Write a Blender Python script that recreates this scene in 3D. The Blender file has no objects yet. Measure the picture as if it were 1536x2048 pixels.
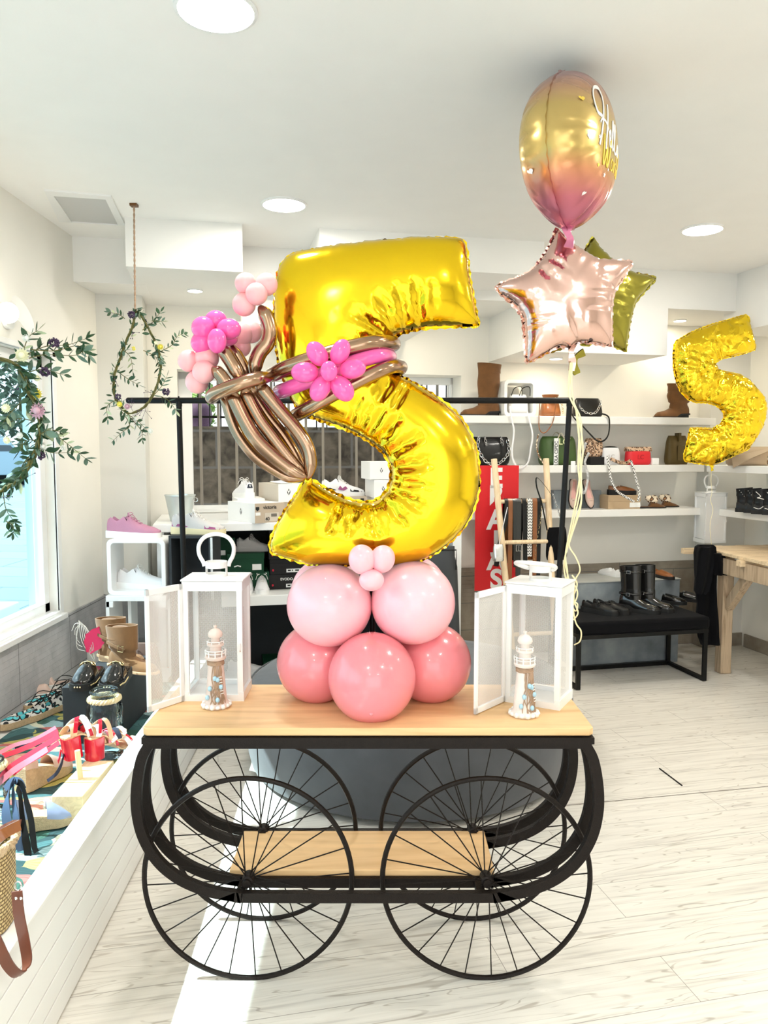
import bpy, bmesh, math, random
import numpy as np
from mathutils import Vector, Matrix, noise as mnoise
from mathutils.geometry import delaunay_2d_cdt
PI = math.pi; R = math.radians
SC = bpy.context.scene
COL = SC.collection
rng = random.Random(7)

# ---------------- camera ----------------
CAM_H, PITCH, FPX = 1.5, R(4.42), 1540.0
cd = bpy.data.cameras.new('camera'); cam = bpy.data.objects.new('camera', cd); COL.objects.link(cam)
cam.location = (0, 0, CAM_H); cam.rotation_euler = (PI/2 - PITCH, 0, 0)
cd.sensor_fit = 'VERTICAL'; cd.sensor_height = 36; cd.lens = FPX/2048*36; cd.clip_start = .05; cd.clip_end = 300
SC.camera = cam
FW = Vector((0, math.cos(PITCH), -math.sin(PITCH))); UP = Vector((0, math.sin(PITCH), math.cos(PITCH)))
CO = Vector((0, 0, CAM_H))
A = R(12.5)                                   # the rear of the shop is turned by this much
NB = Vector((-math.sin(A), math.cos(A), 0)); UB = Vector((math.cos(A), math.sin(A), 0)); DB = 5.32

def ray(px, py): return FW + Vector((1, 0, 0))*((px-768)/FPX) + UP*((1024-py)/FPX)
def at(px, py, Y=None, z=None, X=None, off=None):
    """a pixel of the photo carried out to a known depth, height or wall plane"""
    d = ray(px, py)
    if Y is not None: t = Y/d.y
    elif z is not None: t = (z-CAM_H)/d.z
    elif X is not None: t = X/d.x
    else: t = (DB-off)/d.dot(NB)
    return CO + d*t
def onz(px, py, off, z):
    p = at(px, py, off=off); return Vector((p.x, p.y, z))

# ---------------- light and exposure ----------------
SC.view_settings.view_transform = 'Standard'; SC.view_settings.look = 'None'
SC.view_settings.exposure = 0.50; SC.view_settings.gamma = 1; SC.view_settings.use_curve_mapping = False
SC.cycles.max_bounces = 10; SC.cycles.diffuse_bounces = 5; SC.cycles.glossy_bounces = 4
SC.cycles.transmission_bounces = 8; SC.cycles.transparent_max_bounces = 24
SC.cycles.sample_clamp_indirect = 6; SC.cycles.caustics_reflective = False; SC.cycles.caustics_refractive = False
wd = bpy.data.worlds.new('sky'); SC.world = wd; wd.use_nodes = True
bg = wd.node_tree.nodes['Background']; bg.inputs[0].default_value = (.94, .97, 1, 1); bg.inputs[1].default_value = 2.5
sun = bpy.data.lights.new('sun', 'SUN'); sun.energy = 9; sun.angle = R(.6); sun.color = (1, .96, .9)
so = bpy.data.objects.new('sun', sun); COL.objects.link(so); so.location = (-6, 2, 8)
so.rotation_euler = Vector((.76, .03, -1)).to_track_quat('-Z', 'Y').to_euler()
LAMP_W, SPOT_W = 8, 2.4

# ---------------- mesh helpers ----------------
class MB:
    def __init__(s): s.v = []; s.f = []; s.m = []; s.mi = 0; s.sm = []; s.smooth = True
    def add(s, verts, faces, M=None):
        b = len(s.v)
        for p in verts:
            p = Vector(p)
            s.v.append(M @ p if M is not None else p)
        for f in faces:
            s.f.append([b+i for i in f]); s.m.append(s.mi); s.sm.append(s.smooth)
        return s
    def box(s, a, b, M=None):
        (x0, y0, z0), (x1, y1, z1) = a, b
        v = [(x0,y0,z0),(x1,y0,z0),(x1,y1,z0),(x0,y1,z0),(x0,y0,z1),(x1,y0,z1),(x1,y1,z1),(x0,y1,z1)]
        return s.add(v, [(0,3,2,1),(4,5,6,7),(0,1,5,4),(1,2,6,5),(2,3,7,6),(3,0,4,7)], M)
    def quad(s, *p): return s.add(p, [tuple(range(len(p)))])
    def prism(s, pts, z0, z1, M=None):
        n = len(pts)
        v = [(x, y, z0) for x, y in pts] + [(x, y, z1) for x, y in pts]
        f = [tuple(reversed(range(n))), tuple(range(n, 2*n))] + [(i, (i+1) % n, n+(i+1) % n, n+i) for i in range(n)]
        return s.add(v, f, M)
    def tube(s, pts, r, n=8, closed=False, caps=True, M=None, flat=None, up=None):
        pts = [Vector(p) for p in pts]; k = len(pts)
        rr = [r]*k if not hasattr(r, '__len__') else list(r)
        T = []
        for i in range(k):
            if closed: t = pts[(i+1) % k]-pts[i-1]
            else: t = pts[min(i+1, k-1)]-pts[max(i-1, 0)]
            T.append(t.normalized() if t.length > 1e-9 else Vector((0, 0, 1)))
        u = Vector(up) if up is not None else (Vector((0, 0, 1)) if abs(T[0].z) < .9 else Vector((1, 0, 0)))
        N = u - T[0]*u.dot(T[0]); N.normalize(); v = []
        for i in range(k):
            if i:
                if up is not None: N = Vector(up)
                N = N - T[i]*N.dot(T[i])
                if N.length < 1e-6: N = T[i].orthogonal()
                N.normalize()
            B = T[i].cross(N)
            fa, fb = (1, 1) if flat is None else flat
            for j in range(n):
                a = 2*PI*j/n
                if flat == 'sq':
                    pass
                v.append(pts[i] + N*(math.cos(a)*rr[i]*fa) + B*(math.sin(a)*rr[i]*fb))
        f = []
        for i in range(k if closed else k-1):
            for j in range(n):
                a, b = i*n+j, i*n+(j+1) % n; c, d = ((i+1) % k)*n+(j+1) % n, ((i+1) % k)*n+j
                f.append((a, b, c, d))
        if caps and not closed: f += [tuple(reversed(range(n))), tuple(range((k-1)*n, k*n))]
        return s.add(v, f, M)
    def sqtube(s, pts, w, h, closed=False, up=(0, 1, 0), M=None):
        """bar of rectangular section; w across, h along up"""
        pts = [Vector(p) for p in pts]; k = len(pts); v = []; U = Vector(up).normalized()
        for i in range(k):
            if closed: t = pts[(i+1) % k]-pts[i-1]
            else: t = pts[min(i+1, k-1)]-pts[max(i-1, 0)]
            t.normalize(); N = U - t*U.dot(t); N.normalize(); B = t.cross(N)
            for a, b in ((1, 1), (1, -1), (-1, -1), (-1, 1)): v.append(pts[i]+N*(a*h/2)+B*(b*w/2))
        f = []
        for i in range(k if closed else k-1):
            for j in range(4): f.append((i*4+j, i*4+(j+1) % 4, ((i+1) % k)*4+(j+1) % 4, ((i+1) % k)*4+j))
        if not closed: f += [(3, 2, 1, 0), tuple(range((k-1)*4, k*4))]
        return s.add(v, f, M)
    def lathe(s, prof, n=24, M=None, sq=None, wob=None):
        v = []; k = len(prof)
        for i, (r, z) in enumerate(prof):
            for j in range(n):
                a = 2*PI*j/n; q = 1
                if sq: c, d = abs(math.cos(a)), abs(math.sin(a)); q = 1/((c**sq+d**sq)**(1/sq))
                if wob: q *= wob(a, z)
                v.append((r*q*math.cos(a), r*q*math.sin(a), z))
        f = [(i*n+j, i*n+(j+1) % n, (i+1)*n+(j+1) % n, (i+1)*n+j) for i in range(k-1) for j in range(n)]
        if prof[0][0] > 1e-6: f.append(tuple(reversed(range(n))))
        if prof[-1][0] > 1e-6: f.append(tuple(range((k-1)*n, k*n)))
        return s.add(v, f, M)
    def ball(s, c, r, n=20, m=12, M=None, tail=0):
        rx, ry, rz = (r, r, r) if not hasattr(r, '__len__') else r
        v = []
        for i in range(m+1):
            th = PI*i/m
            for j in range(n):
                a = 2*PI*j/n
                q = math.sin(th)
                zz = math.cos(th)
                if tail and zz < 0: q *= 1-tail*zz*zz*.35; zz *= 1+tail*zz*zz
                v.append((c[0]+rx*q*math.cos(a), c[1]+ry*q*math.sin(a), c[2]+rz*zz))
        f = [(i*n+j, (i+1)*n+j, (i+1)*n+(j+1) % n, i*n+(j+1) % n) for i in range(m) for j in range(n)]
        return s.add(v, f, M)
    def loft(s, rings, closed=True, cap=True, M=None):
        n = len(rings[0]); v = [p for r in rings for p in r]; f = []
        for i in range(len(rings)-1):
            for j in range(n if closed else n-1):
                f.append((i*n+j, i*n+(j+1) % n, (i+1)*n+(j+1) % n, (i+1)*n+j))
        if cap and closed: f += [tuple(reversed(range(n))), tuple(range((len(rings)-1)*n, len(rings)*n))]
        return s.add(v, f, M)
    def strip(s, pts, w, side, th=.002, M=None):
        """flat band of width w laid along pts; side(i) or vector gives the width direction"""
        pts = [Vector(p) for p in pts]; k = len(pts); v = []
        for i, p in enumerate(pts):
            t = (pts[min(i+1, k-1)]-pts[max(i-1, 0)]).normalized()
            sd = Vector(side(i)) if callable(side) else Vector(side)
            sd = (sd - t*sd.dot(t)).normalized(); nn = t.cross(sd)
            ww = w[i] if hasattr(w, '__len__') else w
            for a, b in ((-1, -1), (1, -1), (1, 1), (-1, 1)): v.append(p+sd*(a*ww/2)+nn*(b*th/2))
        f = [(i*4+j, i*4+(j+1) % 4, (i+1)*4+(j+1) % 4, (i+1)*4+j) for i in range(k-1) for j in range(4)]
        f += [(3, 2, 1, 0), tuple(range((k-1)*4, k*4))]
        return s.add(v, f, M)
    def build(s, name, mat, parent=None, bevel=0, sub=0, ang=40, loc=None, rz=0):
        me = bpy.data.meshes.new(name); me.from_pydata([tuple(p) for p in s.v], [], s.f)
        for m in (mat if isinstance(mat, (list, tuple)) else [mat]): me.materials.append(m)
        me.polygons.foreach_set('material_index', s.m)
        me.polygons.foreach_set('use_smooth', s.sm)
        bm = bmesh.new(); bm.from_mesh(me)
        if all(s.sm): bmesh.ops.remove_doubles(bm, verts=bm.verts, dist=1e-6)
        bmesh.ops.recalc_face_normals(bm, faces=bm.faces); bm.to_mesh(me); bm.free()
        me.update()
        try: me.set_sharp_from_angle(angle=R(ang))
        except Exception: pass
        o = bpy.data.objects.new(name, me); COL.objects.link(o)
        if parent is not None: o.parent = parent
        if loc is not None: o.location = loc
        if rz: o.rotation_euler.z = rz
        if bevel:
            b = o.modifiers.new('bevel', 'BEVEL'); b.width = bevel; b.segments = 2; b.limit_method = 'ANGLE'; b.angle_limit = R(50)
        if sub:
            b = o.modifiers.new('sub', 'SUBSURF'); b.levels = b.render_levels = sub
        return o

def smooth(pts, k=6, closed=False):
    """Catmull-Rom through the given points"""
    P = [Vector(p) for p in pts]; n = len(P); out = []
    rngi = range(n) if closed else range(n-1)
    for i in rngi:
        p1, p2 = P[i], P[(i+1) % n]
        p0 = P[i-1] if (closed or i > 0) else p1*2-p2
        p3 = P[(i+2) % n] if (closed or i+2 < n) else p2*2-p1
        for j in range(k):
            t = j/k
            out.append(.5*((2*p1)+(p2-p0)*t+(2*p0-5*p1+4*p2-p3)*t*t+(3*p1-p0-3*p2+p3)*t**3))
    if not closed: out.append(P[-1])
    return out
def lerp_pts(tab, t):
    for (a, b), (c, d) in zip(tab, tab[1:]):
        if t <= c:
            q = (t-a)/(c-a) if c > a else 0; q = max(0, min(1, q)); return b+(d-b)*(q*q*(3-2*q)*.5+q*.5)
    return tab[-1][1]
def Rot(rx=0, ry=0, rz=0, loc=(0, 0, 0), sc=1):
    return Matrix.Translation(loc) @ Matrix.Rotation(rz, 4, 'Z') @ Matrix.Rotation(ry, 4, 'Y') @ Matrix.Rotation(rx, 4, 'X') @ Matrix.Scale(sc, 4)

def thing(name, label, cat, loc=(0, 0, 0), rz=0, group=None):
    o = bpy.data.objects.new(name, None); COL.objects.link(o)
    o.empty_display_size = .05; o.location = loc; o.rotation_euler = (0, 0, rz)
    o['label'] = label; o['category'] = cat
    if group: o['group'] = group
    return o
def tag(o, label, cat, group=None, kind=None):
    o['label'] = label; o['category'] = cat
    if group: o['group'] = group
    if kind: o['kind'] = kind
    return o
def struct(o, label=None):
    o['kind'] = 'structure'
    if label: o['label'] = label
    return o
def copy_tree(o, parent=None):
    c = o.copy(); COL.objects.link(c)
    if parent is not None: c.parent = parent
    for ch in list(o.children): copy_tree(ch, c)
    return c
def text_mesh(txt, size, name, mat, parent, M, ext=.0006, sx=1.0, spacing=1.0, bold=.012):
    cu = bpy.data.curves.new('lettering', 'FONT'); cu.body = txt; cu.size = size; cu.extrude = ext
    cu.align_x = 'CENTER'; cu.align_y = 'CENTER'; cu.space_character = spacing; cu.offset = size*bold
    t = bpy.data.objects.new('lettering', cu); COL.objects.link(t)
    dg = bpy.context.evaluated_depsgraph_get(); dg.update()
    me = bpy.data.meshes.new_from_object(t.evaluated_get(dg))
    bpy.data.objects.remove(t); bpy.data.curves.remove(cu)
    me.transform(M @ Matrix.Diagonal((sx, 1, 1, 1)))
    me.materials.clear(); me.materials.append(mat)
    o = bpy.data.objects.new(name, me); COL.objects.link(o)
    if parent is not None: o.parent = parent
    return o
# text lies in its XY plane; FACE turns it upright, reading from -Y
def face(loc, rz=0, sc=1, roll=0): return Matrix.Translation(loc) @ Matrix.Rotation(rz, 4, 'Z') @ Matrix.Rotation(PI/2, 4, 'X') @ Matrix.Rotation(roll, 4, 'Z') @ Matrix.Scale(sc, 4)

# ---------------- materials ----------------
def M_(name, col, rough=.5, metal=0, var=0, vs=6, bump=0, bs=60, coat=0, sss=0, sheen=0, trans=0, ior=1.45, alpha=1, emis=0, stretch=(1, 1, 1), bd=.002):
    m = bpy.data.materials.new(name); m.use_nodes = True; nt = m.node_tree; b = nt.nodes['Principled BSDF']
    b.inputs['Base Color'].default_value = (*col, 1); b.inputs['Roughness'].default_value = rough; b.inputs['Metallic'].default_value = metal
    b.inputs['Coat Weight'].default_value = coat; b.inputs['Coat Roughness'].default_value = .08
    b.inputs['Subsurface Weight'].default_value = sss; b.inputs['Subsurface Scale'].default_value = .02
    b.inputs['Sheen Weight'].default_value = sheen; b.inputs['Transmission Weight'].default_value = trans; b.inputs['IOR'].default_value = ior
    b.inputs['Alpha'].default_value = alpha
    if emis: b.inputs['Emission Color'].default_value = (*col, 1); b.inputs['Emission Strength'].default_value = emis
    tc = nt.nodes.new('ShaderNodeTexCoord'); mp = nt.nodes.new('ShaderNodeMapping'); mp.inputs['Scale'].default_value = stretch
    nt.links.new(tc.outputs['Object'], mp.inputs[0])
    nz = nt.nodes.new('ShaderNodeTexNoise'); nz.inputs['Scale'].default_value = vs; nz.inputs['Detail'].default_value = 4
    nt.links.new(mp.outputs[0], nz.inputs['Vector'])
    mr = nt.nodes.new('ShaderNodeMixRGB'); mr.inputs[1].default_value = (*[c*(1-max(var, .03)) for c in col], 1); mr.inputs[2].default_value = (*[min(1, c*(1+max(var, .03)*.6)) for c in col], 1)
    nt.links.new(nz.outputs['Fac'], mr.inputs[0]); nt.links.new(mr.outputs[0], b.inputs['Base Color'])
    if bump:
        n2 = nt.nodes.new('ShaderNodeTexNoise'); n2.inputs['Scale'].default_value = bs; n2.inputs['Detail'].default_value = 3
        nt.links.new(mp.outputs[0], n2.inputs['Vector'])
        bp = nt.nodes.new('ShaderNodeBump'); bp.inputs['Strength'].default_value = bump; bp.inputs['Distance'].default_value = bd
        nt.links.new(n2.outputs['Fac'], bp.inputs['Height']); nt.links.new(bp.outputs[0], b.inputs['Normal'])
    return m
def nodes(m): return m.node_tree.nodes, m.node_tree.links, m.node_tree.nodes['Principled BSDF']
def ramp(nt, stops, interp='LINEAR'):
    r = nt.nodes.new('ShaderNodeValToRGB'); cr = r.color_ramp; cr.interpolation = interp
    while len(cr.elements) < len(stops): cr.elements.new(.5)
    for e, (p, c) in zip(cr.elements, stops): e.position = p; e.color = (*c, 1)
    return r
def nd(m, t, **kw):
    n = m.node_tree.nodes.new(t)
    for k, v in kw.items():
        if hasattr(n, k): setattr(n, k, v)
        else: n.inputs[k].default_value = v
    return n

m_wall = M_('wall paint', (.86, .84, .78), .75, var=.02, bump=.15, bs=180)
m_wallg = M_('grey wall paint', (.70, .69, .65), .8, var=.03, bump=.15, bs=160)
m_ceil = M_('ceiling paint', (.92, .905, .875), .85, var=.01, bump=.1, bs=120)
m_white = M_('white lacquer', (.86, .86, .85), .28, var=.01)
m_whitem = M_('white matt paint', (.84, .83, .80), .5, var=.02, bump=.05)
m_black = M_('black painted steel', (.006, .006, .006), .4, metal=.1, bump=.1, bs=200)
m_iron = M_('dark brown hammered iron', (.013, .009, .007), .45, metal=.3, bump=.7, bs=260, var=.3, vs=60)
m_darkgrey = M_('dark grey board', (.035, .04, .045), .7, var=.15, vs=12)
m_silver = M_('silver metal', (.7, .7, .7), .25, metal=1)
m_goldm = M_('pale gold metal', (.78, .62, .33), .25, metal=1)
m_blackl = M_('black leather', (.008, .008, .008), .35, bump=.25, bs=180, coat=.1)
m_blackp = M_('black polished leather', (.006, .006, .006), .15, coat=.45, bump=.05, bs=60)
m_blackf = M_('black velvet', (.003, .003, .004), .95, sheen=.03, bump=.2, bs=200)
m_blackf.node_tree.nodes['Principled BSDF'].inputs['Specular IOR Level'].default_value = .15
m_soleb = M_('black rubber sole', (.015, .015, .015), .6)
m_tan = M_('tan suede', (.26, .14, .055), .9, var=.35, vs=14, bump=.3, bs=300, sheen=.2)
m_brown = M_('brown suede', (.15, .062, .015), .85, var=.5, vs=16, bump=.3, bs=200, sheen=.2)
m_cognac = M_('cognac leather', (.26, .085, .02), .3, var=.3, vs=20, bump=.2, coat=.3)
m_strapb = M_('red brown strap leather', (.13, .032, .012), .4, var=.2, vs=10, coat=.2)
m_kraft = M_('kraft cardboard', (.50, .36, .22), .8, var=.06)
m_card = M_('grey beige cardboard', (.62, .55, .46), .75, var=.04)
m_cardw = M_('white cardboard', (.85, .84, .82), .6, var=.02)
m_paper = M_('white label paper', (.9, .9, .88), .7)
m_ink = M_('black ink', (.01, .01, .01), .6)
m_green = M_('dark green cardboard', (.004, .05, .022), .6, var=.08)
m_blackc = M_('black cardboard', (.012, .011, .012), .5)
m_pinkf = M_('dusty pink knit', (.50, .23, .33), .8, var=.12, bump=.5, bs=240)
m_whitef = M_('white knit', (.82, .81, .82), .75, var=.06, bump=.4, bs=240)
m_greyf = M_('light grey knit', (.55, .53, .52), .8, var=.15, bump=.4, bs=240)
m_lacew = M_('white laces', (.8, .78, .74), .8, bump=.3, bs=400)
m_navy = M_('navy suede', (.02, .025, .05), .7)
m_purple = M_('plum suede', (.30, .08, .20), .7)
m_red = M_('red leather', (.62, .01, .035), .22, coat=.5)
m_redf = M_('coral red ribbon', (.80, .05, .10), .6, var=.1, bump=.3, bs=300)
m_pinkr = M_('pink ribbon', (.85, .28, .38), .6, var=.1)
m_insole = M_('insole leather', (.75, .50, .30), .5, var=.1)
m_jute = M_('jute', (.62, .45, .27), .9, var=.3, vs=90, bump=1, bs=260, bd=.004)
m_rope = M_('cream rope', (.76, .64, .38), .9, var=.2, vs=80, bump=1, bs=300, bd=.004)
m_bluef = M_('faded navy ribbon', (.06, .10, .18), .7, var=.3, vs=12)
m_bluel = M_('pale blue suede', (.30, .36, .55), .8, var=.1)
m_pinkn = M_('nude pink leather', (.68, .50, .42), .35, coat=.2)
m_dowel = M_('pale dowel wood', (.78, .60, .36), .5, var=.1, vs=12, stretch=(6, 6, .6))
m_gold = M_('gold foil', (.88, .60, .02), .13, metal=1, bump=.06, bs=30)
m_gold2 = M_('crinkled gold foil', (.88, .62, .03), .12, metal=1, bump=.55, bs=24, bd=.012)
m_rosef = M_('rose gold foil', (.84, .56, .49), .15, metal=1, bump=.05, bs=30)
m_olive = M_('olive gold foil', (.33, .29, .05), .22, metal=1, bump=.05, bs=30)
m_chrome = M_('bronze chrome latex', (.40, .255, .165), .2, metal=1)
m_lpink = M_('pale pink latex', (1, .50, .56), .28, sss=.15, coat=.25)
m_rose = M_('rose pink latex', (.78, .24, .27), .22, sss=.1, coat=.4)
m_bpink = M_('soft pink latex', (1, .48, .50), .28, sss=.15, coat=.25)
m_mag = M_('hot pink latex', (.95, .12, .42), .16, sss=.08, coat=.5)
m_ribbon = M_('cream curling ribbon', (.86, .76, .46), .35, coat=.2)
m_leaf = M_('dark green leaf', (.03, .085, .035), .5, var=.5, vs=20)
m_leafg = M_('grey green leaf', (.13, .22, .16), .6, var=.4, vs=20)
m_leafp = M_('pale leaf', (.50, .58, .36), .6, var=.3, vs=20)
m_vine = M_('olive vine', (.14, .13, .035), .7, var=.4, vs=30, bump=.5)
m_cream = M_('cream petal', (.88, .86, .62), .6)
m_yel = M_('yellow petal', (.85, .75, .12), .6)
m_lil = M_('lilac pink petal', (.66, .42, .50), .6, var=.2)
m_plum = M_('dark plum blossom', (.07, .04, .09), .8, var=.4, vs=90)
m_wblos = M_('white blossom', (.85, .86, .80), .6)
m_glass = M_('window glass', (1, 1, 1), .0, trans=1, ior=1.02)
m_bead = M_('pale blue paint', (.40, .62, .75), .6, var=.1)
m_bleach = M_('whitewashed wood', (.74, .60, .53), .7, var=.22, vs=26, bump=.4, bs=90, stretch=(1, 1, .4))
m_drift = M_('brown net twine', (.45, .30, .20), .85, var=.5, vs=60, bump=.9, bs=130)

def jar_glass():
    m = bpy.data.materials.new('clear jar glass'); m.use_nodes = True; nt = m.node_tree; nt.nodes.clear()
    o = nt.nodes.new('ShaderNodeOutputMaterial'); mx = nt.nodes.new('ShaderNodeMixShader'); tr = nt.nodes.new('ShaderNodeBsdfTransparent')
    gl = nt.nodes.new('ShaderNodeBsdfGlossy'); gl.inputs['Roughness'].default_value = .02; lw = nt.nodes.new('ShaderNodeLayerWeight'); lw.inputs[0].default_value = .28
    tr.inputs[0].default_value = (.90, .95, .97, 1)
    nz = nt.nodes.new('ShaderNodeTexNoise'); nz.inputs['Scale'].default_value = 7
    bp = nt.nodes.new('ShaderNodeBump'); bp.inputs['Strength'].default_value = .5; bp.inputs['Distance'].default_value = .01
    nt.links.new(nz.outputs[0], bp.inputs['Height']); nt.links.new(bp.outputs[0], gl.inputs['Normal'])
    nt.links.new(lw.outputs['Fresnel'], mx.inputs[0]); nt.links.new(tr.outputs[0], mx.inputs[1]); nt.links.new(gl.outputs[0], mx.inputs[2]); nt.links.new(mx.outputs[0], o.inputs[0])
    return m
m_jar = jar_glass()
def pane_glass(c1=(.78, .92, .97), c2=(.84, .96, 1)):
    m = bpy.data.materials.new('thin pane glass'); m.use_nodes = True; nt = m.node_tree; nt.nodes.clear()
    o = nt.nodes.new('ShaderNodeOutputMaterial'); mx = nt.nodes.new('ShaderNodeMixShader'); tr = nt.nodes.new('ShaderNodeBsdfTransparent')
    gl = nt.nodes.new('ShaderNodeBsdfGlossy'); gl.inputs['Roughness'].default_value = .0; lw = nt.nodes.new('ShaderNodeMath'); lw.operation = 'POWER'; fc = nt.nodes.new('ShaderNodeLayerWeight'); fc.inputs[0].default_value = .5; nt.links.new(fc.outputs['Facing'], lw.inputs[0]); lw.inputs[1].default_value = 9
    nz = nt.nodes.new('ShaderNodeTexNoise'); nz.inputs['Scale'].default_value = 1; rp = ramp(nt, [(0, c1), (1, c2)])
    nt.links.new(nz.outputs[0], rp.inputs[0]); nt.links.new(rp.outputs[0], tr.inputs[0])
    nt.links.new(lw.outputs[0], mx.inputs[0]); nt.links.new(tr.outputs[0], mx.inputs[1]); nt.links.new(gl.outputs[0], mx.inputs[2]); nt.links.new(mx.outputs[0], o.inputs[0])
    return m
m_pane = pane_glass(); m_pane2 = pane_glass((.96, .95, .92), (1, .98, .95))

def perforated():
    m = M_('perforated white steel', (.80, .78, .75), .45); N, L, b = nodes(m)
    tc = nd(m, 'ShaderNodeTexCoord'); sp = nd(m, 'ShaderNodeSeparateXYZ'); L.new(tc.outputs['Object'], sp.inputs[0])
    s = 2*PI/.0042; out = []
    ad = nd(m, 'ShaderNodeMath', operation='ADD'); L.new(sp.outputs[0], ad.inputs[0]); L.new(sp.outputs[1], ad.inputs[1])
    for src in (ad.outputs[0], sp.outputs[2]):
        a = nd(m, 'ShaderNodeMath', operation='MULTIPLY'); L.new(src, a.inputs[0]); a.inputs[1].default_value = s
        c = nd(m, 'ShaderNodeMath', operation='COSINE'); L.new(a.outputs[0], c.inputs[0]); out.append(c.outputs[0])
    pr = nd(m, 'ShaderNodeMath', operation='MULTIPLY'); L.new(out[0], pr.inputs[0]); L.new(out[1], pr.inputs[1])
    gt = nd(m, 'ShaderNodeMath', operation='LESS_THAN'); L.new(pr.outputs[0], gt.inputs[0]); gt.inputs[1].default_value = .24
    L.new(gt.outputs[0], b.inputs['Alpha'])
    return m
m_perf = perforated()

def wood(name, c1, c2, axis=(.5, 8, 8), scale=3, rough=.45, dist=2):
    m = M_(name, c1, rough); N, L, b = nodes(m)
    tc = nd(m, 'ShaderNodeTexCoord'); mp = nd(m, 'ShaderNodeMapping'); mp.inputs['Scale'].default_value = axis; L.new(tc.outputs['Object'], mp.inputs[0])
    nz = nd(m, 'ShaderNodeTexNoise', Scale=scale, Detail=6, Distortion=dist); L.new(mp.outputs[0], nz.inputs['Vector'])
    r = ramp(m.node_tree, [(.3, c2), (.5, c1), (.62, tuple(min(1, c*1.1) for c in c1)), (.75, tuple((a+b2)/2 for a, b2 in zip(c1, c2)))]); L.new(nz.outputs[0], r.inputs[0])
    vo = nd(m, 'ShaderNodeTexVoronoi', Scale=2.2); vo.feature = 'F1'; mp2 = nd(m, 'ShaderNodeMapping'); mp2.inputs['Scale'].default_value = (2.0, 3.4, 2.0); L.new(tc.outputs['Object'], mp2.inputs[0]); L.new(mp2.outputs[0], vo.inputs['Vector'])
    kr = ramp(m.node_tree, [(.0, (.35, .2, .1)), (.028, (.5, .32, .18)), (.05, (1, 1, 1))]); L.new(vo.outputs['Distance'], kr.inputs[0])
    mx = nd(m, 'ShaderNodeMixRGB', blend_type='MULTIPLY'); mx.inputs[0].default_value = .8; L.new(r.outputs[0], mx.inputs[1]); L.new(kr.outputs[0], mx.inputs[2])
    L.new(mx.outputs[0], b.inputs['Base Color'])
    return m
m_pine = wood('honey pine', (.76, .50, .25), (.62, .37, .16), axis=(.45, 4, 4), scale=2.4)
m_pine2 = wood('pale pine', (.74, .58, .38), (.55, .40, .24), axis=(8, .6, 8))
m_beech = wood('pale beech block', (.80, .62, .38), (.68, .48, .26), axis=(8, .5, 8), scale=4)
m_post = wood('weathered pine post', (.50, .38, .26), (.30, .21, .13), axis=(9, 9, .6))

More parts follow.
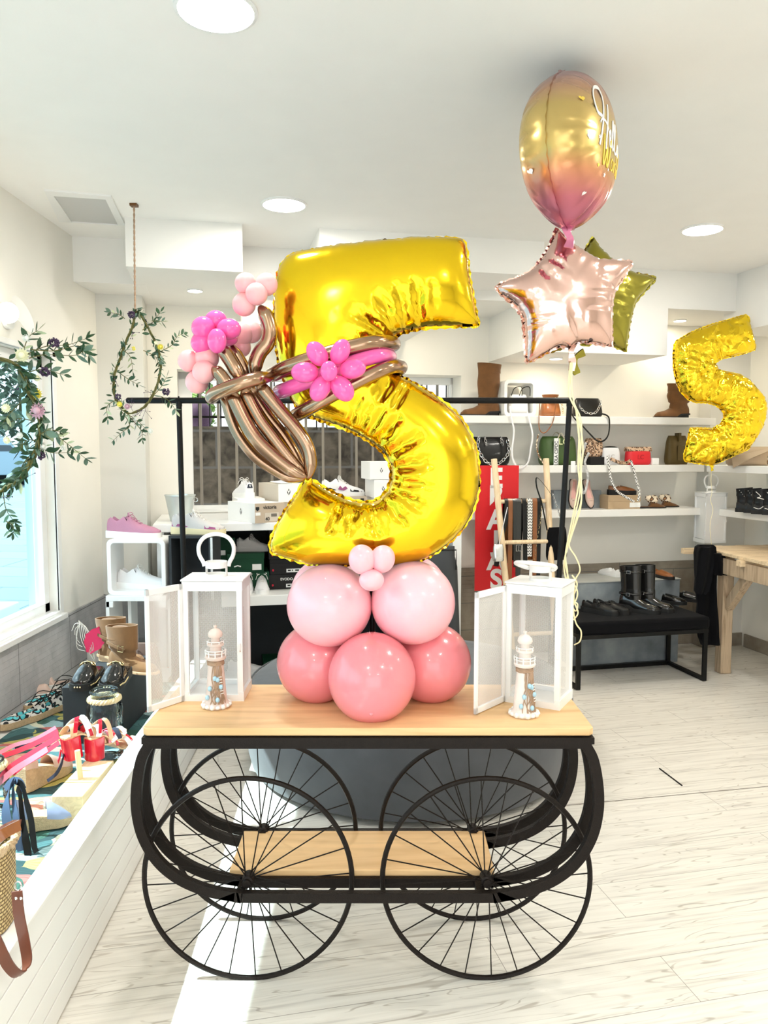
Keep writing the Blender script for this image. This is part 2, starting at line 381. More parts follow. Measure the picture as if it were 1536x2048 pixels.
def floor_mat():
    m = M_('whitewashed oak planks', (.72, .68, .6), .32); N, L, b = nodes(m)
    tc = nd(m, 'ShaderNodeTexCoord'); mp = nd(m, 'ShaderNodeMapping'); mp.inputs['Rotation'].default_value = (0, 0, -A); L.new(tc.outputs['Object'], mp.inputs[0])
    br = nd(m, 'ShaderNodeTexBrick'); br.offset = .37; br.inputs['Scale'].default_value = 1; br.inputs['Brick Width'].default_value = 1.28; br.inputs['Row Height'].default_value = .196
    br.inputs['Mortar Size'].default_value = .0012; br.inputs['Mortar Smooth'].default_value = .3; br.inputs['Bias'].default_value = 0
    br.inputs['Color1'].default_value = (.35, .35, .35, 1); br.inputs['Color2'].default_value = (.65, .65, .65, 1); br.inputs['Mortar'].default_value = (.5, .5, .5, 1)
    L.new(mp.outputs[0], br.inputs['Vector'])
    mp2 = nd(m, 'ShaderNodeMapping'); mp2.inputs['Scale'].default_value = (1.1, 9, 1); L.new(mp.outputs[0], mp2.inputs[0])
    sh = nd(m, 'ShaderNodeVectorMath', operation='MULTIPLY_ADD'); L.new(br.outputs['Color'], sh.inputs[0]); sh.inputs[1].default_value = (30, 17, 5); L.new(mp2.outputs[0], sh.inputs[2])
    nz = nd(m, 'ShaderNodeTexNoise', Scale=1.3, Detail=2, Distortion=.6); L.new(sh.outputs[0], nz.inputs['Vector'])
    wv = nd(m, 'ShaderNodeMath', operation='MULTIPLY'); L.new(nz.outputs[0], wv.inputs[0]); wv.inputs[1].default_value = 75
    sn = nd(m, 'ShaderNodeMath', operation='SINE'); L.new(wv.outputs[0], sn.inputs[0])
    ring = ramp(m.node_tree, [(.0, (1, 1, 1)), (.86, (1, 1, 1)), (.985, (.66, .63, .60))]); L.new(sn.outputs[0], ring.inputs[0])
    mp3 = nd(m, 'ShaderNodeMapping'); mp3.inputs['Scale'].default_value = (1.6, 34, 1); L.new(mp.outputs[0], mp3.inputs[0])
    n2 = nd(m, 'ShaderNodeTexNoise', Scale=1.6, Detail=8, Distortion=.4); L.new(mp3.outputs[0], n2.inputs['Vector'])
    g = ramp(m.node_tree, [(.26, (.52, .49, .45)), (.42, (.70, .67, .61)), (.62, (.77, .74, .68))]); L.new(n2.outputs[0], g.inputs[0])
    n3 = nd(m, 'ShaderNodeTexNoise', Scale=1.1, Detail=3); mp4 = nd(m, 'ShaderNodeMapping'); mp4.inputs['Scale'].default_value = (1, 5, 1); L.new(sh.outputs[0], mp4.inputs[0]); L.new(mp4.outputs[0], n3.inputs['Vector'])
    rm = ramp(m.node_tree, [(.42, (0, 0, 0)), (.62, (1, 1, 1))]); L.new(n3.outputs[0], rm.inputs[0])
    rf = nd(m, 'ShaderNodeMixRGB', blend_type='MULTIPLY'); L.new(rm.outputs[0], rf.inputs[0]); L.new(g.outputs[0], rf.inputs[1]); L.new(ring.outputs[0], rf.inputs[2])
    mo = nd(m, 'ShaderNodeMixRGB', blend_type='MIX'); L.new(br.outputs['Fac'], mo.inputs[0]); L.new(rf.outputs[0], mo.inputs[1]); mo.inputs[2].default_value = (.30, .27, .24, 1)
    L.new(mo.outputs[0], b.inputs['Base Color'])
    bp = nd(m, 'ShaderNodeBump', Strength=.15, Distance=.001); L.new(n2.outputs[0], bp.inputs['Height']); L.new(bp.outputs[0], b.inputs['Normal'])
    return m
m_floor = floor_mat()

def tile_mat(name, c1, c2, w=.6, h=.3, axis='Y', rough=.7, mort=.0022):
    """split-face stone tile; coarse joints with small slate courses inside"""
    m = M_(name, c1, rough); N, L, b = nodes(m)
    tc = nd(m, 'ShaderNodeTexCoord'); sp = nd(m, 'ShaderNodeSeparateXYZ'); L.new(tc.outputs['Object'], sp.inputs[0]); cb = nd(m, 'ShaderNodeCombineXYZ')
    L.new(sp.outputs['Y' if axis == 'Y' else 'X'], cb.inputs[0]); L.new(sp.outputs['Z'], cb.inputs[1])
    def brick(W, H, mort, off=.5, scale=1):
        r = nd(m, 'ShaderNodeTexBrick'); r.offset = off; r.inputs['Scale'].default_value = scale; r.inputs['Brick Width'].default_value = W; r.inputs['Row Height'].default_value = H
        r.inputs['Mortar Size'].default_value = mort; r.inputs['Mortar Smooth'].default_value = .2; L.new(cb.outputs[0], r.inputs['Vector']); return r
    b1 = brick(w, h, mort); b2 = brick(.13, .03, .002)
    b2.inputs['Color1'].default_value = (.3, .3, .3, 1); b2.inputs['Color2'].default_value = (.8, .8, .8, 1); b2.inputs['Mortar'].default_value = (.1, .1, .1, 1)
    nz = nd(m, 'ShaderNodeTexNoise', Scale=9, Detail=6, Distortion=.5); L.new(tc.outputs['Object'], nz.inputs['Vector'])
    r = ramp(m.node_tree, [(.3, c2), (.65, c1)]); L.new(nz.outputs[0], r.inputs[0])
    mx = nd(m, 'ShaderNodeMixRGB', blend_type='MIX'); L.new(b1.outputs['Fac'], mx.inputs[0]); L.new(r.outputs[0], mx.inputs[1]); mx.inputs[2].default_value = (.12, .12, .12, 1)
    L.new(mx.outputs[0], b.inputs['Base Color'])
    ad = nd(m, 'ShaderNodeMixRGB', blend_type='ADD'); ad.inputs[0].default_value = .7; L.new(b2.outputs['Color'], ad.inputs[1]); L.new(nz.outputs[0], ad.inputs[2])
    bp = nd(m, 'ShaderNodeBump', Strength=.7, Distance=.006); L.new(ad.outputs[0], bp.inputs['Height']); L.new(bp.outputs[0], b.inputs['Normal'])
    return m
m_tile = tile_mat('grey split stone tile', (.50, .49, .50), (.38, .38, .39))
m_tileb = tile_mat('brown grey wood tile', (.33, .29, .23), (.24, .20, .16), w=.9, h=.2, axis='X')
m_stone = tile_mat('dark granite blocks', (.12, .105, .085), (.02, .017, .014), w=.62, h=.34, axis='X', rough=.9, mort=.012)

def spots(name, base, spot, scale, thr=.35, base2=None, rough=.6):
    """animal print: rings of dark blotches"""
    m = M_(name, base, rough); N, L, b = nodes(m)
    tc = nd(m, 'ShaderNodeTexCoord'); nz = nd(m, 'ShaderNodeTexNoise', Scale=scale*.7, Detail=2)
    L.new(tc.outputs['Object'], nz.inputs['Vector'])
    ad = nd(m, 'ShaderNodeVectorMath', operation='MULTIPLY_ADD'); L.new(nz.outputs['Color'], ad.inputs[0]); ad.inputs[1].default_value = (.6/scale,)*3; L.new(tc.outputs['Object'], ad.inputs[2])
    vo = nd(m, 'ShaderNodeTexVoronoi', Scale=scale); L.new(ad.outputs[0], vo.inputs['Vector'])
    r = ramp(m.node_tree, [(0, base2 or base), (thr-.14, base2 or base), (thr-.12, spot), (thr+.06, spot), (thr+.08, base)], 'CONSTANT'); L.new(vo.outputs['Distance'], r.inputs[0]); L.new(r.outputs[0], b.inputs['Base Color'])
    return m
m_leo = spots('leopard print', (.62, .42, .28), (.03, .015, .01), 60, .42, (.38, .2, .1))
m_leow = spots('pale leopard print', (.80, .68, .52), (.05, .025, .015), 42, .45, (.35, .17, .07))
m_leot = spots('turquoise leopard print', (.78, .76, .72), (.01, .012, .015), 30, .48, (.10, .55, .62))
def fabric_mat():
    m = M_('tropical leaf print fabric', (.1, .2, .2), .7); N, L, b = nodes(m)
    tc = nd(m, 'ShaderNodeTexCoord'); nz = nd(m, 'ShaderNodeTexNoise', Scale=5, Detail=2); L.new(tc.outputs['Object'], nz.inputs['Vector'])
    ad = nd(m, 'ShaderNodeVectorMath', operation='MULTIPLY_ADD'); L.new(nz.outputs['Color'], ad.inputs[0]); ad.inputs[1].default_value = (.35, .35, 0); L.new(tc.outputs['Object'], ad.inputs[2])
    vo = nd(m, 'ShaderNodeTexVoronoi', Scale=8); mp = nd(m, 'ShaderNodeMapping'); mp.inputs['Rotation'].default_value = (0, 0, .7); mp.inputs['Scale'].default_value = (1, 2.4, 1); L.new(ad.outputs[0], mp.inputs[0]); L.new(mp.outputs[0], vo.inputs['Vector'])
    sp = nd(m, 'ShaderNodeSeparateXYZ'); L.new(vo.outputs['Color'], sp.inputs[0])
    r = ramp(m.node_tree, [(0, (.025, .07, .075)), (.22, (.06, .16, .17)), (.38, (.34, .50, .52)), (.5, (.55, .48, .13)), (.6, (.78, .34, .24)), (.7, (.04, .12, .09)), (.85, (.75, .74, .58)), (.93, (.55, .15, .13))], 'CONSTANT'); L.new(sp.outputs[0], r.inputs[0])
    wv = nd(m, 'ShaderNodeTexWave', Scale=14, Distortion=3); L.new(mp.outputs[0], wv.inputs['Vector'])
    wr = ramp(m.node_tree, [(0, (.45, .5, .5)), (.35, (1, 1, 1))]); L.new(wv.outputs[0], wr.inputs[0])
    mx = nd(m, 'ShaderNodeMixRGB', blend_type='MULTIPLY'); mx.inputs[0].default_value = .8; L.new(r.outputs[0], mx.inputs[1]); L.new(wr.outputs[0], mx.inputs[2]); L.new(mx.outputs[0], b.inputs['Base Color'])
    return m
m_fabric = fabric_mat()
def stripes(name, c1, c2, scale, axis=2, diag=0, rough=.6):
    m = M_(name, c1, rough); N, L, b = nodes(m); tc = nd(m, 'ShaderNodeTexCoord'); sp = nd(m, 'ShaderNodeSeparateXYZ'); L.new(tc.outputs['Object'], sp.inputs[0])
    pp = nd(m, 'ShaderNodeMath', operation='PINGPONG'); L.new(sp.outputs[0], pp.inputs[0]); pp.inputs[1].default_value = .009
    a = nd(m, 'ShaderNodeMath', operation='MULTIPLY_ADD'); L.new(pp.outputs[0], a.inputs[0]); a.inputs[1].default_value = diag; L.new(sp.outputs[axis], a.inputs[2])
    k = nd(m, 'ShaderNodeMath', operation='MULTIPLY'); L.new(a.outputs[0], k.inputs[0]); k.inputs[1].default_value = scale
    s = nd(m, 'ShaderNodeMath', operation='SINE'); L.new(k.outputs[0], s.inputs[0]); r = ramp(m.node_tree, [(0, c1), (.55, c2)], 'CONSTANT'); L.new(s.outputs[0], r.inputs[0]); L.new(r.outputs[0], b.inputs['Base Color'])
    return m
m_chev = stripes('black and white chevron', (.82, .8, .76), (.02, .02, .02), 320, 2, 1.2)
m_bwrope = stripes('black and white rope', (.85, .83, .8), (.02, .02, .02), 260, 2, 2)
def concrete():
    m = M_('grey concrete', (.2, .23, .25), .75); N, L, b = nodes(m); tc = nd(m, 'ShaderNodeTexCoord')
    nz = nd(m, 'ShaderNodeTexNoise', Scale=5, Detail=8); L.new(tc.outputs['Object'], nz.inputs['Vector']); r = ramp(m.node_tree, [(.3, (.12, .14, .16)), (.5, (.22, .25, .27)), (.7, (.33, .36, .37))]); L.new(nz.outputs[0], r.inputs[0]); L.new(r.outputs[0], b.inputs['Base Color'])
    return m
m_conc = concrete()
for _m in (m_black, m_blackl, m_soleb, m_darkgrey, m_iron, m_blackc, m_green): _m.node_tree.nodes['Principled BSDF'].inputs['Specular IOR Level'].default_value = .28
m_velvet = M_('blue grey velvet', (.068, .073, .082), .85, var=.45, vs=6, sheen=.3, bump=.2, bs=8, bd=.01)
m_tote = M_('olive brown leather', (.10, .065, .015), .5, var=.2)
m_beige = M_('beige leather', (.42, .32, .22), .5, var=.1)
m_quilt = M_('green quilted nylon', (.05, .10, .02), .5, var=.3, vs=10, bump=.4, bs=30)
m_redbag = M_('red canvas', (.70, .02, .03), .5, bump=.2, bs=200)
m_poster = M_('red poster paper', (.70, .012, .018), .55, var=.04)
m_lamp = M_('glowing diffuser', (1, .97, .9), .5, emis=30)
m_spot = M_('small glowing diffuser', (1, .95, .82), .5, emis=9)
m_straw = M_('woven straw', (.62, .47, .22), .8, var=.35, vs=70, bump=1, bs=120, bd=.006)
def weave(m):
    N, L, b = nodes(m); tc = nd(m, 'ShaderNodeTexCoord'); br = nd(m, 'ShaderNodeTexBrick'); sp = nd(m, 'ShaderNodeSeparateXYZ'); cb = nd(m, 'ShaderNodeCombineXYZ'); ad = nd(m, 'ShaderNodeMath', operation='ADD')
    L.new(tc.outputs['Object'], sp.inputs[0]); L.new(sp.outputs[0], ad.inputs[0]); L.new(sp.outputs[1], ad.inputs[1]); L.new(ad.outputs[0], cb.inputs[0]); L.new(sp.outputs[2], cb.inputs[1]); L.new(cb.outputs[0], br.inputs['Vector'])
    br.inputs['Scale'].default_value = 1; br.inputs['Brick Width'].default_value = .014; br.inputs['Row Height'].default_value = .0085; br.inputs['Mortar Size'].default_value = .0016
    br.inputs['Color1'].default_value = (.70, .54, .27, 1); br.inputs['Color2'].default_value = (.56, .42, .2, 1); br.inputs['Mortar'].default_value = (.16, .10, .04, 1); L.new(br.outputs['Color'], b.inputs['Base Color'])
    return m
weave(m_straw)
# =====================  ROOM  =====================
ZC, ZS = 2.71, 2.46                       # ceiling, rear soffit
XL = -1.75
def bw(x, d=0, z=0):
    """point at distance x along the rear wall (from X=0) and d in front of it"""
    p = Vector((0, DB/math.cos(A), 0)) + UB*x - NB*d; return Vector((p.x, p.y, z))
def wall_box(b, x0, x1, d0, d1, z0, z1):
    P = [bw(x0, d0), bw(x1, d0), bw(x1, d1), bw(x0, d1)]
    v = [(p.x, p.y, z0) for p in P] + [(p.x, p.y, z1) for p in P]
    b.smooth = False
    return b.add(v, [(0,3,2,1),(4,5,6,7),(0,1,5,4),(1,2,6,5),(2,3,7,6),(3,0,4,7)])
def ux(px, py, off):                      # distance along the rear wall of a pixel at offset off
    p = at(px, py, off=off); return (p - Vector((0, DB/math.cos(A), 0))).dot(UB)

b = MB(); b.smooth = False
b.box((-2.4, -3.2, -.1), (5.2, 7.2, 0)); struct(b.build('floor', m_floor), 'whitewashed wood plank floor')
b = MB(); b.smooth = False; a_, c_ = at(1080, 1616, z=0), at(1600, 1567, z=0); d_ = (c_-a_).normalized(); n_ = Vector((-d_.y, d_.x, 0))*.0022
b.add([a_-n_+Vector((0, 0, .0008)), c_+d_*1.5-n_+Vector((0, 0, .0008)), c_+d_*1.5+n_+Vector((0, 0, .0008)), a_+n_+Vector((0, 0, .0008))], [(0, 1, 2, 3)]); struct(b.build('trim_12', M_('dark floor joint', (.16, .13, .11), .8)), 'dark joint between two runs of floor planks')
b = MB(); a_, c_ = at(1319, 1537, z=.002), at(1364, 1571, z=.002); b.tube([a_-a_, c_-a_], .0035, 6); tag(b.build('floor_stick', m_black, loc=a_), 'thin black stick lying on the floor between cart and bench', 'stick')
# ceiling with a shallow step running parallel to the rear wall
b = MB(); b.smooth = False
def cl(x): return 3.293+.2217*x
b.prism([(-2.4, cl(-2.4)), (5.2, cl(5.2)), (5.2, 7.4), (-2.4, 7.4)], ZC, ZC+.3)
b.prism([(-2.4, -3.4), (5.2, -3.4), (5.2, cl(5.2)), (-2.4, cl(-2.4))], ZC-.014, ZC+.3)
struct(b.build('ceiling', m_ceil), 'white ceiling with a shallow step')
# window wall on the street side
WY0, WY1, WZ0, WZ1 = -1.2, 4.10, .64, 2.0
b = MB(); b.smooth = False
T = .12
b.box((XL-T, -3.4, -.1), (XL, 5.6, WZ0)); b.box((XL-T, -3.4, WZ1), (XL, 5.6, ZC+.1)); b.box((XL-T, -3.4, WZ0), (XL, WY0, WZ1)); b.box((XL-T, WY1, WZ0), (XL, 5.6, WZ1))
struct(b.build('wall_left', m_wall), 'cream wall with the shop window')
b = MB(); b.smooth = False; b.box((XL, -1, .0), (XL+.012, 4.86, .615)); struct(b.build('trim_1', m_tile), 'grey split stone tiles under the shop window')
b = MB(); b.smooth = False
x0, x1 = XL-.10, XL-.05
for a, c in (((x0, WY0, WZ0), (x1, WY1, WZ0+.06)), ((x0, WY0, WZ1-.06), (x1, WY1, WZ1)), ((x0, WY1-.06, WZ0), (x1, WY1, WZ1)), ((x0, WY0, WZ0), (x1, WY0+.06, WZ1)), ((x0, 1.3, WZ0), (x1, 1.36, WZ1))): b.box(a, c)
b.box((XL-.10, WY0, WZ0-.02), (XL+.015, WY1, WZ0+.012)); b.box((XL-.03, WY0, WZ0-.035), (XL+.035, WY1+.03, WZ0-.005))
b.box((XL-.01, WY1, WZ0-.02), (XL+.006, WY1+.045, WZ1+.03)); b.box((XL-.01, WY0, WZ1), (XL+.006, WY1+.045, WZ1+.03))
fr = b.build('window_1', m_white, bevel=.004); struct(fr, 'white framed shop window')
b = MB(); b.smooth = False; b.box((XL-.083, WY0, WZ0), (XL-.077, WY1, WZ1)); b.build('pane', m_pane, fr)
b = MB(); b.smooth = False; b.box((XL-.15, WY1-.03, WZ0), (XL-.112, WY1-.0, WZ1)); b.build('outer_frame', M_('pale blue aluminium', (.5, .66, .75), .4), fr)

# rear wall with window niche (distance along wall)
NX0, NX1, NZ0, NZ1 = ux(357, 900, .0), ux(922, 800, .0), 1.10, 2.05
b = MB()
TW = .34
for x0, x1, z0, z1 in ((-2.2, NX0, -.05, ZC+.1), (NX1, 3.4, -.05, ZC+.1), (NX0, NX1, -.05, NZ0), (NX0, NX1, NZ1, ZC+.1)): wall_box(b, x0, x1, -TW, 0, z0, z1)
struct(b.build('wall_back', m_wall), 'cream rear wall with the barred window')
# projecting pier in the street corner, and the step near the other corner
b = MB(); wall_box(b, -2.2, ux(291, 900, .30), .0, .30, 0, ZC+.05); struct(b.build('wall_pier', m_wallg))
xp = ux(1409, 1200, .14)
b = MB(); wall_box(b, xp, 3.4, 0, .14, 0, ZC+.05); struct(b.build('wall_step', m_wallg))
b = MB(); wall_box(b, ux(905, 1200, .01), xp, 0, .012, 0, .66); struct(b.build('trim_2', m_tileb), 'brown grey tile wainscot')
b = MB(); wall_box(b, -2.0, ux(291, 900, .30), .30, .312, 0, .615); struct(b.build('trim_3', tile_mat('grey split stone tile on pier', (.40, .40, .41), (.3, .3, .31), axis='X')))
b = MB(); wall_box(b, xp, 3.4, .14, .155, 0, .10); wall_box(b, xp-.015, xp, 0, .155, 0, .66); struct(b.build('baseboard_back', m_tileb))
# right wall
CR = at(1490, 1293, z=0); RV = Vector((math.sin(A), -math.cos(A), 0))   # runs towards the viewer
def rbox(b, t0, t1, s0, s1, z0, z1):
    """t along the side wall from the rear corner, s into the room"""
    P = [CR + RV*t - UB*s for t, s in ((t0, s0), (t1, s0), (t1, s1), (t0, s1))]
    v = [(p.x, p.y, z0) for p in P] + [(p.x, p.y, z1) for p in P]; b.smooth = False
    return b.add(v, [(0,3,2,1),(4,5,6,7),(0,1,5,4),(1,2,6,5),(2,3,7,6),(3,0,4,7)])
b = MB(); rbox(b, -.6, 9.5, -.2, 0, -.05, ZC+.1); struct(b.build('wall_right', m_wall))
b = MB(); rbox(b, 0, 9, 0, .015, 0, .10); struct(b.build('baseboard_right', m_tileb))
# invented shop front behind the viewer, added for daylight and reflections
b = MB(); b.smooth = False
b.box((-2.4, -3.2, -.05), (-1.5, -3.05, ZC)); b.box((-1.5, -3.2, 2.35), (4.4, -3.05, ZC)); b.box((2.2, -3.2, -.05), (5.2, -3.05, 2.4)); b.box((-1.5, -3.2, -.05), (2.2, -3.05, .12))
struct(b.build('wall_front', m_wall))
b = MB(); b.smooth = False
for x in (-1.5, -.3, .6, 2.15): b.box((x, -3.16, .1), (x+.05, -3.1, 2.35))
b.box((-1.5, -3.16, 2.3), (2.2, -3.1, 2.35)); b.box((-.28, -3.16, .95), (.62, -3.1, 1.0)); struct(b.build('window_2', m_black), 'invented shop front glazing bars behind the viewer, added for daylight and reflections')

# ceiling boxes and soffits at the rear
b = MB()
xs = [ux(485, 500, .80), ux(1487, 560, .72)]
wall_box(b, -2.2, 3.1, 0, .62, ZS, ZC+.02)
struct(b.build('trim_4', m_whitem), 'lowered soffit along the rear wall')
b = MB(); wall_box(b, ux(251, 500, 1.06), ux(485, 500, 1.06), .62, 1.06, ZS, ZC+.02); wall_box(b, ux(251, 500, 1.06), ux(291, 560, .62), 0, .62, ZS-.001, ZC)
struct(b.build('trim_5', m_whitem), 'boxed soffit over the counter')
b = MB(); wall_box(b, ux(640, 500, 1.1), ux(1091, 500, 1.1), .62, 1.08, ZS+.06, ZC+.02); struct(b.build('trim_6', m_ceil))
b = MB(); wall_box(b, ux(1029, 620, .48), ux(1313, 620, .48), 0, .62, 2.15, ZC+.01); struct(b.build('trim_7', m_whitem), 'white ceiling box above the shelves')
b = MB(); wall_box(b, ux(485, 640, .5), ux(850, 640, .5), 0, .5, 2.28, ZC+.01); struct(b.build('trim_8', m_whitem), 'low ceiling box above the window')
b = MB(); rbox(b, .3, 9, 0, .50, 2.32, ZC+.02); struct(b.build('trim_9', m_whitem), 'boxed soffit along the side wall')

# ceiling lamps
def downlight(p, r, power, label, mat, z):
    t = thing('ceiling_light', label, 'light', (p.x, p.y, z))
    b = MB(); b.lathe([(r*1.10, 0), (r*1.10, -.006), (r*1.0, -.009), (r*1.0, -.004)], 40); b.build('trim_ring', m_white, t)
    b = MB(); b.lathe([(r, -.004), (r*.98, -.0075), (r*.6, -.0085), (0, -.0085)], 40); b.build('diffuser', mat, t)
    l = bpy.data.lights.new('lamp', 'AREA'); l.shape = 'DISK'; l.size = r*1.9; l.energy = power; l.color = (1, .955, .87) if r > .05 else (1, .88, .66)
    lo = bpy.data.objects.new('lamp', l); COL.objects.link(lo); lo.parent = t; lo.location = (0, 0, -.012)
    return t
zc2 = ZC-.014
for (px, py, lab) in ((432, 18, 'big round ceiling lamp nearest the top edge of the picture'), (568, 408, 'round ceiling lamp above the golden number balloon'), (1405, 458, 'round ceiling lamp above the small golden number balloon')):
    zz = zc2 if py < 200 else ZC
    downlight(at(px, py, z=zz), .102, LAMP_W, lab, m_lamp, zz)
for x, y in ((-.46, -.2), (1.35, .1), (1.35, 2.2), (-.46, -2.2), (1.35, -2.2), (3.0, 2.6), (3.0, .4)):  # extra lamps added out of view for light and reflections
    downlight(Vector((x, y, 0)), .102, LAMP_W, 'extra round ceiling lamp added out of view behind or beside the viewer', m_lamp, zc2)['group'] = 'added ceiling lamps out of view'
for px, py, z, lab in ((390, 580, ZS, 'small recessed spot under the boxed soffit over the counter'), (1360, 640, ZS, 'small recessed spot under the rear soffit beside the white ceiling box'), (1112, 716, 2.15, 'small recessed spot under the white ceiling box')):
    downlight(at(px, py, z=z), .042, SPOT_W, lab, m_spot, z)
p = CR+RV*.75-UB*.25; downlight(Vector((p.x, p.y, 0)), .042, SPOT_W, 'small recessed spot under the soffit along the side wall', m_spot, 2.32)
p = CR+RV*1.9-UB*.25; downlight(Vector((p.x, p.y, 0)), .042, SPOT_W, 'second recessed spot under the side soffit, out of view', m_spot, 2.32)
p = bw(.2, .55); downlight(Vector((p.x, p.y, 0)), .042, SPOT_W, 'small recessed spot hidden behind the golden number balloon', m_spot, ZS)

# ceiling vent
q = [at(*c, z=ZC) for c in ((88, 378), (222, 390), (250, 448), (118, 441))]
vc = sum(q, Vector())/4
t = thing('ceiling_vent', 'square perforated air vent grille set in the ceiling', 'vent', (vc.x, vc.y, ZC))
def lq(q, s): return [Vector(((p.x-vc.x)*s, (p.y-vc.y)*s)) for p in q]
o_, i_ = lq(q, 1), lq([at(*c, z=ZC) for c in ((107, 388), (211, 395), (236, 447), (143, 441))], 1)
b = MB(); b.smooth = False
v = [(p.x, p.y, 0) for p in o_] + [(p.x, p.y, -.008) for p in o_] + [(p.x, p.y, -.010) for p in i_] + [(p.x, p.y, -.002) for p in i_]
f = []
for k in range(3):
    for j in range(4): f.append((k*4+j, k*4+(j+1) % 4, k*4+4+(j+1) % 4, k*4+4+j))
b.add(v, f); b.build('frame', m_white, t)
m_grille = M_('grey grille', (.30, .30, .30), .5); N, L, bb = nodes(m_grille)
tc = nd(m_grille, 'ShaderNodeTexCoord'); vo = nd(m_grille, 'ShaderNodeTexVoronoi', Scale=110); vo.inputs['Randomness'].default_value = .0; L.new(tc.outputs['Object'], vo.inputs['Vector']); rr = ramp(m_grille.node_tree, [(.3, (.12, .12, .12)), (.4, (.55, .55, .54))]); L.new(vo.outputs['Distance'], rr.inputs[0]); L.new(rr.outputs[0], bb.inputs['Base Color'])
b = MB(); b.smooth = False; b.add([(p.x, p.y, -.004) for p in i_], [(0, 1, 2, 3)]); b.build('grille', m_grille, t)

# ---- window at the rear, bars, and what lies outside ----
GX0, GX1, GZ0, GZ1 = ux(388, 1000, -.22), ux(899, 790, -.22), 1.13, 2.0
b = MB()
wall_box(b, NX0, NX1, -.26, -.22, NZ0, GZ0); wall_box(b, NX0, GX0, -.26, -.2, NZ0, NZ1); wall_box(b, GX1, NX1, -.26, -.2, NZ0, NZ1); wall_box(b, NX0, NX1, -.26, -.2, GZ1, NZ1)
wall_box(b, NX0, NX1, -.34, .0, NZ0-.03, NZ0+.004)
fr = struct(b.build('window_3', m_white, bevel=.003), 'white framed window in the rear wall')
b = MB(); wall_box(b, GX0, GX1, -.245, -.24, GZ0, GZ1); b.build('pane', m_pane2, fr)
m_bar = M_('grey galvanised bar', (.30, .28, .26), .6)
fence = thing('window_bars', 'grey vertical security bars outside the rear window', 'window bars', bw(0, -.42))
inv = Matrix.Translation(bw(0, -.42)).inverted()
x = ux(403, 950, -.42); st = (ux(713, 950, -.42)-x)/9.0
k = 0
while x < GX1+.1:
    b = MB(); p = bw(x, -.42); b.box((p.x-.009, p.y-.009, .9), (p.x+.009, p.y+.009, 2.3), inv); b.build('bar', m_bar, fence); x += st
rp = [bw(GX0-.3, -1.9), bw(GX1+2.6, -1.9)]
b = MB(); wall_box(b, -2.25, 4, -2.4, -2.0, -.5, 1.74); o = b.build('retaining_wall', m_stone); tag(o, 'dark granite retaining wall outside the rear window', 'wall')
rail = thing('railing', 'thin black railing on top of the granite wall', 'railing', bw(0, -2.1, 1.74))
inv = Matrix.Translation(bw(0, -2.1, 1.74)).inverted()
b = MB()
for z in (1.82, 2.75): wall_box(b, -2.25, 3, -2.11, -2.09, z, z+.02)
b.v = [inv @ v for v in b.v]; b.build('rail', m_black, rail)
b = MB()
for i in range(52):
    x = -2.2+i*.1; p = bw(x, -2.1); b.box((p.x-.006, p.y-.006, 1.74), (p.x+.006, p.y+.006, 2.8), inv)
b.build('baluster', m_black, rail)
b = MB(); wall_box(b, -2.25, 6, -7, -2.4, 1.2, 1.7); struct(b.build('ground_terrace', M_('pale paving', (.6, .6, .58), .8)))
def leaf_blob(c, r, n, mat, name, size=.09):
    b = MB()
    for i in range(n):
        d = Vector((rng.gauss(0, 1), rng.gauss(0, 1), rng.gauss(0, 1))).normalized()*rng.uniform(.6, 1); p = Vector(c)+Vector((d.x*r[0], d.y*r[1], d.z*r[2]))
        M = Matrix.Translation(p) @ Matrix.Rotation(rng.uniform(0, 6.3), 4, 'Z') @ Matrix.Rotation(rng.uniform(-1, 1), 4, 'X'); s = size*rng.uniform(.6, 1.2)
        b.add([(-s*.3, 0, 0), (0, -s*.6, .01), (s*.3, 0, 0), (0, s*.6, -.01)], [(0, 1, 2, 3)], M)
    return b
m_bush = M_('green shrub leaves', (.16, .30, .08), .6, var=.5, vs=5)  # plain leaf green, tone varied at random
for px, s, lab in ((405, .55, 'green shrub behind the black railing, nearest the coat rail end'), (482, .5, 'green shrub behind the black railing at the rear window')):
    p = at(px, 815, off=-3.4-.0*s); leaf_blob((0, 0, 0), (.15, .3, .42), 420, m_bush, 'shrub').build('shrub', m_bush, loc=p); tag(COL.objects[-1], lab, 'shrub')
p = at(395, 838, off=-2.6); b = MB(); b.ball((0, 0, 0), (.15, .12, .16), 14, 8); o = b.build('covered_moped', m_plum, loc=(p.x, p.y, 1.86)); tag(o, 'dark covered bundle behind the railing', 'bundle')
# far building beyond the terrace
b = MB(); wall_box(b, -2.2, 6, -7.5, -7, 1.5, 5); tag(b.build('pale_building', M_('pale render', (.62, .68, .72), .8)), 'pale building beyond the railing', 'building')

# ---- street outside the shop window ----
m_pave = M_('pale street paving', (.60, .70, .75), .8, var=.10, vs=2, bump=.5, bs=8, stretch=(1, 1, 1))
N, L, bb = nodes(m_pave)
tc = nd(m_pave, 'ShaderNodeTexCoord'); br = nd(m_pave, 'ShaderNodeTexBrick'); L.new(tc.outputs['Object'], br.inputs['Vector']); br.inputs['Scale'].default_value = 1; br.inputs['Brick Width'].default_value = 1.1; br.inputs['Row Height'].default_value = .55; br.inputs['Mortar Size'].default_value = .008
br.inputs['Color1'].default_value = (.135, .185, .20, 1); br.inputs['Color2'].default_value = (.155, .205, .22, 1); br.inputs['Mortar'].default_value = (.06, .105, .125, 1); L.new(br.outputs['Color'], bb.inputs['Base Color'])
b = MB(); b.smooth = False; b.add([(XL-T, -20, .30), (XL-T, 40, .30), (-34, 40, 1.15), (-34, -20, 1.15)], [(0, 1, 2, 3)])
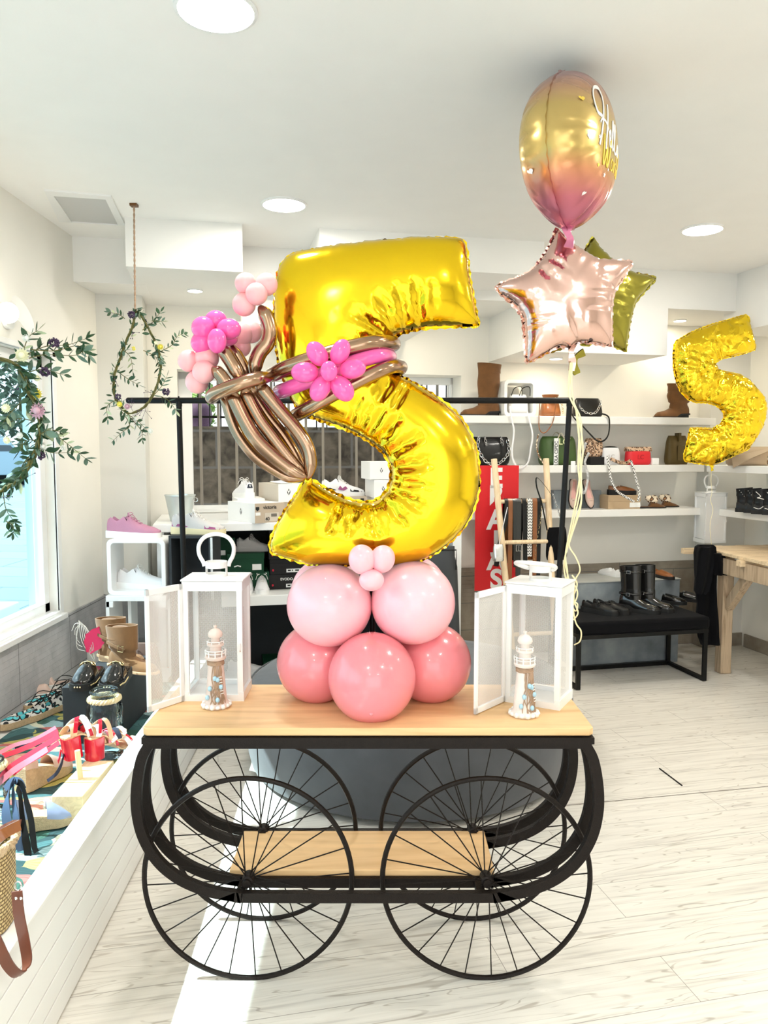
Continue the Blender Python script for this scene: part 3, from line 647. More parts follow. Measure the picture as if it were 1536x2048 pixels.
struct(b.build('ground_street', m_pave), 'pale paved street sloping up outside the shop window')
# car
cp = at(22, 925, Y=22); cp.z = .3+(-(cp.x)-1.9)*.0265
car = thing('parked_car', 'blue grey parked car across the street', 'car', (cp.x-1.2, cp.y, cp.z), rz=R(62))
m_car = M_('blue grey car paint', (.16, .24, .30), .2, coat=1, metal=.3)
prof = [(-2.1, .35), (-2.15, .7), (-1.95, .95), (-1.45, 1.02), (-.95, 1.42), (.6, 1.47), (1.15, 1.02), (1.9, .9), (2.15, .65), (2.1, .3)]
b = MB(); rings = []
for yy, ins in ((-.82, .0), (-.80, .0), (-.6, 0), (.6, 0), (.80, 0), (.82, 0)):
    k = 1 if abs(yy) < .7 else .97
    rings.append([(x*k, yy, .3+(z-.3)*(1 if abs(yy) < .7 else .93)) for x, z in prof])
b.loft(rings); b.build('body', m_car, car, bevel=.05)
b = MB()
for s in (-1, 1): b.add([(-1.25, s*.83, 1.0), (-.85, s*.81, 1.33), (.5, s*.81, 1.36), (.95, s*.83, 1.0)], [(0, 1, 2, 3)])
b.build('side_window', M_('dark car glass', (.02, .03, .04), .05), car)
for x in (-1.35, 1.35):
    for s in (-1, 1):
        b = MB(); b.lathe([(.0, -.1), (.33, -.1), (.33, .1), (0, .1)], 24, Rot(PI/2, 0, 0, (x, s*.78, .33))); b.build('wheel', m_soleb, car)
# tree
tp = at(62, 900, Y=26); tz = .3-(tp.x+1.9)*.0265
tr = thing('street_tree', 'leafy grey green tree behind the parked car', 'tree', (tp.x-1.2, tp.y+2, tz))
b = MB(); b.tube([(0, 0, 0), (.1, 0, 1.5), (0, .1, 3)], [.22, .18, .12], 10); b.build('trunk', m_vine, tr)
leaf_blob((0, 0, 3.6), (2.4, 2.2, 2.4), 2600, m_leafg, 'crown', .4).build('crown', M_('silvery tree leaves', (.20, .27, .19), .6, var=.5, vs=3), tr)
tr2 = thing('street_tree', 'second street tree, further along the street wall', 'tree', (tp.x-7, tp.y-2, tz+.1))
b = MB(); b.tube([(0, 0, 0), (.1, 0, 1.5), (0, .1, 3)], [.22, .18, .12], 10); b.build('trunk', m_vine, tr2)
leaf_blob((0, 0, 3.8), (3.0, 2.2, 2.4), 2000, m_leafg, 'crown', .4).build('crown', m_bush, tr2)
sp_ = at(48, 1235, X=-2.35); o = MB().box((-.1, -.16, 0), (.1, .16, .17)).build('stone_bollard', M_('pale blue stone', (.42, .50, .62), .8), loc=(sp_.x-.2, sp_.y, .33), bevel=.01); tag(o, 'pale stone block on the paving just outside the window', 'block')
# =====================  CART  =====================
CX = -.045; TZ = .757
cart = thing('display_cart', 'wheeled display cart with honey pine top and dark brown hammered iron hoops', 'cart', (CX, 2.22, 0))
CI = Matrix.Translation((CX, 2.22, 0)).inverted()
def cl_(ps): return [CI @ Vector(p) for p in ps]
# board tops
b = MB(); b.smooth = False
x0, x1, y0, y1 = -.655-CX, .568-CX, 2.03-2.22, 2.425-2.22
c = .012
b.prism([(x0, y0+c), (x0+c, y0), (x1-c, y0), (x1, y0+c), (x1, y1-c), (x1-c, y1), (x0+c, y1), (x0, y1-c)], TZ-.022, TZ)
b.build('tabletop', m_pine, cart, bevel=.003)
b = MB(); b.smooth = False; b.box((-.445-CX, 2.13-2.22, .283), (.318-CX, 2.36-2.22, .303)); b.build('lower_board', m_pine, cart, bevel=.003)
# top frame
b = MB(); b.smooth = False
X0, X1, Y0, Y1 = -.652-CX, .565-CX, 2.035-2.22, 2.42-2.22
b.sqtube([(X0, Y0, TZ-.034), (X1, Y0, TZ-.034), (X1, Y1, TZ-.034), (X0, Y1, TZ-.034)], .022, .018, closed=True, up=(0, 0, 1))
b.sqtube([(X0+.004, Y0+.004, TZ-.05), (X1-.004, Y0+.004, TZ-.05), (X1-.004, Y1-.004, TZ-.05), (X0+.004, Y1-.004, TZ-.05)], .016, .016, closed=True, up=(0, 0, 1))
b.build('top_frame', m_iron, cart)
half = [(299, 1478), (283, 1520), (274, 1575), (275, 1625), (288, 1675), (317, 1722), (360, 1757), (415, 1780), (470, 1790), (530, 1793)]
L = [at(x, y, Y=2.05) for x, y in half]
ctr = -.0455
prof = [(p.x-ctr, p.z) for p in L]
full = prof + [(-x, z) for x, z in reversed(prof)]
for Y, nm in ((2.05, 'hoop'), (2.125, 'hoop'), (2.335, 'hoop'), (2.405, 'hoop')):
    pts = smooth([(x+ctr-CX, Y-2.22, min(z, TZ-.045) if i not in (0, len(full)-1) else TZ-.05) for i, (x, z) in enumerate(full)], 6)
    b = MB(); b.smooth = False; b.sqtube(pts, .028, .020, up=(0, 1, 0)); b.build(nm, m_iron, cart, bevel=.002)
for x in (-.40, .27):
    b = MB(); b.smooth = False; b.box((x-.012-CX, 2.06-2.22, .262), (x+.012-CX, 2.40-2.22, .282)); b.build('cross_bar', m_iron, cart)
def wheel(x, y, z, r):
    b = MB(); b.tube([(r*math.cos(a)*.985, 0, r*math.sin(a)*.985) for a in [2*PI*i/72 for i in range(72)]], .0075, 8, closed=True, flat=(1.0, .9))
    w = b.build('wheel', m_iron, cart, loc=(x-CX, y-2.22, z))
    b = MB(); b.lathe([(.0, -.028), (.012, -.028), (.012, -.02), (.017, -.018), (.017, .018), (.012, .02), (.012, .028), (0, .028)], 16, Rot(PI/2)); b.build('hub', m_iron, w)
    n = 24; sp = None
    for i in range(n):
        a = 2*PI*i/n+.06; s = .012 if i % 2 else -.012
        if sp is None or True:
            b = MB(); a2 = a+(.35 if (i//2) % 2 else -.35)
            b.tube([(.014*math.cos(a2), s, .014*math.sin(a2)), (r*.98*math.cos(a), 0, r*.98*math.sin(a))], .0019, 5); b.build('spoke', m_iron, w)
    return w
WR = .298
wheel(-.384, 2.09, WR, WR); wheel(.289, 2.09, WR, WR); wheel(-.384, 2.37, WR, WR); wheel(.283, 2.37, WR, WR)

# =====================  LANTERNS  =====================
def lantern(label, loc, rz, w, d, h, door_ang=None, door_w=None, ring='up', mesh=m_perf):
    t = thing('lantern', label, 'lantern', loc, rz); f = .011
    b = MB(); b.smooth = False; ek = [0]; _box = b.box
    def gbox(a, c):
        e = ek[0]*.00022; ek[0] += 1; return _box((a[0]-e, a[1]-e, a[2]+(e if a[2] > .001 else 0)), (c[0]+e, c[1]+e, c[2]-e))
    b.box = gbox
    for x in (0, w-f*1.4):
        for y in (0, d-f): b.box((x, y, 0), (x+f*1.4, y+f, h))
    b.box((0, 0, 0), (w, d, .016)); b.box((0, 0, h-.03), (w, f, h)); b.box((0, d-f, h-.03), (w, d, h)); b.box((0, 0, h-.03), (f, d, h)); b.box((w-f, 0, h-.03), (w, d, h))
    b.box((0, d-f, 0), (w, d, .03)); b.box((0, 0, 0), (f, d, .03)); b.box((w-f, 0, 0), (w, d, .03)); b.box((0, 0, 0), (w, f, .022))
    b.build('frame', m_white, t)
    b = MB(); b.smooth = False; b.box((-.005, -.005, h), (w+.005, d+.005, h+.006)); b.build('roof', m_white, t, bevel=.002)
    b = MB(); b.smooth = False
    for q in ([(f, d-f/2, .03), (w-f, d-f/2, .03), (w-f, d-f/2, h-.03), (f, d-f/2, h-.03)], [(f/2, f, .03), (f/2, d-f, .03), (f/2, d-f, h-.03), (f/2, f, h-.03)], [(w-f/2, f, .03), (w-f/2, d-f, .03), (w-f/2, d-f, h-.03), (w-f/2, f, h-.03)]):
        b2 = MB(); b2.smooth = False; b2.add(q, [(0, 1, 2, 3)]); b2.build('mesh_panel', mesh, t)
    dw = door_w or w-.004
    b = MB(); b.smooth = False; g = .012
    b.box((0, -.006, .0), (g, .002, h-.008)); b.box((dw-g, -.006, 0), (dw, .002, h-.008)); b.box((0, -.006, 0), (dw, .002, .018)); b.box((0, -.006, h-.026), (dw, .002, h-.008))
    dr = b.build('door', m_white, t, bevel=.001, loc=(0, -.003, .002)); dr.rotation_euler.z = door_ang or 0
    b = MB(); b.smooth = False; b.add([(g, -.002, .018), (dw-g, -.002, .018), (dw-g, -.002, h-.026), (g, -.002, h-.026)], [(0, 1, 2, 3)]); b.build('door_mesh', mesh, dr)
    for z in (h*.2, h*.78):
        b = MB(); b.tube([(-.002, -.004, z-.014), (-.002, -.004, z+.014)], .0028, 8); b.build('hinge', m_silver, t)
    b = MB(); b.tube(smooth([(w-.006, -.002, h*.42), (w-.006, -.012, h*.43), (w-.006, -.012, h*.47), (w-.006, -.002, h*.48)], 4), .0022, 6); b.build('catch', m_whitem, t)
    # collar: short drum with openings, then the carrying ring
    c = Vector((w/2, d/2, h+.006)); r = .033
    b = MB(); b.smooth = False
    n = 32
    def arc(a0, a1, z0, z1, rr, th=.002):
        k = max(2, int((a1-a0)/(2*PI)*n)); v = []
        for i in range(k+1):
            a = a0+(a1-a0)*i/k
            for q, z in ((rr, z0), (rr, z1), (rr-th, z1), (rr-th, z0)): v.append((c.x+q*math.cos(a), c.y+q*math.sin(a), c.z+z))
        b.add(v, [(i*4+j, i*4+(j+1) % 4, i*4+4+(j+1) % 4, i*4+4+j) for i in range(k) for j in range(4)]+[(0, 1, 2, 3), (k*4+3, k*4+2, k*4+1, k*4)])
    b.smooth = True
    arc(0, 2*PI, 0, .008, r); arc(0, 2*PI, .026, .045, r)
    for a in (0, PI): arc(a-.35, a+.35, .006, .03, r)
    b.build('collar', m_whitem, t)
    R_ = .040
    if ring == 'up':
        pts = [(c.x-.037, c.y, c.z+.03), (c.x-.040, c.y, c.z+.042), (c.x-.052, c.y, c.z+.066), (c.x-.052, c.y, c.z+.095), (c.x-.034, c.y, c.z+.119), (c.x, c.y, c.z+.128)]
    else:
        pts = [(c.x-.037, c.y, c.z+.034), (c.x-.045, c.y-.012, c.z+.038), (c.x-.056, c.y-.035, c.z+.047), (c.x-.054, c.y-.065, c.z+.056), (c.x-.034, c.y-.088, c.z+.062), (c.x, c.y-.097, c.z+.064)]
    pts = pts + [(2*c.x-x, y, z) for x, y, z in reversed(pts[:-1])]
    b = MB(); b.tube(smooth(pts, 5), .0062, 10); b.build('handle', m_whitem, t)
    return t
bl = at(369, 1402, z=TZ); fe = at(297, 1426, z=TZ)
ang = math.atan2(fe.y-bl.y, fe.x-bl.x)
lantern('white perforated metal lantern with upright ring handle, on the window end of the cart', (bl.x, bl.y, TZ), 0, .176, .135, .362, ang, (fe-bl).length)
bl = at(1010, 1403, z=TZ); br_ = at(1118, 1421, z=TZ); fe = at(951, 1430, z=TZ)
rz = math.atan2(br_.y-bl.y, br_.x-bl.x); ang = math.atan2(fe.y-bl.y, fe.x-bl.x)-rz
lantern('white perforated metal lantern with folded ring handle, below the star balloons on the cart', (bl.x, bl.y, TZ), rz, (br_-bl).length, .13, .358, ang, (fe-bl).length, ring='down')

# =====================  LIGHTHOUSES  =====================
def lighthouse(label, loc, rz, tint=m_bleach, s=1.0):
    t = thing('lighthouse_figurine', label, 'figurine', loc, rz); t.scale = (s, s, s)
    b = MB(); b.lathe([(.036, .0), (.040, .004), (.040, .012), (.034, .016), (.031, .02), (.0225, .125), (.0215, .13)], 20); b.build('tower', tint, t)
    b = MB()
    for i in range(15):
        a = 2*PI*i/15; b.ball((.038*math.cos(a), .038*math.sin(a), .008), (.0075, .0075, .006+.002*(i % 2)), 8, 6)
    b.build('pebble_base', m_whitem, t)
    b = MB()
    for k in range(4): b.tube([((.0225+.001*math.sin(9*a+k))*math.cos(a), (.0225+.001*math.sin(9*a+k))*math.sin(a), .128+k*.003) for a in [2*PI*i/28 for i in range(28)]], .0022, 6, closed=True)
    b.build('rope_collar', m_drift, t)
    b = MB(); b.lathe([(.020, .138), (.029, .143), (.031, .149), (.029, .153), (.017, .153), (.0165, .182), (.024, .183), (.025, .188), (.020, .191), (.0125, .191), (.0125, .210), (.014, .212)], 20); b.build('gallery', tint, t)
    b = MB()
    for i in range(9):
        a = 2*PI*i/9; b.tube([(.0285*math.cos(a), .0285*math.sin(a), .152), (.0295*math.cos(a), .0295*math.sin(a), .170)], .0018, 6)
    for z in (.162, .170): b.tube([(.0295*math.cos(a), .0295*math.sin(a), z) for a in [2*PI*i/24 for i in range(24)]], .0013, 6, closed=True)
    for i in range(7):
        a = 2*PI*i/7; b.tube([(.0235*math.cos(a), .0235*math.sin(a), .187), (.0240*math.cos(a), .0240*math.sin(a), .196)], .0013, 5)
    b.tube([(.0240*math.cos(a), .0240*math.sin(a), .196) for a in [2*PI*i/20 for i in range(20)]], .0012, 5, closed=True)
    b.build('railing', m_whitem, t)
    b = MB(); b.lathe([(.0, .206), (.019, .208), (.0215, .213), (.0195, .222), (.012, .230), (.004, .233), (.003, .235), (.0052, .238), (.0052, .241), (0, .244)], 20); b.build('dome', tint, t)
    b = MB()
    for i in range(17):
        a0 = -PI/2+.15+rng.uniform(-.5, .75); z0 = .126; pts = []
        for j in range(7):
            z = z0-.112*j/6; r = .0225+(.125-z)*.085+.0015; a = a0+(.05+.42*(j/6))*(rng.uniform(-.7, .8)); pts.append((r*math.cos(a), r*math.sin(a), z))
        b.tube(smooth(pts, 3), .0014, 5)
    b.build('net', m_drift, t)
    b = MB()
    for z, a in ((.092, -1.45), (.088, -1.2), (.062, -1.95), (.035, -2.2), (.030, -1.25), (.066, -.9)):
        r = .0225+(.125-z)*.085+.004; b.ball((r*math.cos(a), r*math.sin(a), z), (.0062, .0062, .0075), 10, 8)
    b.build('float_beads', m_bead, t)
    b = MB()
    for k in range(7):
        z = .095-.008*k; a = -.95+.02*k; r = .0225+(.125-z)*.085+.004; b.box((-.005, -.001, -.0012), (.005, .001, .0012), Rot(0, 0, a+PI/2, (r*math.cos(a), r*math.sin(a), z)))
    b.build('ladder_charm', m_whitem, t)
    return t
p = at(433, 1413, z=TZ); lighthouse('pinkish whitewashed lighthouse figurine in front of the lantern at the window end', (p.x, p.y, TZ), 0)
p = at(1048, 1430, z=TZ); lighthouse('whitewashed lighthouse figurine in front of the lantern with the folded handle', (p.x, p.y, TZ), .2, M_('whiter washed wood', (.80, .72, .66), .7, var=.15, vs=26, bump=.4, bs=90))

# =====================  BALLOONS  =====================
def latex(label, px, py, rpx, Y, mat, group=None, squash=1, name='round_balloon', rot=0, knot=True, knob=None):
    c = at(px, py, Y=Y); r = rpx*(c-CO).dot(FW)/FPX
    b = MB(); b.ball((0, 0, 0), (r, r, r*squash), 40, 28)
    if knob: 
        k = Vector(knob).normalized(); b.ball(k*r*.985, r*.055, 10, 8)
    o = b.build(name, mat, loc=c); o.rotation_euler.y = rot
    tag(o, label, 'balloon', group); return o
g = 'latex balloons under the golden number'
latex('pale pink round balloon in the upper ring, on the window end', 659, 1210, 85, 2.22, m_lpink, g, .97)
latex('pale pink round balloon in the upper ring, on the red poster side', 826, 1205, 84, 2.22, m_lpink, g, .99)
latex('pale pink balloon at the back of the upper ring, peeking out beside the shoe boxes', 655, 1188, 74, 2.44, m_lpink, g)
latex('pale pink balloon at the back of the upper ring, peeking out beside the dark chair', 822, 1182, 72, 2.44, m_lpink, g)
latex('rose pink round balloon at the very front of the lower ring', 744, 1355, 87.5, 2.14, m_rose, g, 1.03, knob=(.0, -.9, -.62))
latex('rose pink round balloon of the lower ring nearer the window', 634, 1325, 80, 2.29, m_rose, g)
latex('rose pink round balloon of the lower ring nearer the dark chair', 862, 1325, 80, 2.29, m_rose, g)
g2 = 'small pink balloons tied under the number'
latex('small pale pink balloon tied under the number, upper one by the window end', 724, 1119, 27, 2.09, m_lpink, g2, 1.12, rot=-.15)
latex('small pale pink balloon tied under the number, upper one by the poster side', 765, 1118, 25, 2.10, m_lpink, g2, 1.12, rot=.25)
latex('small pale pink balloon tied under the number, lowest of the trio', 743, 1160, 25, 2.08, m_lpink, g2, .88)
# stand: weighted base and stem that the rings are tied to
st_ = thing('balloon_stand', 'red tube stand hidden among the balloons under the golden number', 'stand', (-.035, 2.27, TZ))
b = MB(); b.lathe([(.05, 0), (.05, .008), (.012, .012), (.008, .02), (.008, .40), (0, .40)], 16); b.build('pole', m_black, st_)
b = MB(); b.lathe([(.009, .15), (.02, .155), (.02, .165), (.012, .20), (.009, .21)], 14); b.build('clip', m_red, st_)

def solve_height(poly, h):
    """heights of a foil shape blown up over the closed outline"""
    P = np.array(poly); mn = P.min(0)-2*h; mx = P.max(0)+2*h
    nx, ny = int((mx[0]-mn[0])/h)+1, int((mx[1]-mn[1])/h)+1
    gx = mn[0]+np.arange(nx)*h; gy = mn[1]+np.arange(ny)*h; X, Y = np.meshgrid(gx, gy, indexing='ij')
    ins = np.zeros_like(X, bool); n = len(P)
    for i in range(n):
        x1, y1 = P[i]; x2, y2 = P[(i+1) % n]
        if y1 == y2: continue
        c = ((y1 > Y) != (y2 > Y)) & (X < (x2-x1)*(Y-y1)/(y2-y1)+x1); ins ^= c
    u = np.zeros_like(X)
    for it in range(1600):
        v = u.copy(); v[1:-1, 1:-1] = .25*(u[2:, 1:-1]+u[:-2, 1:-1]+u[1:-1, 2:]+u[1:-1, :-2]+h*h); u = np.where(ins, v, 0)
    return mn, h, u, ins
def foil(name, outline, toW, mat, parent=None, thick=1.0, step=.007, grid=.012, crease=None, pucker=.004, cap=None, power=.5, wrinkle=0, loc=None, seam=True):
    """outline in plane metres; toW maps (x, z, depth) to the object's own space"""
    P = [Vector((p[0], p[1])) for p in outline]; n = len(P); Q = []
    for i in range(n):
        a, c = P[i], P[(i+1) % n]; k = max(1, int((c-a).length/step))
        for j in range(k): Q.append(a+(c-a)*j/k)
    mn, h, u, ins = solve_height([(q.x, q.y) for q in Q], grid*.6)
    arr = np.array([(q.x, q.y) for q in Q])
    def U(x, y):
        fx, fy = (x-mn[0])/h, (y-mn[1])/h; i, j = int(fx), int(fy); a, c = fx-i, fy-j
        if i < 0 or j < 0 or i+1 >= u.shape[0] or j+1 >= u.shape[1]: return 0
        return u[i, j]*(1-a)*(1-c)+u[i+1, j]*a*(1-c)+u[i, j+1]*(1-a)*c+u[i+1, j+1]*a*c
    pts = list(Q); lo, hi = arr.min(0), arr.max(0)
    y = lo[1]; r = 0
    while y < hi[1]:
        x = lo[0]+(r % 2)*grid/2
        while x < hi[0]:
            i, j = int((x-mn[0])/h+.5), int((y-mn[1])/h+.5)
            if ins[i, j] and np.min(np.hypot(arr[:, 0]-x, arr[:, 1]-y)) > grid*.35: pts.append(Vector((x, y)))
            x += grid
        y += grid*.87; r += 1
    # extra rings near the seam for the puckers
    res = delaunay_2d_cdt([Vector((p.x, p.y)) for p in pts], [(i, (i+1) % len(Q)) for i in range(len(Q))], [], 0, 1e-5)
    V, F = res[0], res[2]; faces = []
    for f in F:
        c = sum((V[i] for i in f), Vector((0, 0)))/len(f); i, j = int((c.x-mn[0])/h+.5), int((c.y-mn[1])/h+.5)
        if ins[i, j]: faces.append(list(f))
    onb = []; Hh = []; 
    # seam curvature for the creases
    m = len(Q); cur = np.zeros(m); w = 6
    area = sum(arr[i][0]*arr[(i+1) % m][1]-arr[(i+1) % m][0]*arr[i][1] for i in range(m)); sg = 1 if area > 0 else -1
    for i in range(m):
        a = arr[i]-arr[i-w]; c = arr[(i+w) % m]-arr[i]; cr = (a[0]*c[1]-a[1]*c[0])*sg; cur[i] = math.atan2(cr, a.dot(c))
    cur = np.convolve(np.r_[cur[-9:], cur, cur[:9]], np.ones(19)/19, 'same')[9:-9]
    arcl = np.cumsum(np.r_[0, np.hypot(*(np.roll(arr, -1, 0)-arr).T)])[:-1]
    for v in V:
        dd = np.hypot(arr[:, 0]-v.x, arr[:, 1]-v.y); i = int(dd.argmin()); d = dd[i]
        z = thick*(max(0, U(v.x, v.y))*2)**power
        if cap: z = cap*math.tanh(z/cap)
        s = arcl[i]
        k = math.exp(-d/.022)*min(1, d/.004)
        z += pucker*k*math.sin(s*2*PI/.016+2*math.sin(s*23))*(1 if cur[i] < .05 else .5)
        if cur[i] < -.06:                                    # inside of a bend: long radial folds
            q = min(1, -cur[i]/.20); ph = s*2*PI/.034+1.5*math.sin(s*31)
            fold = abs(math.sin(ph/2))**.5
            z -= (crease or .012)*q*math.exp(-((d-.045)/.055)**2)*(1-fold)*1.6*min(1, d/.01)
            z -= .0025*q*math.exp(-d/.08)*math.sin(ph*3)*min(1, d/.006)
        if wrinkle and d > .003:
            p3 = Vector((v.x*10, v.y*10, 3.3)); z *= 1-.12*abs(mnoise.noise(p3*.6)); a_ = mnoise.noise(p3); z -= wrinkle*(1-abs(a_)*2)**3*min(1, d/.02) if abs(a_) < .5 else 0
            p4 = Vector((v.x*19, v.y*19, 9)); a_ = mnoise.noise(p4); z -= wrinkle*.5*(1-abs(a_)*2)**3*min(1, d/.02) if abs(a_) < .5 else 0
        Hh.append(max(0, z)); onb.append(d < 1e-5)
    b = MB(); nV = len(V); vs = []; back = {}
    for i, v in enumerate(V): vs.append(toW(v.x, v.y, 0 if onb[i] else Hh[i]))
    for i, v in enumerate(V):
        if onb[i]: back[i] = i
        else: back[i] = len(vs); vs.append(toW(v.x, v.y, -Hh[i]))
    b.add(vs, faces+[[back[i] for i in reversed(f)] for f in faces])
    o = b.build(name, mat, parent, ang=180, loc=loc)
    if seam:                                                  # flat scalloped seam edge round the outline
        b = MB(); m = len(Q); v = []
        for i in range(m):
            t = Vector(arr[(i+1) % m]-arr[i-1]).normalized(); nn = Vector((t.y, -t.x))*sg
            s = arcl[i]; wv = .0045+.0022*math.sin(s*2*PI/.028); zz = .0022*math.sin(s*2*PI/.016)
            q = arr[i]; v += [toW(q[0]-nn.x*.002, q[1]-nn.y*.002, zz), toW(q[0]+nn.x*wv, q[1]+nn.y*wv, zz*1.5)]
        b.add(v, [(2*i, 2*i+1, 2*((i+1) % m)+1, 2*((i+1) % m)) for i in range(m)]); b.build('seam', mat, parent if parent is not None else o)
    return o
def px_outline(px, Y, org, k=0):
    L = [at(x, y, Y=Y) for x, y in px]; L = [(p.x-org.x, p.z-org.z) for p in L]
    if k: L = [(p.x, p.y) for p in smooth([(x, z, 0) for x, z in L], k, closed=True)]
    return L
five = [(581,511),(600,505),(667,494),(722,488),(815,479),(892,476),(919,478),(930,487),(935,510),(937,535),(940,560),(947,594),(953,628),(957,645),(956,652),(930,653),(879,655),(837,659),(806,666),(786,677),(776,692),(772,708),(778,728),(792,746),(824,764),(858,784),(896,810),(921,835),(940,865),(953,899),(958,937),(958,975),(951,1009),(938,1038),(917,1068),(887,1095),(854,1116),(815,1128),(773,1131),(731,1130),(667,1130),(621,1129),(595,1123),(570,1115),(546,1107),(540,1098),(541,1080),(549,1060),(562,1034),(578,1009),(593,987),(602,970),(612,961),(628,962),(646,973),(672,987),(705,1000),(735,1004),(758,996),(775,977),(782,949),(777,924),(763,903),(739,884),(710,867),(672,852),(642,842),(612,830),(592,812),(577,780),(560,737),(552,690),(548,650),(549,611),(552,565),(562,530)]
G5Y = 2.27
o5 = at(750, 800, Y=G5Y)
t5 = thing('number_balloon', 'giant shiny gold foil balloon shaped like the number 5 standing on pink balloons', 'balloon', o5)
foil('foil_body', px_outline(five, G5Y, o5, 2), lambda x, z, d: (x, -d, z), m_gold, t5, thick=1.12, cap=.135, crease=.020, pucker=.0035, grid=.0105, power=.5)

# ---- long twisted balloons ----
def pxs(L, Y):
    out = []
    for q in L:
        y = q[2] if len(q) > 2 else Y; out.append(at(q[0], q[1], Y=y))
    return out
def long_balloon(name, L, Y, rpx, mat, parent=None, org=None, taper=True, n=14, k=6):
    P = smooth(pxs(L, Y), k); r = rpx*Y/FPX; m = len(P)
    rr = []
    for i in range(m):
        t = i/(m-1); e = 1
        if taper:
            dd = min(t, 1-t)*m*.5
            e = min(1, math.sqrt(max(0, min(1, (dd+.25)/3.0))))
        rr.append(r*max(.12, e))
    if org is not None: P = [p-org for p in P]
    b = MB(); b.tube(P, rr, n); return b.build(name, mat, parent, ang=180)
bo = at(490, 790, Y=2.12)
bq = thing('balloon_bouquet', 'bouquet of bronze balloon stems with pink balloon blossoms tied to the golden number', 'balloon bouquet', bo)
BY = 2.10
for L, Y, r in (([(608, 958), (574, 953), (539, 934), (509, 911), (481, 876), (464, 841), (452, 800), (446, 775)], 2.16, 11.5),
                ([(612, 955), (579, 937), (546, 911), (513, 878), (490, 841), (470, 800), (460, 778)], 2.08, 14),
                ([(610, 950), (593, 934), (570, 906), (542, 869), (518, 836), (494, 791), (486, 775)], 2.09, 13),
                ([(614, 950), (600, 930), (588, 906), (565, 869), (535, 831), (508, 789), (498, 770)], 2.13, 12),
                ([(617, 957), (621, 925), (614, 892), (593, 859), (563, 824), (528, 782), (515, 765)], 2.09, 14),
                ([(486, 770), (468, 735), (452, 708), (440, 690)], 2.09, 14), ([(500, 762), (488, 735), (475, 712), (462, 690)], 2.15, 12),
                ([(464, 783), (450, 762), (436, 745), (422, 737)], 2.08, 13),
                ([(508, 760), (511, 728), (520, 705), (535, 686), (540, 662), (532, 632), (519, 612)], 2.12, 15)):
    long_balloon('stem', L, Y, r, m_chrome, bq, bo)
long_balloon('tie_band', [(548, 752, 2.12), (520, 757, 2.04), (490, 764, 2.02), (455, 777, 2.03), (430, 788, 2.06), (424, 795, 2.11), (436, 788, 2.17)], 2.06, 14, m_chrome, bq, bo)
b = MB()
c = at(617, 962, Y=2.12)-bo
b.ball(c, .012, 10, 8); b.build('knot', m_gold, bq)
def blossom(name, balls, mat, Y, core=None, mats=None):
    root = None
    for i, q in enumerate(balls):
        px, py, r = q[:3]; y = Y+(q[3] if len(q) > 3 else 0); c = at(px, py, Y=y)-bo; rr = r*(y)/FPX*1.0
        b = MB(); b.ball(c, (rr, rr*.95, rr*(q[4] if len(q) > 4 else 1)), 24, 16)
        if root is None: root = b.build(name, mat, bq, ang=180)
        else: b.build('petal', mat, root, ang=180)
blossom('blossom', [(513, 588, 22, -.02), (491, 567, 21), (533, 569, 22), (488, 609, 23)], m_bpink, 2.12)
blossom('blossom', [(414, 716, 24), (378, 722, 22, .01), (408, 744, 23, -.03), (394, 764, 23)], m_bpink, 2.12)
blossom('blossom', [(482, 668, 24, .07), (502, 664, 22, .09), (482, 694, 20, .08), (465, 690, 18, .07)], m_bpink, 2.14)
blossom('blossom', [(434, 682, 19, -.05, 1.28), (407, 656, 24, 0, .95), (458, 658, 24, -.01, .85), (432, 641, 22, .02, .9), (405, 686, 23, .01, 1.0), (455, 678, 20, .03, .7)], m_mag, 2.10)
# ---- bands round the waist of the number and the flower on it ----
def band(label, L, mat, r):
    P = smooth(pxs(L, G5Y), 6, closed=True); c = sum(P, Vector())/len(P); b = MB(); b.tube([p-c for p in P], r, 14, closed=True)
    o = b.build('balloon_band', mat, loc=c, ang=180); tag(o, label, 'balloon', 'long balloons wound round the number'); return o
f_, k_ = 2.09, 2.44
band('bronze long balloon wound round the number, the upper one above the pink band', [(548, 748, 2.15), (580, 733, f_), (640, 712, f_-.02), (700, 695, f_-.02), (752, 685, f_), (781, 686, 2.17), (786, 690, 2.28), (760, 696, k_), (640, 720, k_), (560, 744, k_), (545, 749, 2.28)], m_chrome, .0205)
band('hot pink long balloon wound round the number between the two bronze ones', [(562, 783, 2.15), (600, 768, f_), (650, 748, f_-.02), (710, 724, f_-.02), (755, 712, f_), (776, 712, 2.17), (778, 716, 2.28), (752, 722, k_), (640, 750, k_), (575, 776, k_), (560, 782, 2.28)], m_mag, .0205)
band('bronze long balloon wound round the number, the lower one below the pink band', [(590, 832, 2.15), (620, 815, f_), (665, 790, f_-.02), (725, 758, f_-.02), (772, 737, f_), (797, 732, 2.17), (800, 738, 2.28), (770, 750, k_), (670, 790, k_), (605, 824, k_), (588, 834, 2.28)], m_chrome, .0190)
fo = at(659, 744, Y=1.99)
fl = thing('balloon_flower', 'hot pink balloon flower with six petals on the front of the golden number', 'balloon flower', fo)
sc = (fo-CO).dot(FW)/FPX
for i, (px, py, ln, w) in enumerate(((634, 707, 27, 20), (680, 703, 27, 19), (705, 737, 27, 20), (684, 776, 29, 21), (640, 776, 28, 20), (609, 744, 28, 21))):
    dx, dz = (px-659)*sc, -(py-744)*sc; a = math.atan2(dx, dz); b = MB()
    b.ball((0, 0, 0), (w*sc, w*sc*.9, ln*sc), 24, 16, Matrix.Translation((dx, .012, dz)) @ Matrix.Rotation(a, 4, 'Y')); b.build('petal', m_mag, fl, ang=180)
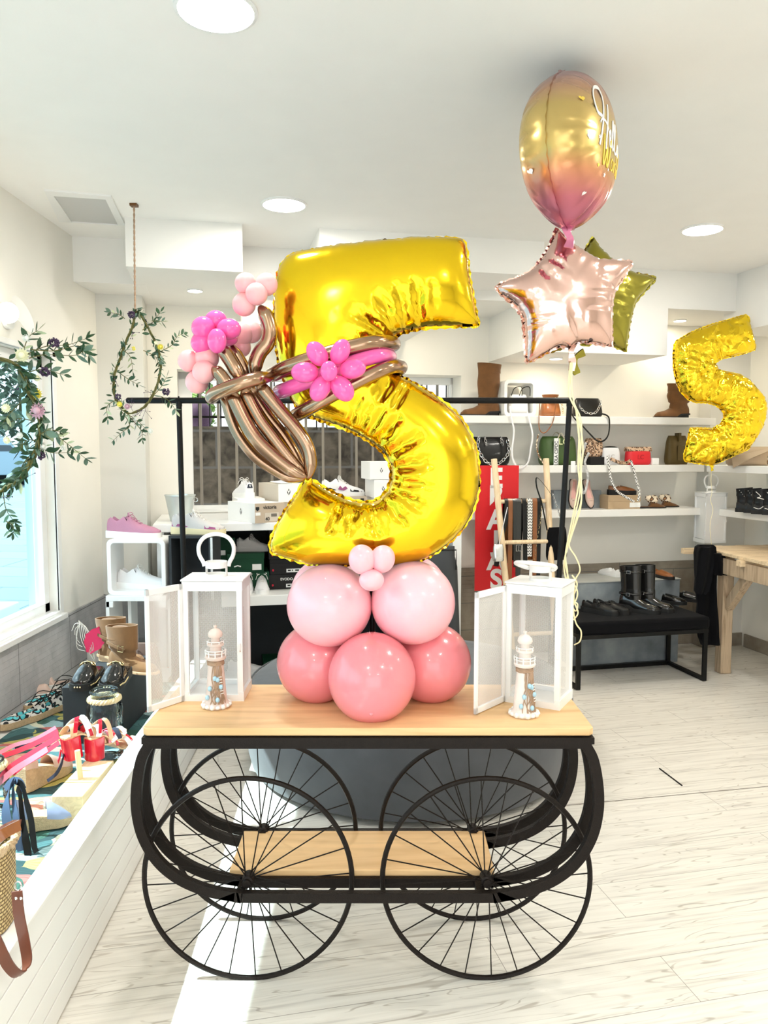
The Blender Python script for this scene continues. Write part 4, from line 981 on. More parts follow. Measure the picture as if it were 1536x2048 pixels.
b = MB(); b.ball((0, -.022, 0), (17*sc, 15*sc, 20*sc), 22, 16); b.build('centre', m_mag, fl, ang=180)

# ---- helium foil balloons ----
star = [(1110,462),(1115,459),(1122,468),(1138,484),(1161,500),(1188,517),(1219,521),(1258,522),(1265,526),(1262,532),(1240,566),(1226,593),(1223,639),(1224,688),(1221,694),(1188,687),(1160,685),(1148,690),(1135,697),(1117,694),(1088,709),(1059,724),(1052,722),(1050,694),(1046,650),(1042,630),(1019,604),(994,581),(995,570),(1015,562),(1055,546),(1077,524),(1099,491)]
SY = 2.62
so_ = at(1135, 600, Y=SY)
ts = thing('star_balloon', 'rose gold foil star balloon floating in front of the olive star', 'balloon', so_)
ol = px_outline(star, SY, so_, 2)
foil('foil_body', ol, lambda x, z, d: (x, -d, z), m_rosef, ts, thick=1.05, cap=.105, crease=.006, pucker=.0018, grid=.010)
b = MB(); nk = at(1143, 690, Y=SY)-so_
b.strip(smooth([nk, nk+Vector((-.002, -.006, -.03)), nk+Vector((.004, 0, -.06)), nk+Vector((.002, .004, -.085))], 4), [.034, .026, .02, .016, .016, .02, .024, .026, .024, .022, .022, .02, .02], (1, 0, 0), .006); b.build('tail', m_rosef, ts)
so2 = at(1185, 605, Y=SY+.26)
to = thing('star_balloon', 'olive gold foil star balloon half hidden behind the rose gold star', 'balloon', so2)
th_ = R(9); q = []
for x, z in ol: q.append(((x*math.cos(th_)+z*math.sin(th_))*1.0, (-x*math.sin(th_)+z*math.cos(th_))*.99))
foil('foil_body', q, lambda x, z, d: (x, -d, z), m_olive, to, thick=1.0, cap=.10, crease=.006, pucker=.0018, grid=.011)
b = MB(); nk = at(1152, 715, Y=SY+.25)-so2
b.strip(smooth([nk+Vector((.03, 0, .02)), nk, nk+Vector((-.005, 0, -.03)), nk+Vector((.006, .004, -.06))], 4), [.03, .03, .026, .02, .018, .018, .02, .022, .024, .026, .028, .03, .026], (1, .3, 0), .006); b.build('tail', m_olive, to)
b = MB(); nk = at(1180, 512, Y=SY+.26)-so2; b.strip(smooth([nk, nk+Vector((-.01, 0, .02)), nk+Vector((.01, 0, .025)), nk+Vector((.03, 0, -.01))], 4), .03, (0, 1, 0), .004); b.build('fold', m_olive, to)

RYo = 2.50
rc = at(1139, 300, Y=RYo)
m_ombre = M_('ombre satin foil', (.8, .6, .3), .27, metal=.7, bump=.05, bs=12); N, L, bb = nodes(m_ombre)
tc = nd(m_ombre, 'ShaderNodeTexCoord'); sp = nd(m_ombre, 'ShaderNodeSeparateXYZ'); L.new(tc.outputs['Object'], sp.inputs[0]); mr = nd(m_ombre, 'ShaderNodeMapRange'); mr.inputs['From Min'].default_value = -.26; mr.inputs['From Max'].default_value = .24; L.new(sp.outputs[2], mr.inputs[0])
rp = ramp(m_ombre.node_tree, [(0, (.50, .16, .27)), (.16, (.56, .17, .22)), (.30, (.66, .30, .15)), (.40, (.58, .42, .14)), (.64, (.58, .43, .16)), (.76, (.56, .34, .22)), (.88, (.52, .33, .33)), (1, (.50, .34, .37))]); L.new(mr.outputs[0], rp.inputs[0]); L.new(rp.outputs[0], bb.inputs['Base Color'])
tr_ = thing('round_foil_balloon', 'round satin foil balloon in gold and rose with white lettering, floating against the ceiling', 'balloon', rc)
ps = R(31); E = Vector((-math.sin(ps), -math.cos(ps), 0)); Nn = Vector((math.cos(ps), -math.sin(ps), 0)); ra, rb = .219, .132
def lens(s, t, side=1, lift=0):
    r = math.hypot(s, t)/ra; d = rb*(max(0, 1-min(1, r)**3.0))**.5
    return E*s + Vector((0, 0, t)) + Nn*side*(d+lift)
b = MB(); nr, na = 30, 120; v = []
def ring_pt(i, j, side):
    r = i/nr; r = math.sin(r*PI/2); a = 2*PI*j/na; R0 = ra*r
    s, t = R0*math.cos(a), R0*math.sin(a)
    p = lens(s, t, side)
    k = max(0, (r-.72)/.28)**1.2*(1-r**30*.9) if r > .72 else 0
    f = math.sin(a*20)+.6*math.sin(a*47+1); p = p+Nn*side*(-.0075*k*max(0, f)) 
    if abs(s) > .0 and r > .5: p = p - Nn*side*.020*max(0, math.cos(a*13)-.86)*7*(r-.5)*(1-r**24)
    if t < -.17: p = Vector((p.x*(1-(-.17-t)*3.2), p.y*(1-(-.17-t)*3.2), p.z-(-.17-t)*.45))
    return p
for side in (1, -1):
    vv = [ring_pt(0, 0, side)] + [ring_pt(i, j, side) for i in range(1, nr+1) for j in range(na)]
    ff = [(0, 1+j, 1+(j+1) % na) for j in range(na)] + [(1+i*na+j, 1+i*na+(j+1) % na, 1+(i+1)*na+(j+1) % na, 1+(i+1)*na+j) for i in range(nr-1) for j in range(na)]
    b.add(vv, ff)
b.build('foil_body', m_ombre, tr_, ang=180)
b = MB(); v = []
for j in range(na):
    p = ring_pt(nr, j, 1); d = Vector((p.x, p.y, p.z)).normalized(); v += [p, p+d*(.005+.002*math.sin(j*1.3))+Nn*.002*math.sin(j*2.1)]
b.add(v, [(2*j, 2*j+1, 2*((j+1) % na)+1, 2*((j+1) % na)) for j in range(na)]); b.build('seam', m_ombre, tr_)
b = MB(); b.strip(smooth([(0, 0, -.225), (-.002, 0, -.25), (.008, 0, -.275), (.002, 0, -.30)], 4), [.05, .046, .04, .032, .024, .02, .018, .02, .022, .024, .026, .028, .03], (1, -.4, 0), .008); b.build('tail', M_('rose foil tail', (.62, .20, .32), .25, metal=.75), tr_)
def stroke(name, P, r, mat, k=6):
    P = [(x*1.12 if x > -.2 else x, y*1.12) for x, y in P]
    P = smooth([(x, y, 0) for x, y in P], k); b = MB(); b.tube([lens(-p.x, p.y, 1, .0012) for p in P], r, 6, flat=(.35, 1), up=Nn); return b.build(name, mat, tr_)
m_wink = M_('white print', (.85, .83, .8), .5); m_gink = M_('gold print', (.95, .72, .12), .3, metal=.5)
hx, hz = -.088, .018
stroke('lettering', [(hx+.006, hz+.02), (hx-.016, hz+.026), (hx-.022, hz+.06), (hx-.006, hz+.092), (hx+.018, hz+.098), (hx+.024, hz+.07), (hx+.014, hz+.02), (hx, hz-.04), (hx-.004, hz-.055)], .0055, m_wink)
stroke('lettering', [(hx+.052, hz+.065), (hx+.046, hz+.03), (hx+.036, hz-.03), (hx+.036, hz-.055)], .0055, m_wink)
stroke('lettering', [(hx-.004, hz+.002), (hx+.008, hz+.014), (hx+.034, hz+.012), (hx+.056, hz-.004), (hx+.066, hz-.022), (hx+.074, hz-.012), (hx+.070, hz+.004), (hx+.062, hz-.01), (hx+.066, hz-.036), (hx+.082, hz-.034), (hx+.094, hz+.0), (hx+.098, hz+.032), (hx+.090, hz+.03), (hx+.088, hz-.02), (hx+.096, hz-.04), (hx+.108, hz-.02), (hx+.118, hz+.02), (hx+.116, hz+.034), (hx+.108, hz+.02), (hx+.110, hz-.03), (hx+.122, hz-.042), (hx+.136, hz-.03), (hx+.144, hz-.012), (hx+.154, hz-.026), (hx+.148, hz-.042), (hx+.138, hz-.034)], .0038, m_wink)
wx, wz = -.066, -.052
stroke('lettering', [(wx-.0, wz+.05), (wx+.004, wz-.01), (wx+.012, wz-.022), (wx+.024, wz+.02), (wx+.03, wz-.018), (wx+.04, wz-.016), (wx+.056, wz+.05)], .005, m_gink)
stroke('lettering', [(wx+.062, wz-.006), (wx+.068, wz-.022), (wx+.082, wz-.018), (wx+.084, wz+.0), (wx+.072, wz+.006), (wx+.064, wz-.006)], .0028, m_gink)
stroke('lettering', [(wx+.094, wz+.006), (wx+.096, wz-.022), (wx+.1, wz-.002), (wx+.11, wz+.006)], .0028, m_gink)
stroke('lettering', [(wx+.124, wz+.05), (wx+.12, wz+.01), (wx+.122, wz-.022)], .0028, m_gink)
stroke('lettering', [(wx+.144, wz-.0), (wx+.132, wz-.01), (wx+.138, wz-.022), (wx+.148, wz-.012), (wx+.150, wz+.045), (wx+.15, wz-.022)], .0028, m_gink)
def mark(s, t, r, mat, kind, side=1):
    pts = []
    if kind == 'heart':
        for i in range(20):
            a = 2*PI*i/20; pts.append((r*.062*16*math.sin(a)**3, r*.062*(13*math.cos(a)-5*math.cos(2*a)-2*math.cos(3*a)-math.cos(4*a))))
    else:
        for i in range(10):
            a = PI/2+2*PI*i/10; q = r if i % 2 == 0 else r*.42; pts.append((q*math.cos(a), q*math.sin(a)))
    b = MB(); b.add([lens(s-x, t+y, side, .0012) for x, y in pts], [tuple(range(len(pts)))]); b.build('printed_'+kind, mat, tr_)
for s, t, r, m_, kd in ((.165, .075, .008, m_gink, 'heart'), (.150, -.03, .009, m_wink, 'heart'), (.105, -.02, .008, m_wink, 'star'), (.09, -.095, .006, m_gink, 'heart'), (.04, -.11, .009, m_wink, 'star'), (.02, -.09, .006, m_wink, 'star'), (.09, -.17, .006, m_wink, 'heart'), (-.03, .19, .007, m_wink, 'heart')): mark(s, t, r, m_, kd)
mark(.17, -.105, .009, m_wink, 'heart', -1)
# ribbons
rb_ = thing('balloon_ribbon', 'cream curling ribbons hanging from the star balloons down past the lantern', 'ribbon', at(1140, 740, Y=2.6)); ro = at(1140, 740, Y=2.6)
for L in ([(1143, 725), (1140, 760), (1138, 790), (1150, 815), (1160, 850), (1166, 900), (1160, 950), (1152, 1000), (1140, 1060), (1131, 1110), (1135, 1150), (1128, 1200)],
          [(1141, 725), (1137, 770), (1142, 800), (1154, 825), (1158, 870), (1156, 930), (1160, 980), (1150, 1030), (1138, 1085), (1128, 1125), (1133, 1160), (1149, 1170), (1155, 1190), (1144, 1215)],
          [(1145, 725), (1143, 765), (1148, 805), (1162, 840), (1162, 890), (1157, 940), (1163, 990), (1158, 1020), (1146, 1060), (1138, 1090), (1152, 1115), (1160, 1140), (1150, 1162), (1148, 1200), (1156, 1225), (1147, 1240)],
          [(1152, 820), (1160, 900), (1163, 980), (1160, 1020), (1142, 1075), (1130, 1120), (1140, 1170), (1150, 1240), (1162, 1262), (1160, 1282), (1148, 1290)],
          [(1144, 1150), (1154, 1166), (1150, 1184), (1143, 1200), (1155, 1208), (1152, 1222), (1145, 1216)]):
    P = [p-ro for p in smooth(pxs(L, 2.6), 6)]; b = MB(); b.strip(P, .0052, (1, .25, 0), .0008); b.build('ribbon_strand', m_ribbon, rb_)
# small number balloon at the far table
five2 = [(1352,682),(1381,665),(1403,656),(1425,648),(1454,640),(1478,633),(1492,629),(1498,635),(1503,667),(1512,694),(1509,700),(1489,707),(1461,714),(1443,718),(1432,725),(1430,734),(1440,741),(1461,745),(1482,750),(1498,760),(1513,776),(1526,792),(1533,809),(1532,828),(1526,850),(1513,874),(1496,899),(1469,911),(1443,923),(1424,931),(1394,927),(1369,922),(1367,912),(1373,890),(1380,856),(1403,856),(1425,857),(1441,848),(1449,834),(1446,823),(1432,811),(1415,806),(1390,805),(1376,799),(1362,785),(1352,762),(1347,734),(1346,708),(1348,690)]
F2Y = 5.15; o2 = at(1440, 780, Y=F2Y)
tf = thing('number_balloon', 'small crinkled gold foil balloon shaped like the number 5 above the trestle table', 'balloon', o2)
foil('foil_body', px_outline(five2, F2Y, o2, 1), lambda x, z, d: (x, -d, z), m_gold2, tf, thick=.85, cap=.11, crease=.025, pucker=.006, grid=.0125, step=.012, wrinkle=.020)
b = MB(); c1 = at(1424, 931, Y=F2Y)-o2; b.strip([c1, c1+Vector((0, 0, -.02)), c1+Vector((.004, 0, -.035))], [.03, .014, .02], (1, 0, 0), .004); b.build('tail', m_gold2, tf)
# =====================  SHOES, BAGS, BOXES  =====================
SH = dict(
 sneaker=dict(w=[(0,.024),(.06,.031),(.3,.033),(.5,.040),(.72,.046),(.9,.038),(1,.014)], zb=[(0,.034),(.5,.026),(1,.022)], h=[(0,.092),(.07,.106),(.20,.084),(.36,.112),(.48,.094),(.62,.070),(.85,.052),(1,.036)], op=(.04,.36)),
 loafer=dict(w=[(0,.022),(.06,.029),(.3,.030),(.5,.037),(.72,.042),(.9,.034),(1,.010)], zb=[(0,.024),(.3,.016),(.6,.012),(1,.012)], h=[(0,.064),(.1,.062),(.3,.046),(.42,.066),(.55,.058),(.8,.044),(1,.024)], op=(.05,.42)),
 flat=dict(w=[(0,.022),(.06,.028),(.3,.027),(.5,.035),(.72,.040),(.9,.030),(1,.010)], zb=[(0,.008),(1,.006)], h=[(0,.058),(.1,.054),(.3,.036),(.6,.032),(.72,.036),(.85,.032),(1,.016)], op=(.05,.70)),
 slip=dict(w=[(0,.022),(.06,.028),(.3,.028),(.5,.036),(.72,.040),(.88,.030),(1,.004)], zb=[(0,.010),(1,.008)], h=[(0,.014),(.1,.016),(.40,.016),(.46,.060),(.6,.055),(.8,.036),(1,.016)], op=(.0,.44)),
 boot=dict(w=[(0,.024),(.08,.031),(.3,.033),(.5,.036),(.72,.041),(.9,.034),(1,.010)], zb=[(0,.034),(.28,.030),(.4,.010),(1,.010)], h=[(0,.09),(.1,.12),(.25,.12),(.38,.105),(.5,.078),(.7,.054),(.9,.044),(1,.024)], op=None),
 clog=dict(w=[(0,.030),(.06,.036),(.3,.040),(.5,.046),(.72,.052),(.9,.044),(1,.018)], zb=[(0,.040),(.5,.030),(1,.030)], h=[(0,.046),(.1,.046),(.36,.046),(.44,.105),(.6,.098),(.8,.078),(1,.048)], op=(.0,.42)))
def shoe(name, label, kind, loc, rz, L, um, sm, group=None, heel=None, heelm=None, lace=None, lining=None, shaft=None, buckle=None, bit=None, bow=False, cat='shoe', platform=0, patch=None, matrix=None, studs=False, wscale=1):
    t = thing(name, label, cat, loc, rz, group); K = SH[kind]; k = L/.26; n = 24; m = 22; ws = k*wscale
    if matrix is not None: t.matrix_world = matrix
    dz = platform
    def H(x): return lerp_pts(K['h'], x)*k+dz
    def ZB(x): return lerp_pts(K['zb'], x)*k+dz
    def W(x): return lerp_pts(K['w'], x)*ws
    v = []
    for i in range(m+1):
        x = (1-math.cos(PI*i/m))/2*.35+i/m*.65; zb, h, w = ZB(x), H(x), W(x); r = []
        inn = K['op'] and K['op'][0] <= x <= K['op'][1]
        for j in range(n+1):
            a = PI*j/n; c = math.cos(a); s = math.sin(a); y = w*(abs(c)**.8)*(1 if c > 0 else -1)*(1-.22*s*s); z = zb+(h-zb)*(s**.75)
            if inn and a <= .221*PI or inn and a >= .779*PI:
                z = zb+(h-zb)*min(1, (s/math.sin(.22*PI))**.6)
            if inn and .22*PI < a < .78*PI:
                q = min(1, min(a-.22*PI, .78*PI-a)/(.05*PI)); z = h*(1-q)+(zb+.006)*q if q < 1 else zb+.006; y *= (1-.05*q)
            r.append((x*L, y, z))
        v.append(r)
    b = MB(); b.loft(v, closed=False, cap=False)
    b.add(v[0], [tuple(range(n+1))]); b.add(v[-1], [tuple(reversed(range(n+1)))])
    b.build('upper', um, t, ang=60)
    # sole
    rings = []
    for i in range(m+1):
        x = i/m; w = W(min(1, max(0, x)))*1.06+.002; zb = ZB(x)+.002
        z0 = 0
        if heel and .30 < x: z0 = 0
        if heel and x <= .30: z0 = max(0, zb-.012*k) if heelm is not None else 0
        x_ = -.006+x*(L+.012)
        rings.append([(x_, -w, z0), (x_, -w*1.02, (z0+zb)/2), (x_, -w*.99, zb), (x_, w*.99, zb), (x_, w*1.02, (z0+zb)/2), (x_, w, z0)])
    b = MB(); b.loft(rings); b.build('sole', sm, t, ang=50)
    if heel and heelm is not None:
        b = MB(); w = W(.12); hh = ZB(.1)
        b.loft([[(L*.27, -w*.9, z), (L*.27, w*.9, z), (L*.12, w, z), (-.002, w*.55, z), (-.002, -w*.55, z), (L*.12, -w, z)] for z in (0, hh)]); b.build('heel', heelm, t, ang=50)
    if lining is not None and K['op']:
        o0, o1 = K['op']; rr = []
        for i in range(9):
            x = o0+.012+(o1-o0-.02)*i/8; w = W(x)*.66; rr.append([(x*L, -w, ZB(x)+.008), (x*L, w, ZB(x)+.008)])
        b = MB(); b.loft(rr, closed=False, cap=False); b.build('insole', lining, t)
    if lace is not None:
        b = MB()
        for i in range(5):
            x = .38+.055*i; z = H(x)+.002; w = W(x)*.36
            b.tube([(x*L, -w, z-.005), (x*L+.004, 0, z), (x*L+.012, w, z-.005)], .0022, 6); b.tube([(x*L, w, z-.005), (x*L+.004, 0, z+.002), (x*L+.012, -w, z-.005)], .0022, 6)
        x = .38; z = H(x)+.004
        for s in (-1, 1): b.tube(smooth([(x*L, 0, z), (x*L+.008, s*.018, z+.012), (x*L+.018, s*.03, z+.002), (x*L+.016, s*.012, z)], 4), .002, 6); b.tube(smooth([(x*L, 0, z), (x*L+.02, s*.026, z-.006), (x*L+.035, s*.036, z-.03)], 4), .002, 6)
        b.build('laces', lace, t)
    if shaft:
        hgt, wt, slouch, smat = shaft; rr = []; nn = 26; N = 18; z0 = .055*k+dz
        for i in range(N+1):
            q = i/N; z = z0+(hgt-z0)*q; lx = .066*k*(1+.16*q)*(wt if q > .3 else 1); ly = .030*k*(1+.35*q)*(wt if q > .3 else 1); cx = L*.245+.010*k*(1-q)
            wob = 1+slouch*math.sin(q*14)*.06
            rr.append([(cx+lx*wob*math.cos(2*PI*j/nn), ly*wob*math.sin(2*PI*j/nn), z+(.006*math.cos(2*PI*j/nn) if q > .8 else 0)) for j in range(nn)])
        inner = [[(p[0]*.93+L*.245*.07, p[1]*.9, p[2]) for p in rr[-1]], [(p[0]*.93+L*.245*.07, p[1]*.9, p[2]-.06*min(1, hgt/.2)) for p in rr[-1]]]
        b = MB(); b.loft(rr+inner); b.build('shaft', smat or um, t, ang=70)
    if buckle:
        for bz in buckle:
            b = MB(); x = L*.245; b.tube([(x+.072*k*math.cos(a), .040*k*math.sin(a), bz) for a in [2*PI*i/24 for i in range(24)]], .0035, 6, closed=True, flat=(2, .6), up=(0, 0, 1)); bb_ = b.build('strap', um, t)
            b = MB(); b.tube([(x-.012, -.043*k, bz-.01), (x+.012, -.043*k, bz-.01), (x+.012, -.043*k, bz+.01), (x-.012, -.043*k, bz+.01)], .002, 6, closed=True); b.build('buckle', m_silver, bb_)
    if bit is not None:
        x = .50; z = H(x)+.004; b = MB()
        b.tube([(x*L, -.022*k, z-.006), (x*L, 0, z), (x*L, .022*k, z-.006)], .003, 8)
        for s in (-1, 1): b.tube([(x*L+.011*k*math.cos(a), s*(.028*k+.008*k*math.sin(a)), z-.012*k-.008*k*math.sin(a)*1) for a in [2*PI*i/16 for i in range(16)]], .0028, 6, closed=True)
        b.build('metal_bit', bit, t)
        b = MB(); b.loft([[(x*L-.012, y, z+dzz-.004-abs(y)*.5), (x*L+.012, y, z+dzz-.004-abs(y)*.5)] for y in np.linspace(-.028*k, .028*k, 7) for dzz in (0,)], closed=False, cap=False); b.build('saddle_strap', um, t)
    if bow:
        b = MB()
        for s in (-1, 1): b.tube(smooth([(.76*L, 0, H(.76)+.002), (.755*L, s*.012, H(.76)+.005), (.78*L, s*.014, H(.76)), (.765*L, 0, H(.76)+.001)], 4), .0018, 6)
        b.build('bow', um, t)
    if patch is not None:
        for s in (-1, 1):
            b = MB(); q = []
            for x, f0, f1 in ((.0, .1, .55), (.12, .1, .45), (.25, .1, .25), (.32, .1, .15)): 
                for f in (f0, f1):
                    zb, h = ZB(x), H(x); y = s*(W(x)*(1-.22*f*f)*(max(0, 1-f*f))**.4+.0022); q.append((x*L, y, zb+(h-zb)*f))
            b.add(q, [(2*i, 2*i+1, 2*i+3, 2*i+2) for i in range(3)]); b.build('heel_patch', patch, t)
        q = []; b = MB()
        for x in (.66, .76, .86, .95):
            for f in (.1, .45):
                zb, h = ZB(x), H(x); q.append((x*L, -(W(x)*(1-.22*f*f)*(1-f*f)**.4+.003), zb+(h-zb)*f))
        b.add(q, [(2*i, 2*i+1, 2*i+3, 2*i+2) for i in range(3)]); b.build('toe_patch', patch, t)
    if studs:
        b = MB()
        for i in range(13):
            x = .42+.56*i/13
            for s in (-1, 1): b.ball((x*L, s*(W(x)*1.06+.002), ZB(x)-.008), .004, 8, 6)
        for yy in (-.5, 0, .5): b.ball((L+.008, yy*W(.97), ZB(1)-.008), .004, 8, 6)
        b.build('studs', m_goldm, t)
    return t
def chain(P, r, name, mat, parent, big=None):
    P = [Vector(p) for p in P]; b = MB(); d = 0; k = 0
    tot = [0]
    for a, c in zip(P, P[1:]): tot.append(tot[-1]+(c-a).length)
    step = r*2.6; n = int(tot[-1]/step)
    for i in range(n):
        s = (i+.5)*step; j = max(q for q in range(len(tot)) if tot[q] <= s); j = min(j, len(P)-2); p = P[j]+(P[j+1]-P[j])*((s-tot[j])/(tot[j+1]-tot[j]+1e-9)); T = (P[j+1]-P[j]).normalized()
        S = T.cross(Vector((0, 1, 0)) if i % 2 else Vector((.7, .3, .6))).normalized()
        b.tube([p+T*(r*1.6*math.cos(a))+S*(r*math.sin(a)) for a in [2*PI*q/10 for q in range(10)]], r*.28, 5, closed=True)
    return b.build(name, mat, parent)
def bag(name, label, loc, rz, w, h, d, mat, group=None, top=.9, round_=.35, sag=0, cat='handbag', topd=.35):
    t = thing(name, label, cat, loc, rz, group); N = 10; rr = []; n = 32
    for i in range(N+1):
        q = i/N; z = h*q; e = min(1, (min(q, 1-q)/round_*1.5+.001))**.35 if round_ else 1
        W = w/2*(1+(top-1)*q)*(.86+.14*e); D = d/2*(1+(topd-1)*q*q)*(.7+.3*e); r = []
        for j in range(n):
            a = 2*PI*j/n; c, s = math.cos(a), math.sin(a); u = abs(c)**.45*(1 if c > 0 else -1); v_ = abs(s)**.7*(1 if s > 0 else -1)
            r.append((W*u, D*v_, z-sag*q*(1-abs(u))))
        rr.append(r)
    b = MB(); b.loft(rr); b.build('body', mat, t, ang=60); return t
def carton(name, label, loc, rz, l, w, h, mat, group=None, lid=None, lidh=.3, tags=(), cat='shoe box', lidm=None):
    """l along local x, w along y, standing on z=0; tags: (face 'f'|'l'|'r', u, v, su, sv, mat)"""
    t = thing(name, label, cat, loc, rz, group); b = MB(); b.smooth = False; lh = h*lidh if lid else 0
    b.box((-l/2, -w/2, 0), (l/2, w/2, h-lh*.5)); b.build('box_base', mat, t, bevel=.0012)
    if lid:
        b = MB(); b.smooth = False; e = .002; b.box((-l/2-e, -w/2-e, h-lh), (l/2+e, w/2+e, h)); b.build('lid', lidm or mat, t, bevel=.0012)
    for (f, u, v, su, sv, m_) in tags:
        b = MB(); b.smooth = False; y = -w/2-.0035
        if f == 'f': b.box((u-su/2, y, v-sv/2), (u+su/2, y+.001, v+sv/2))
        elif f == 'r': b.box((l/2+.0025, u-su/2, v-sv/2), (l/2+.0035, u+su/2, v+sv/2))
        else: b.box((-l/2-.0035, u-su/2, v-sv/2), (-l/2-.0025, u+su/2, v+sv/2))
        b.build('sticker', m_, t)
    return t
def strap(name, P, r, mat, parent, flat=(1, .3), k=5, up=None):
    b = MB(); b.tube(smooth(P, k), r, 8, flat=flat, up=up); return b.build(name, mat, parent)
def loc_of(t, P): 
    Mi = (Matrix.Translation(t.location) @ t.rotation_euler.to_matrix().to_4x4()).inverted(); return [Mi @ Vector(p) for p in P]
# =====================  SHELVES ON THE REAR WALL  =====================
S1, S2, S3 = 1.752, 1.410, 1.092
SX0 = ux(925, 835, .31)
def shelf(label, z, x1, th=.052, x0=SX0):
    b = MB(); wall_box(b, x0, x1, 0, .31, z-th, z); o = b.build('wall_shelf', m_whitem, bevel=.003); tag(o, label, 'shelf', None); return o
shelf('topmost long white wall shelf, carrying the tall brown boot', S1, ux(1432, 850, .31))
shelf('middle long white wall shelf, carrying the red and green bags', S2, ux(1409, 930, .31))
shelf('lowest long white wall shelf, carrying the ballet flats', S3, ux(1408, 1025, .31))
def rshelf(label, z, t0, t1, sw):
    b = MB(); rbox(b, t0, t1, 0, sw, z-.05, z); o = b.build('wall_shelf', m_whitem, bevel=.003); tag(o, label, 'shelf')
rshelf('white side wall shelf carrying the beige handbag', S2, .16, 3.2, .50); rshelf('white side wall shelf carrying the black ankle boots', S3, .16, 3.2, .42)
def P_(px, py, off, z=None):
    p = at(px, py, off=off)
    if z is not None: p = Vector((p.x, p.y, z))
    return p
G = None
# shelf 1
shoe('boot', 'tall brown suede boot standing on the topmost shelf, toe towards the golden number', 'boot', P_(996, 832, .17, S1), PI+A, .275, m_brown, m_soleb, shaft=(.365, 1.05, .6, None), heel=True, cat='boot', heelm=m_soleb)
def cubeframe(name, label, loc, rz, w, h, d, r=.03, th=.022, mat=m_white, back=False):
    t = thing(name, label, 'display cube', loc, rz)
    def rr(W, Hh, rad): 
        pts = []
        for cx, cz, a0 in ((W/2-rad, Hh-rad, 0), (-W/2+rad, Hh-rad, PI/2), (-W/2+rad, rad, PI), (W/2-rad, rad, 1.5*PI)):
            for i in range(6): a = a0+PI/2*i/5; pts.append((cx+rad*math.cos(a), cz+rad*math.sin(a)))
        return pts
    o, i_ = rr(w, h, r), [(x, z+th) for x, z in rr(w-2*th, h-2*th, max(.004, r-th*.5))]; n = len(o)
    v = [(x, 0, z) for x, z in o]+[(x, d, z) for x, z in o]+[(x, 0, z) for x, z in i_]+[(x, d, z) for x, z in i_]
    f = []
    for j in range(n):
        k = (j+1) % n; f += [(j, k, n+k, n+j), (2*n+j, 3*n+j, 3*n+k, 2*n+k), (j, 2*n+j, 2*n+k, k), (n+j, n+k, 3*n+k, 3*n+j)]
    b = MB(); b.add(v, f); b.build('shell', mat, t, ang=35, bevel=.002)
    if back:
        b = MB(); b.smooth = False; b.box((-w/2+th, d-.008, th), (w/2-th, d-.003, h-th)); b.build('back_panel', mat, t)
    return t
cubeframe('display_cube', 'small white open cube on the topmost shelf holding a white bag', P_(1040, 832, .25, S1), A, .235, .25, .2)
t = bag('handbag', 'white handbag inside the small white cube, long strap hanging below the shelf', P_(1036, 828, .20, S1+.024), A, .14, .13, .08, m_whitef)
for s in (-.03, .03): strap('handle', [(s-.03, -.02, .12), (s-.01, -.03, .17), (s+.04, -.03, .18), (s+.05, -.02, .12)], .003, m_black, t)
q = loc_of(t, [P_(x, y, .325) for x, y in ((1020, 812), (1022, 835), (1028, 862), (1024, 905), (1030, 928), (1041, 937), (1056, 925), (1062, 895), (1065, 868), (1056, 830), (1052, 812))]); strap('strap', q, .007, m_whitef, t, flat=(.25, 1), up=NB)
t = bag('handbag', 'small cognac leather pouch bag with a gold chain on the topmost shelf', P_(1100, 832, .2, S1), A, .155, .12, .1, m_cognac, top=.75)
b = MB(); b.lathe([(.04, .11), (.055, .14), (.06, .155)], 18, wob=lambda a, z: 1+.12*math.sin(a*9)); b.build('gathered_top', m_cognac, t)
chain(smooth([(-.02, -.04, .14), (.04, -.05, .12), (.07, -.05, .07), (.075, -.05, .01)], 5), .006, 'chain', m_goldm, t)
q = loc_of(t, [P_(x, y, .325) for x, y in ((1080, 800), (1078, 835), (1079, 858), (1088, 866), (1100, 855), (1108, 835), (1112, 800))]); strap('strap', q, .0035, m_cognac, t)
t = bag('clutch_bag', 'slouchy black leather clutch with silver chain on the topmost shelf', P_(1174, 832, .2, S1), A, .23, .135, .1, m_blackl, top=.85)
chain(smooth([(-.09, -.06, .07), (-.04, -.065, .03), (.03, -.065, .03), (.07, -.06, .09), (.08, -.05, .13)], 6), .007, 'chain', m_silver, t)
q = loc_of(t, [P_(x, y, .325) for x, y in ((1196, 826), (1214, 831), (1219, 842), (1217, 868), (1208, 881), (1195, 882), (1180, 868), (1165, 852), (1150, 838), (1142, 826))]); strap('strap', q, .006, m_blackl, t, flat=(.3, 1), up=NB)
shoe('boot', 'mid-calf tan brown boot with slouched shaft, behind the small golden number', 'boot', P_(1374, 842, .17, S1), PI+A, .27, m_brown, m_soleb, shaft=(.25, 1.25, 1, None), heel=True, heelm=m_soleb, cat='boot')
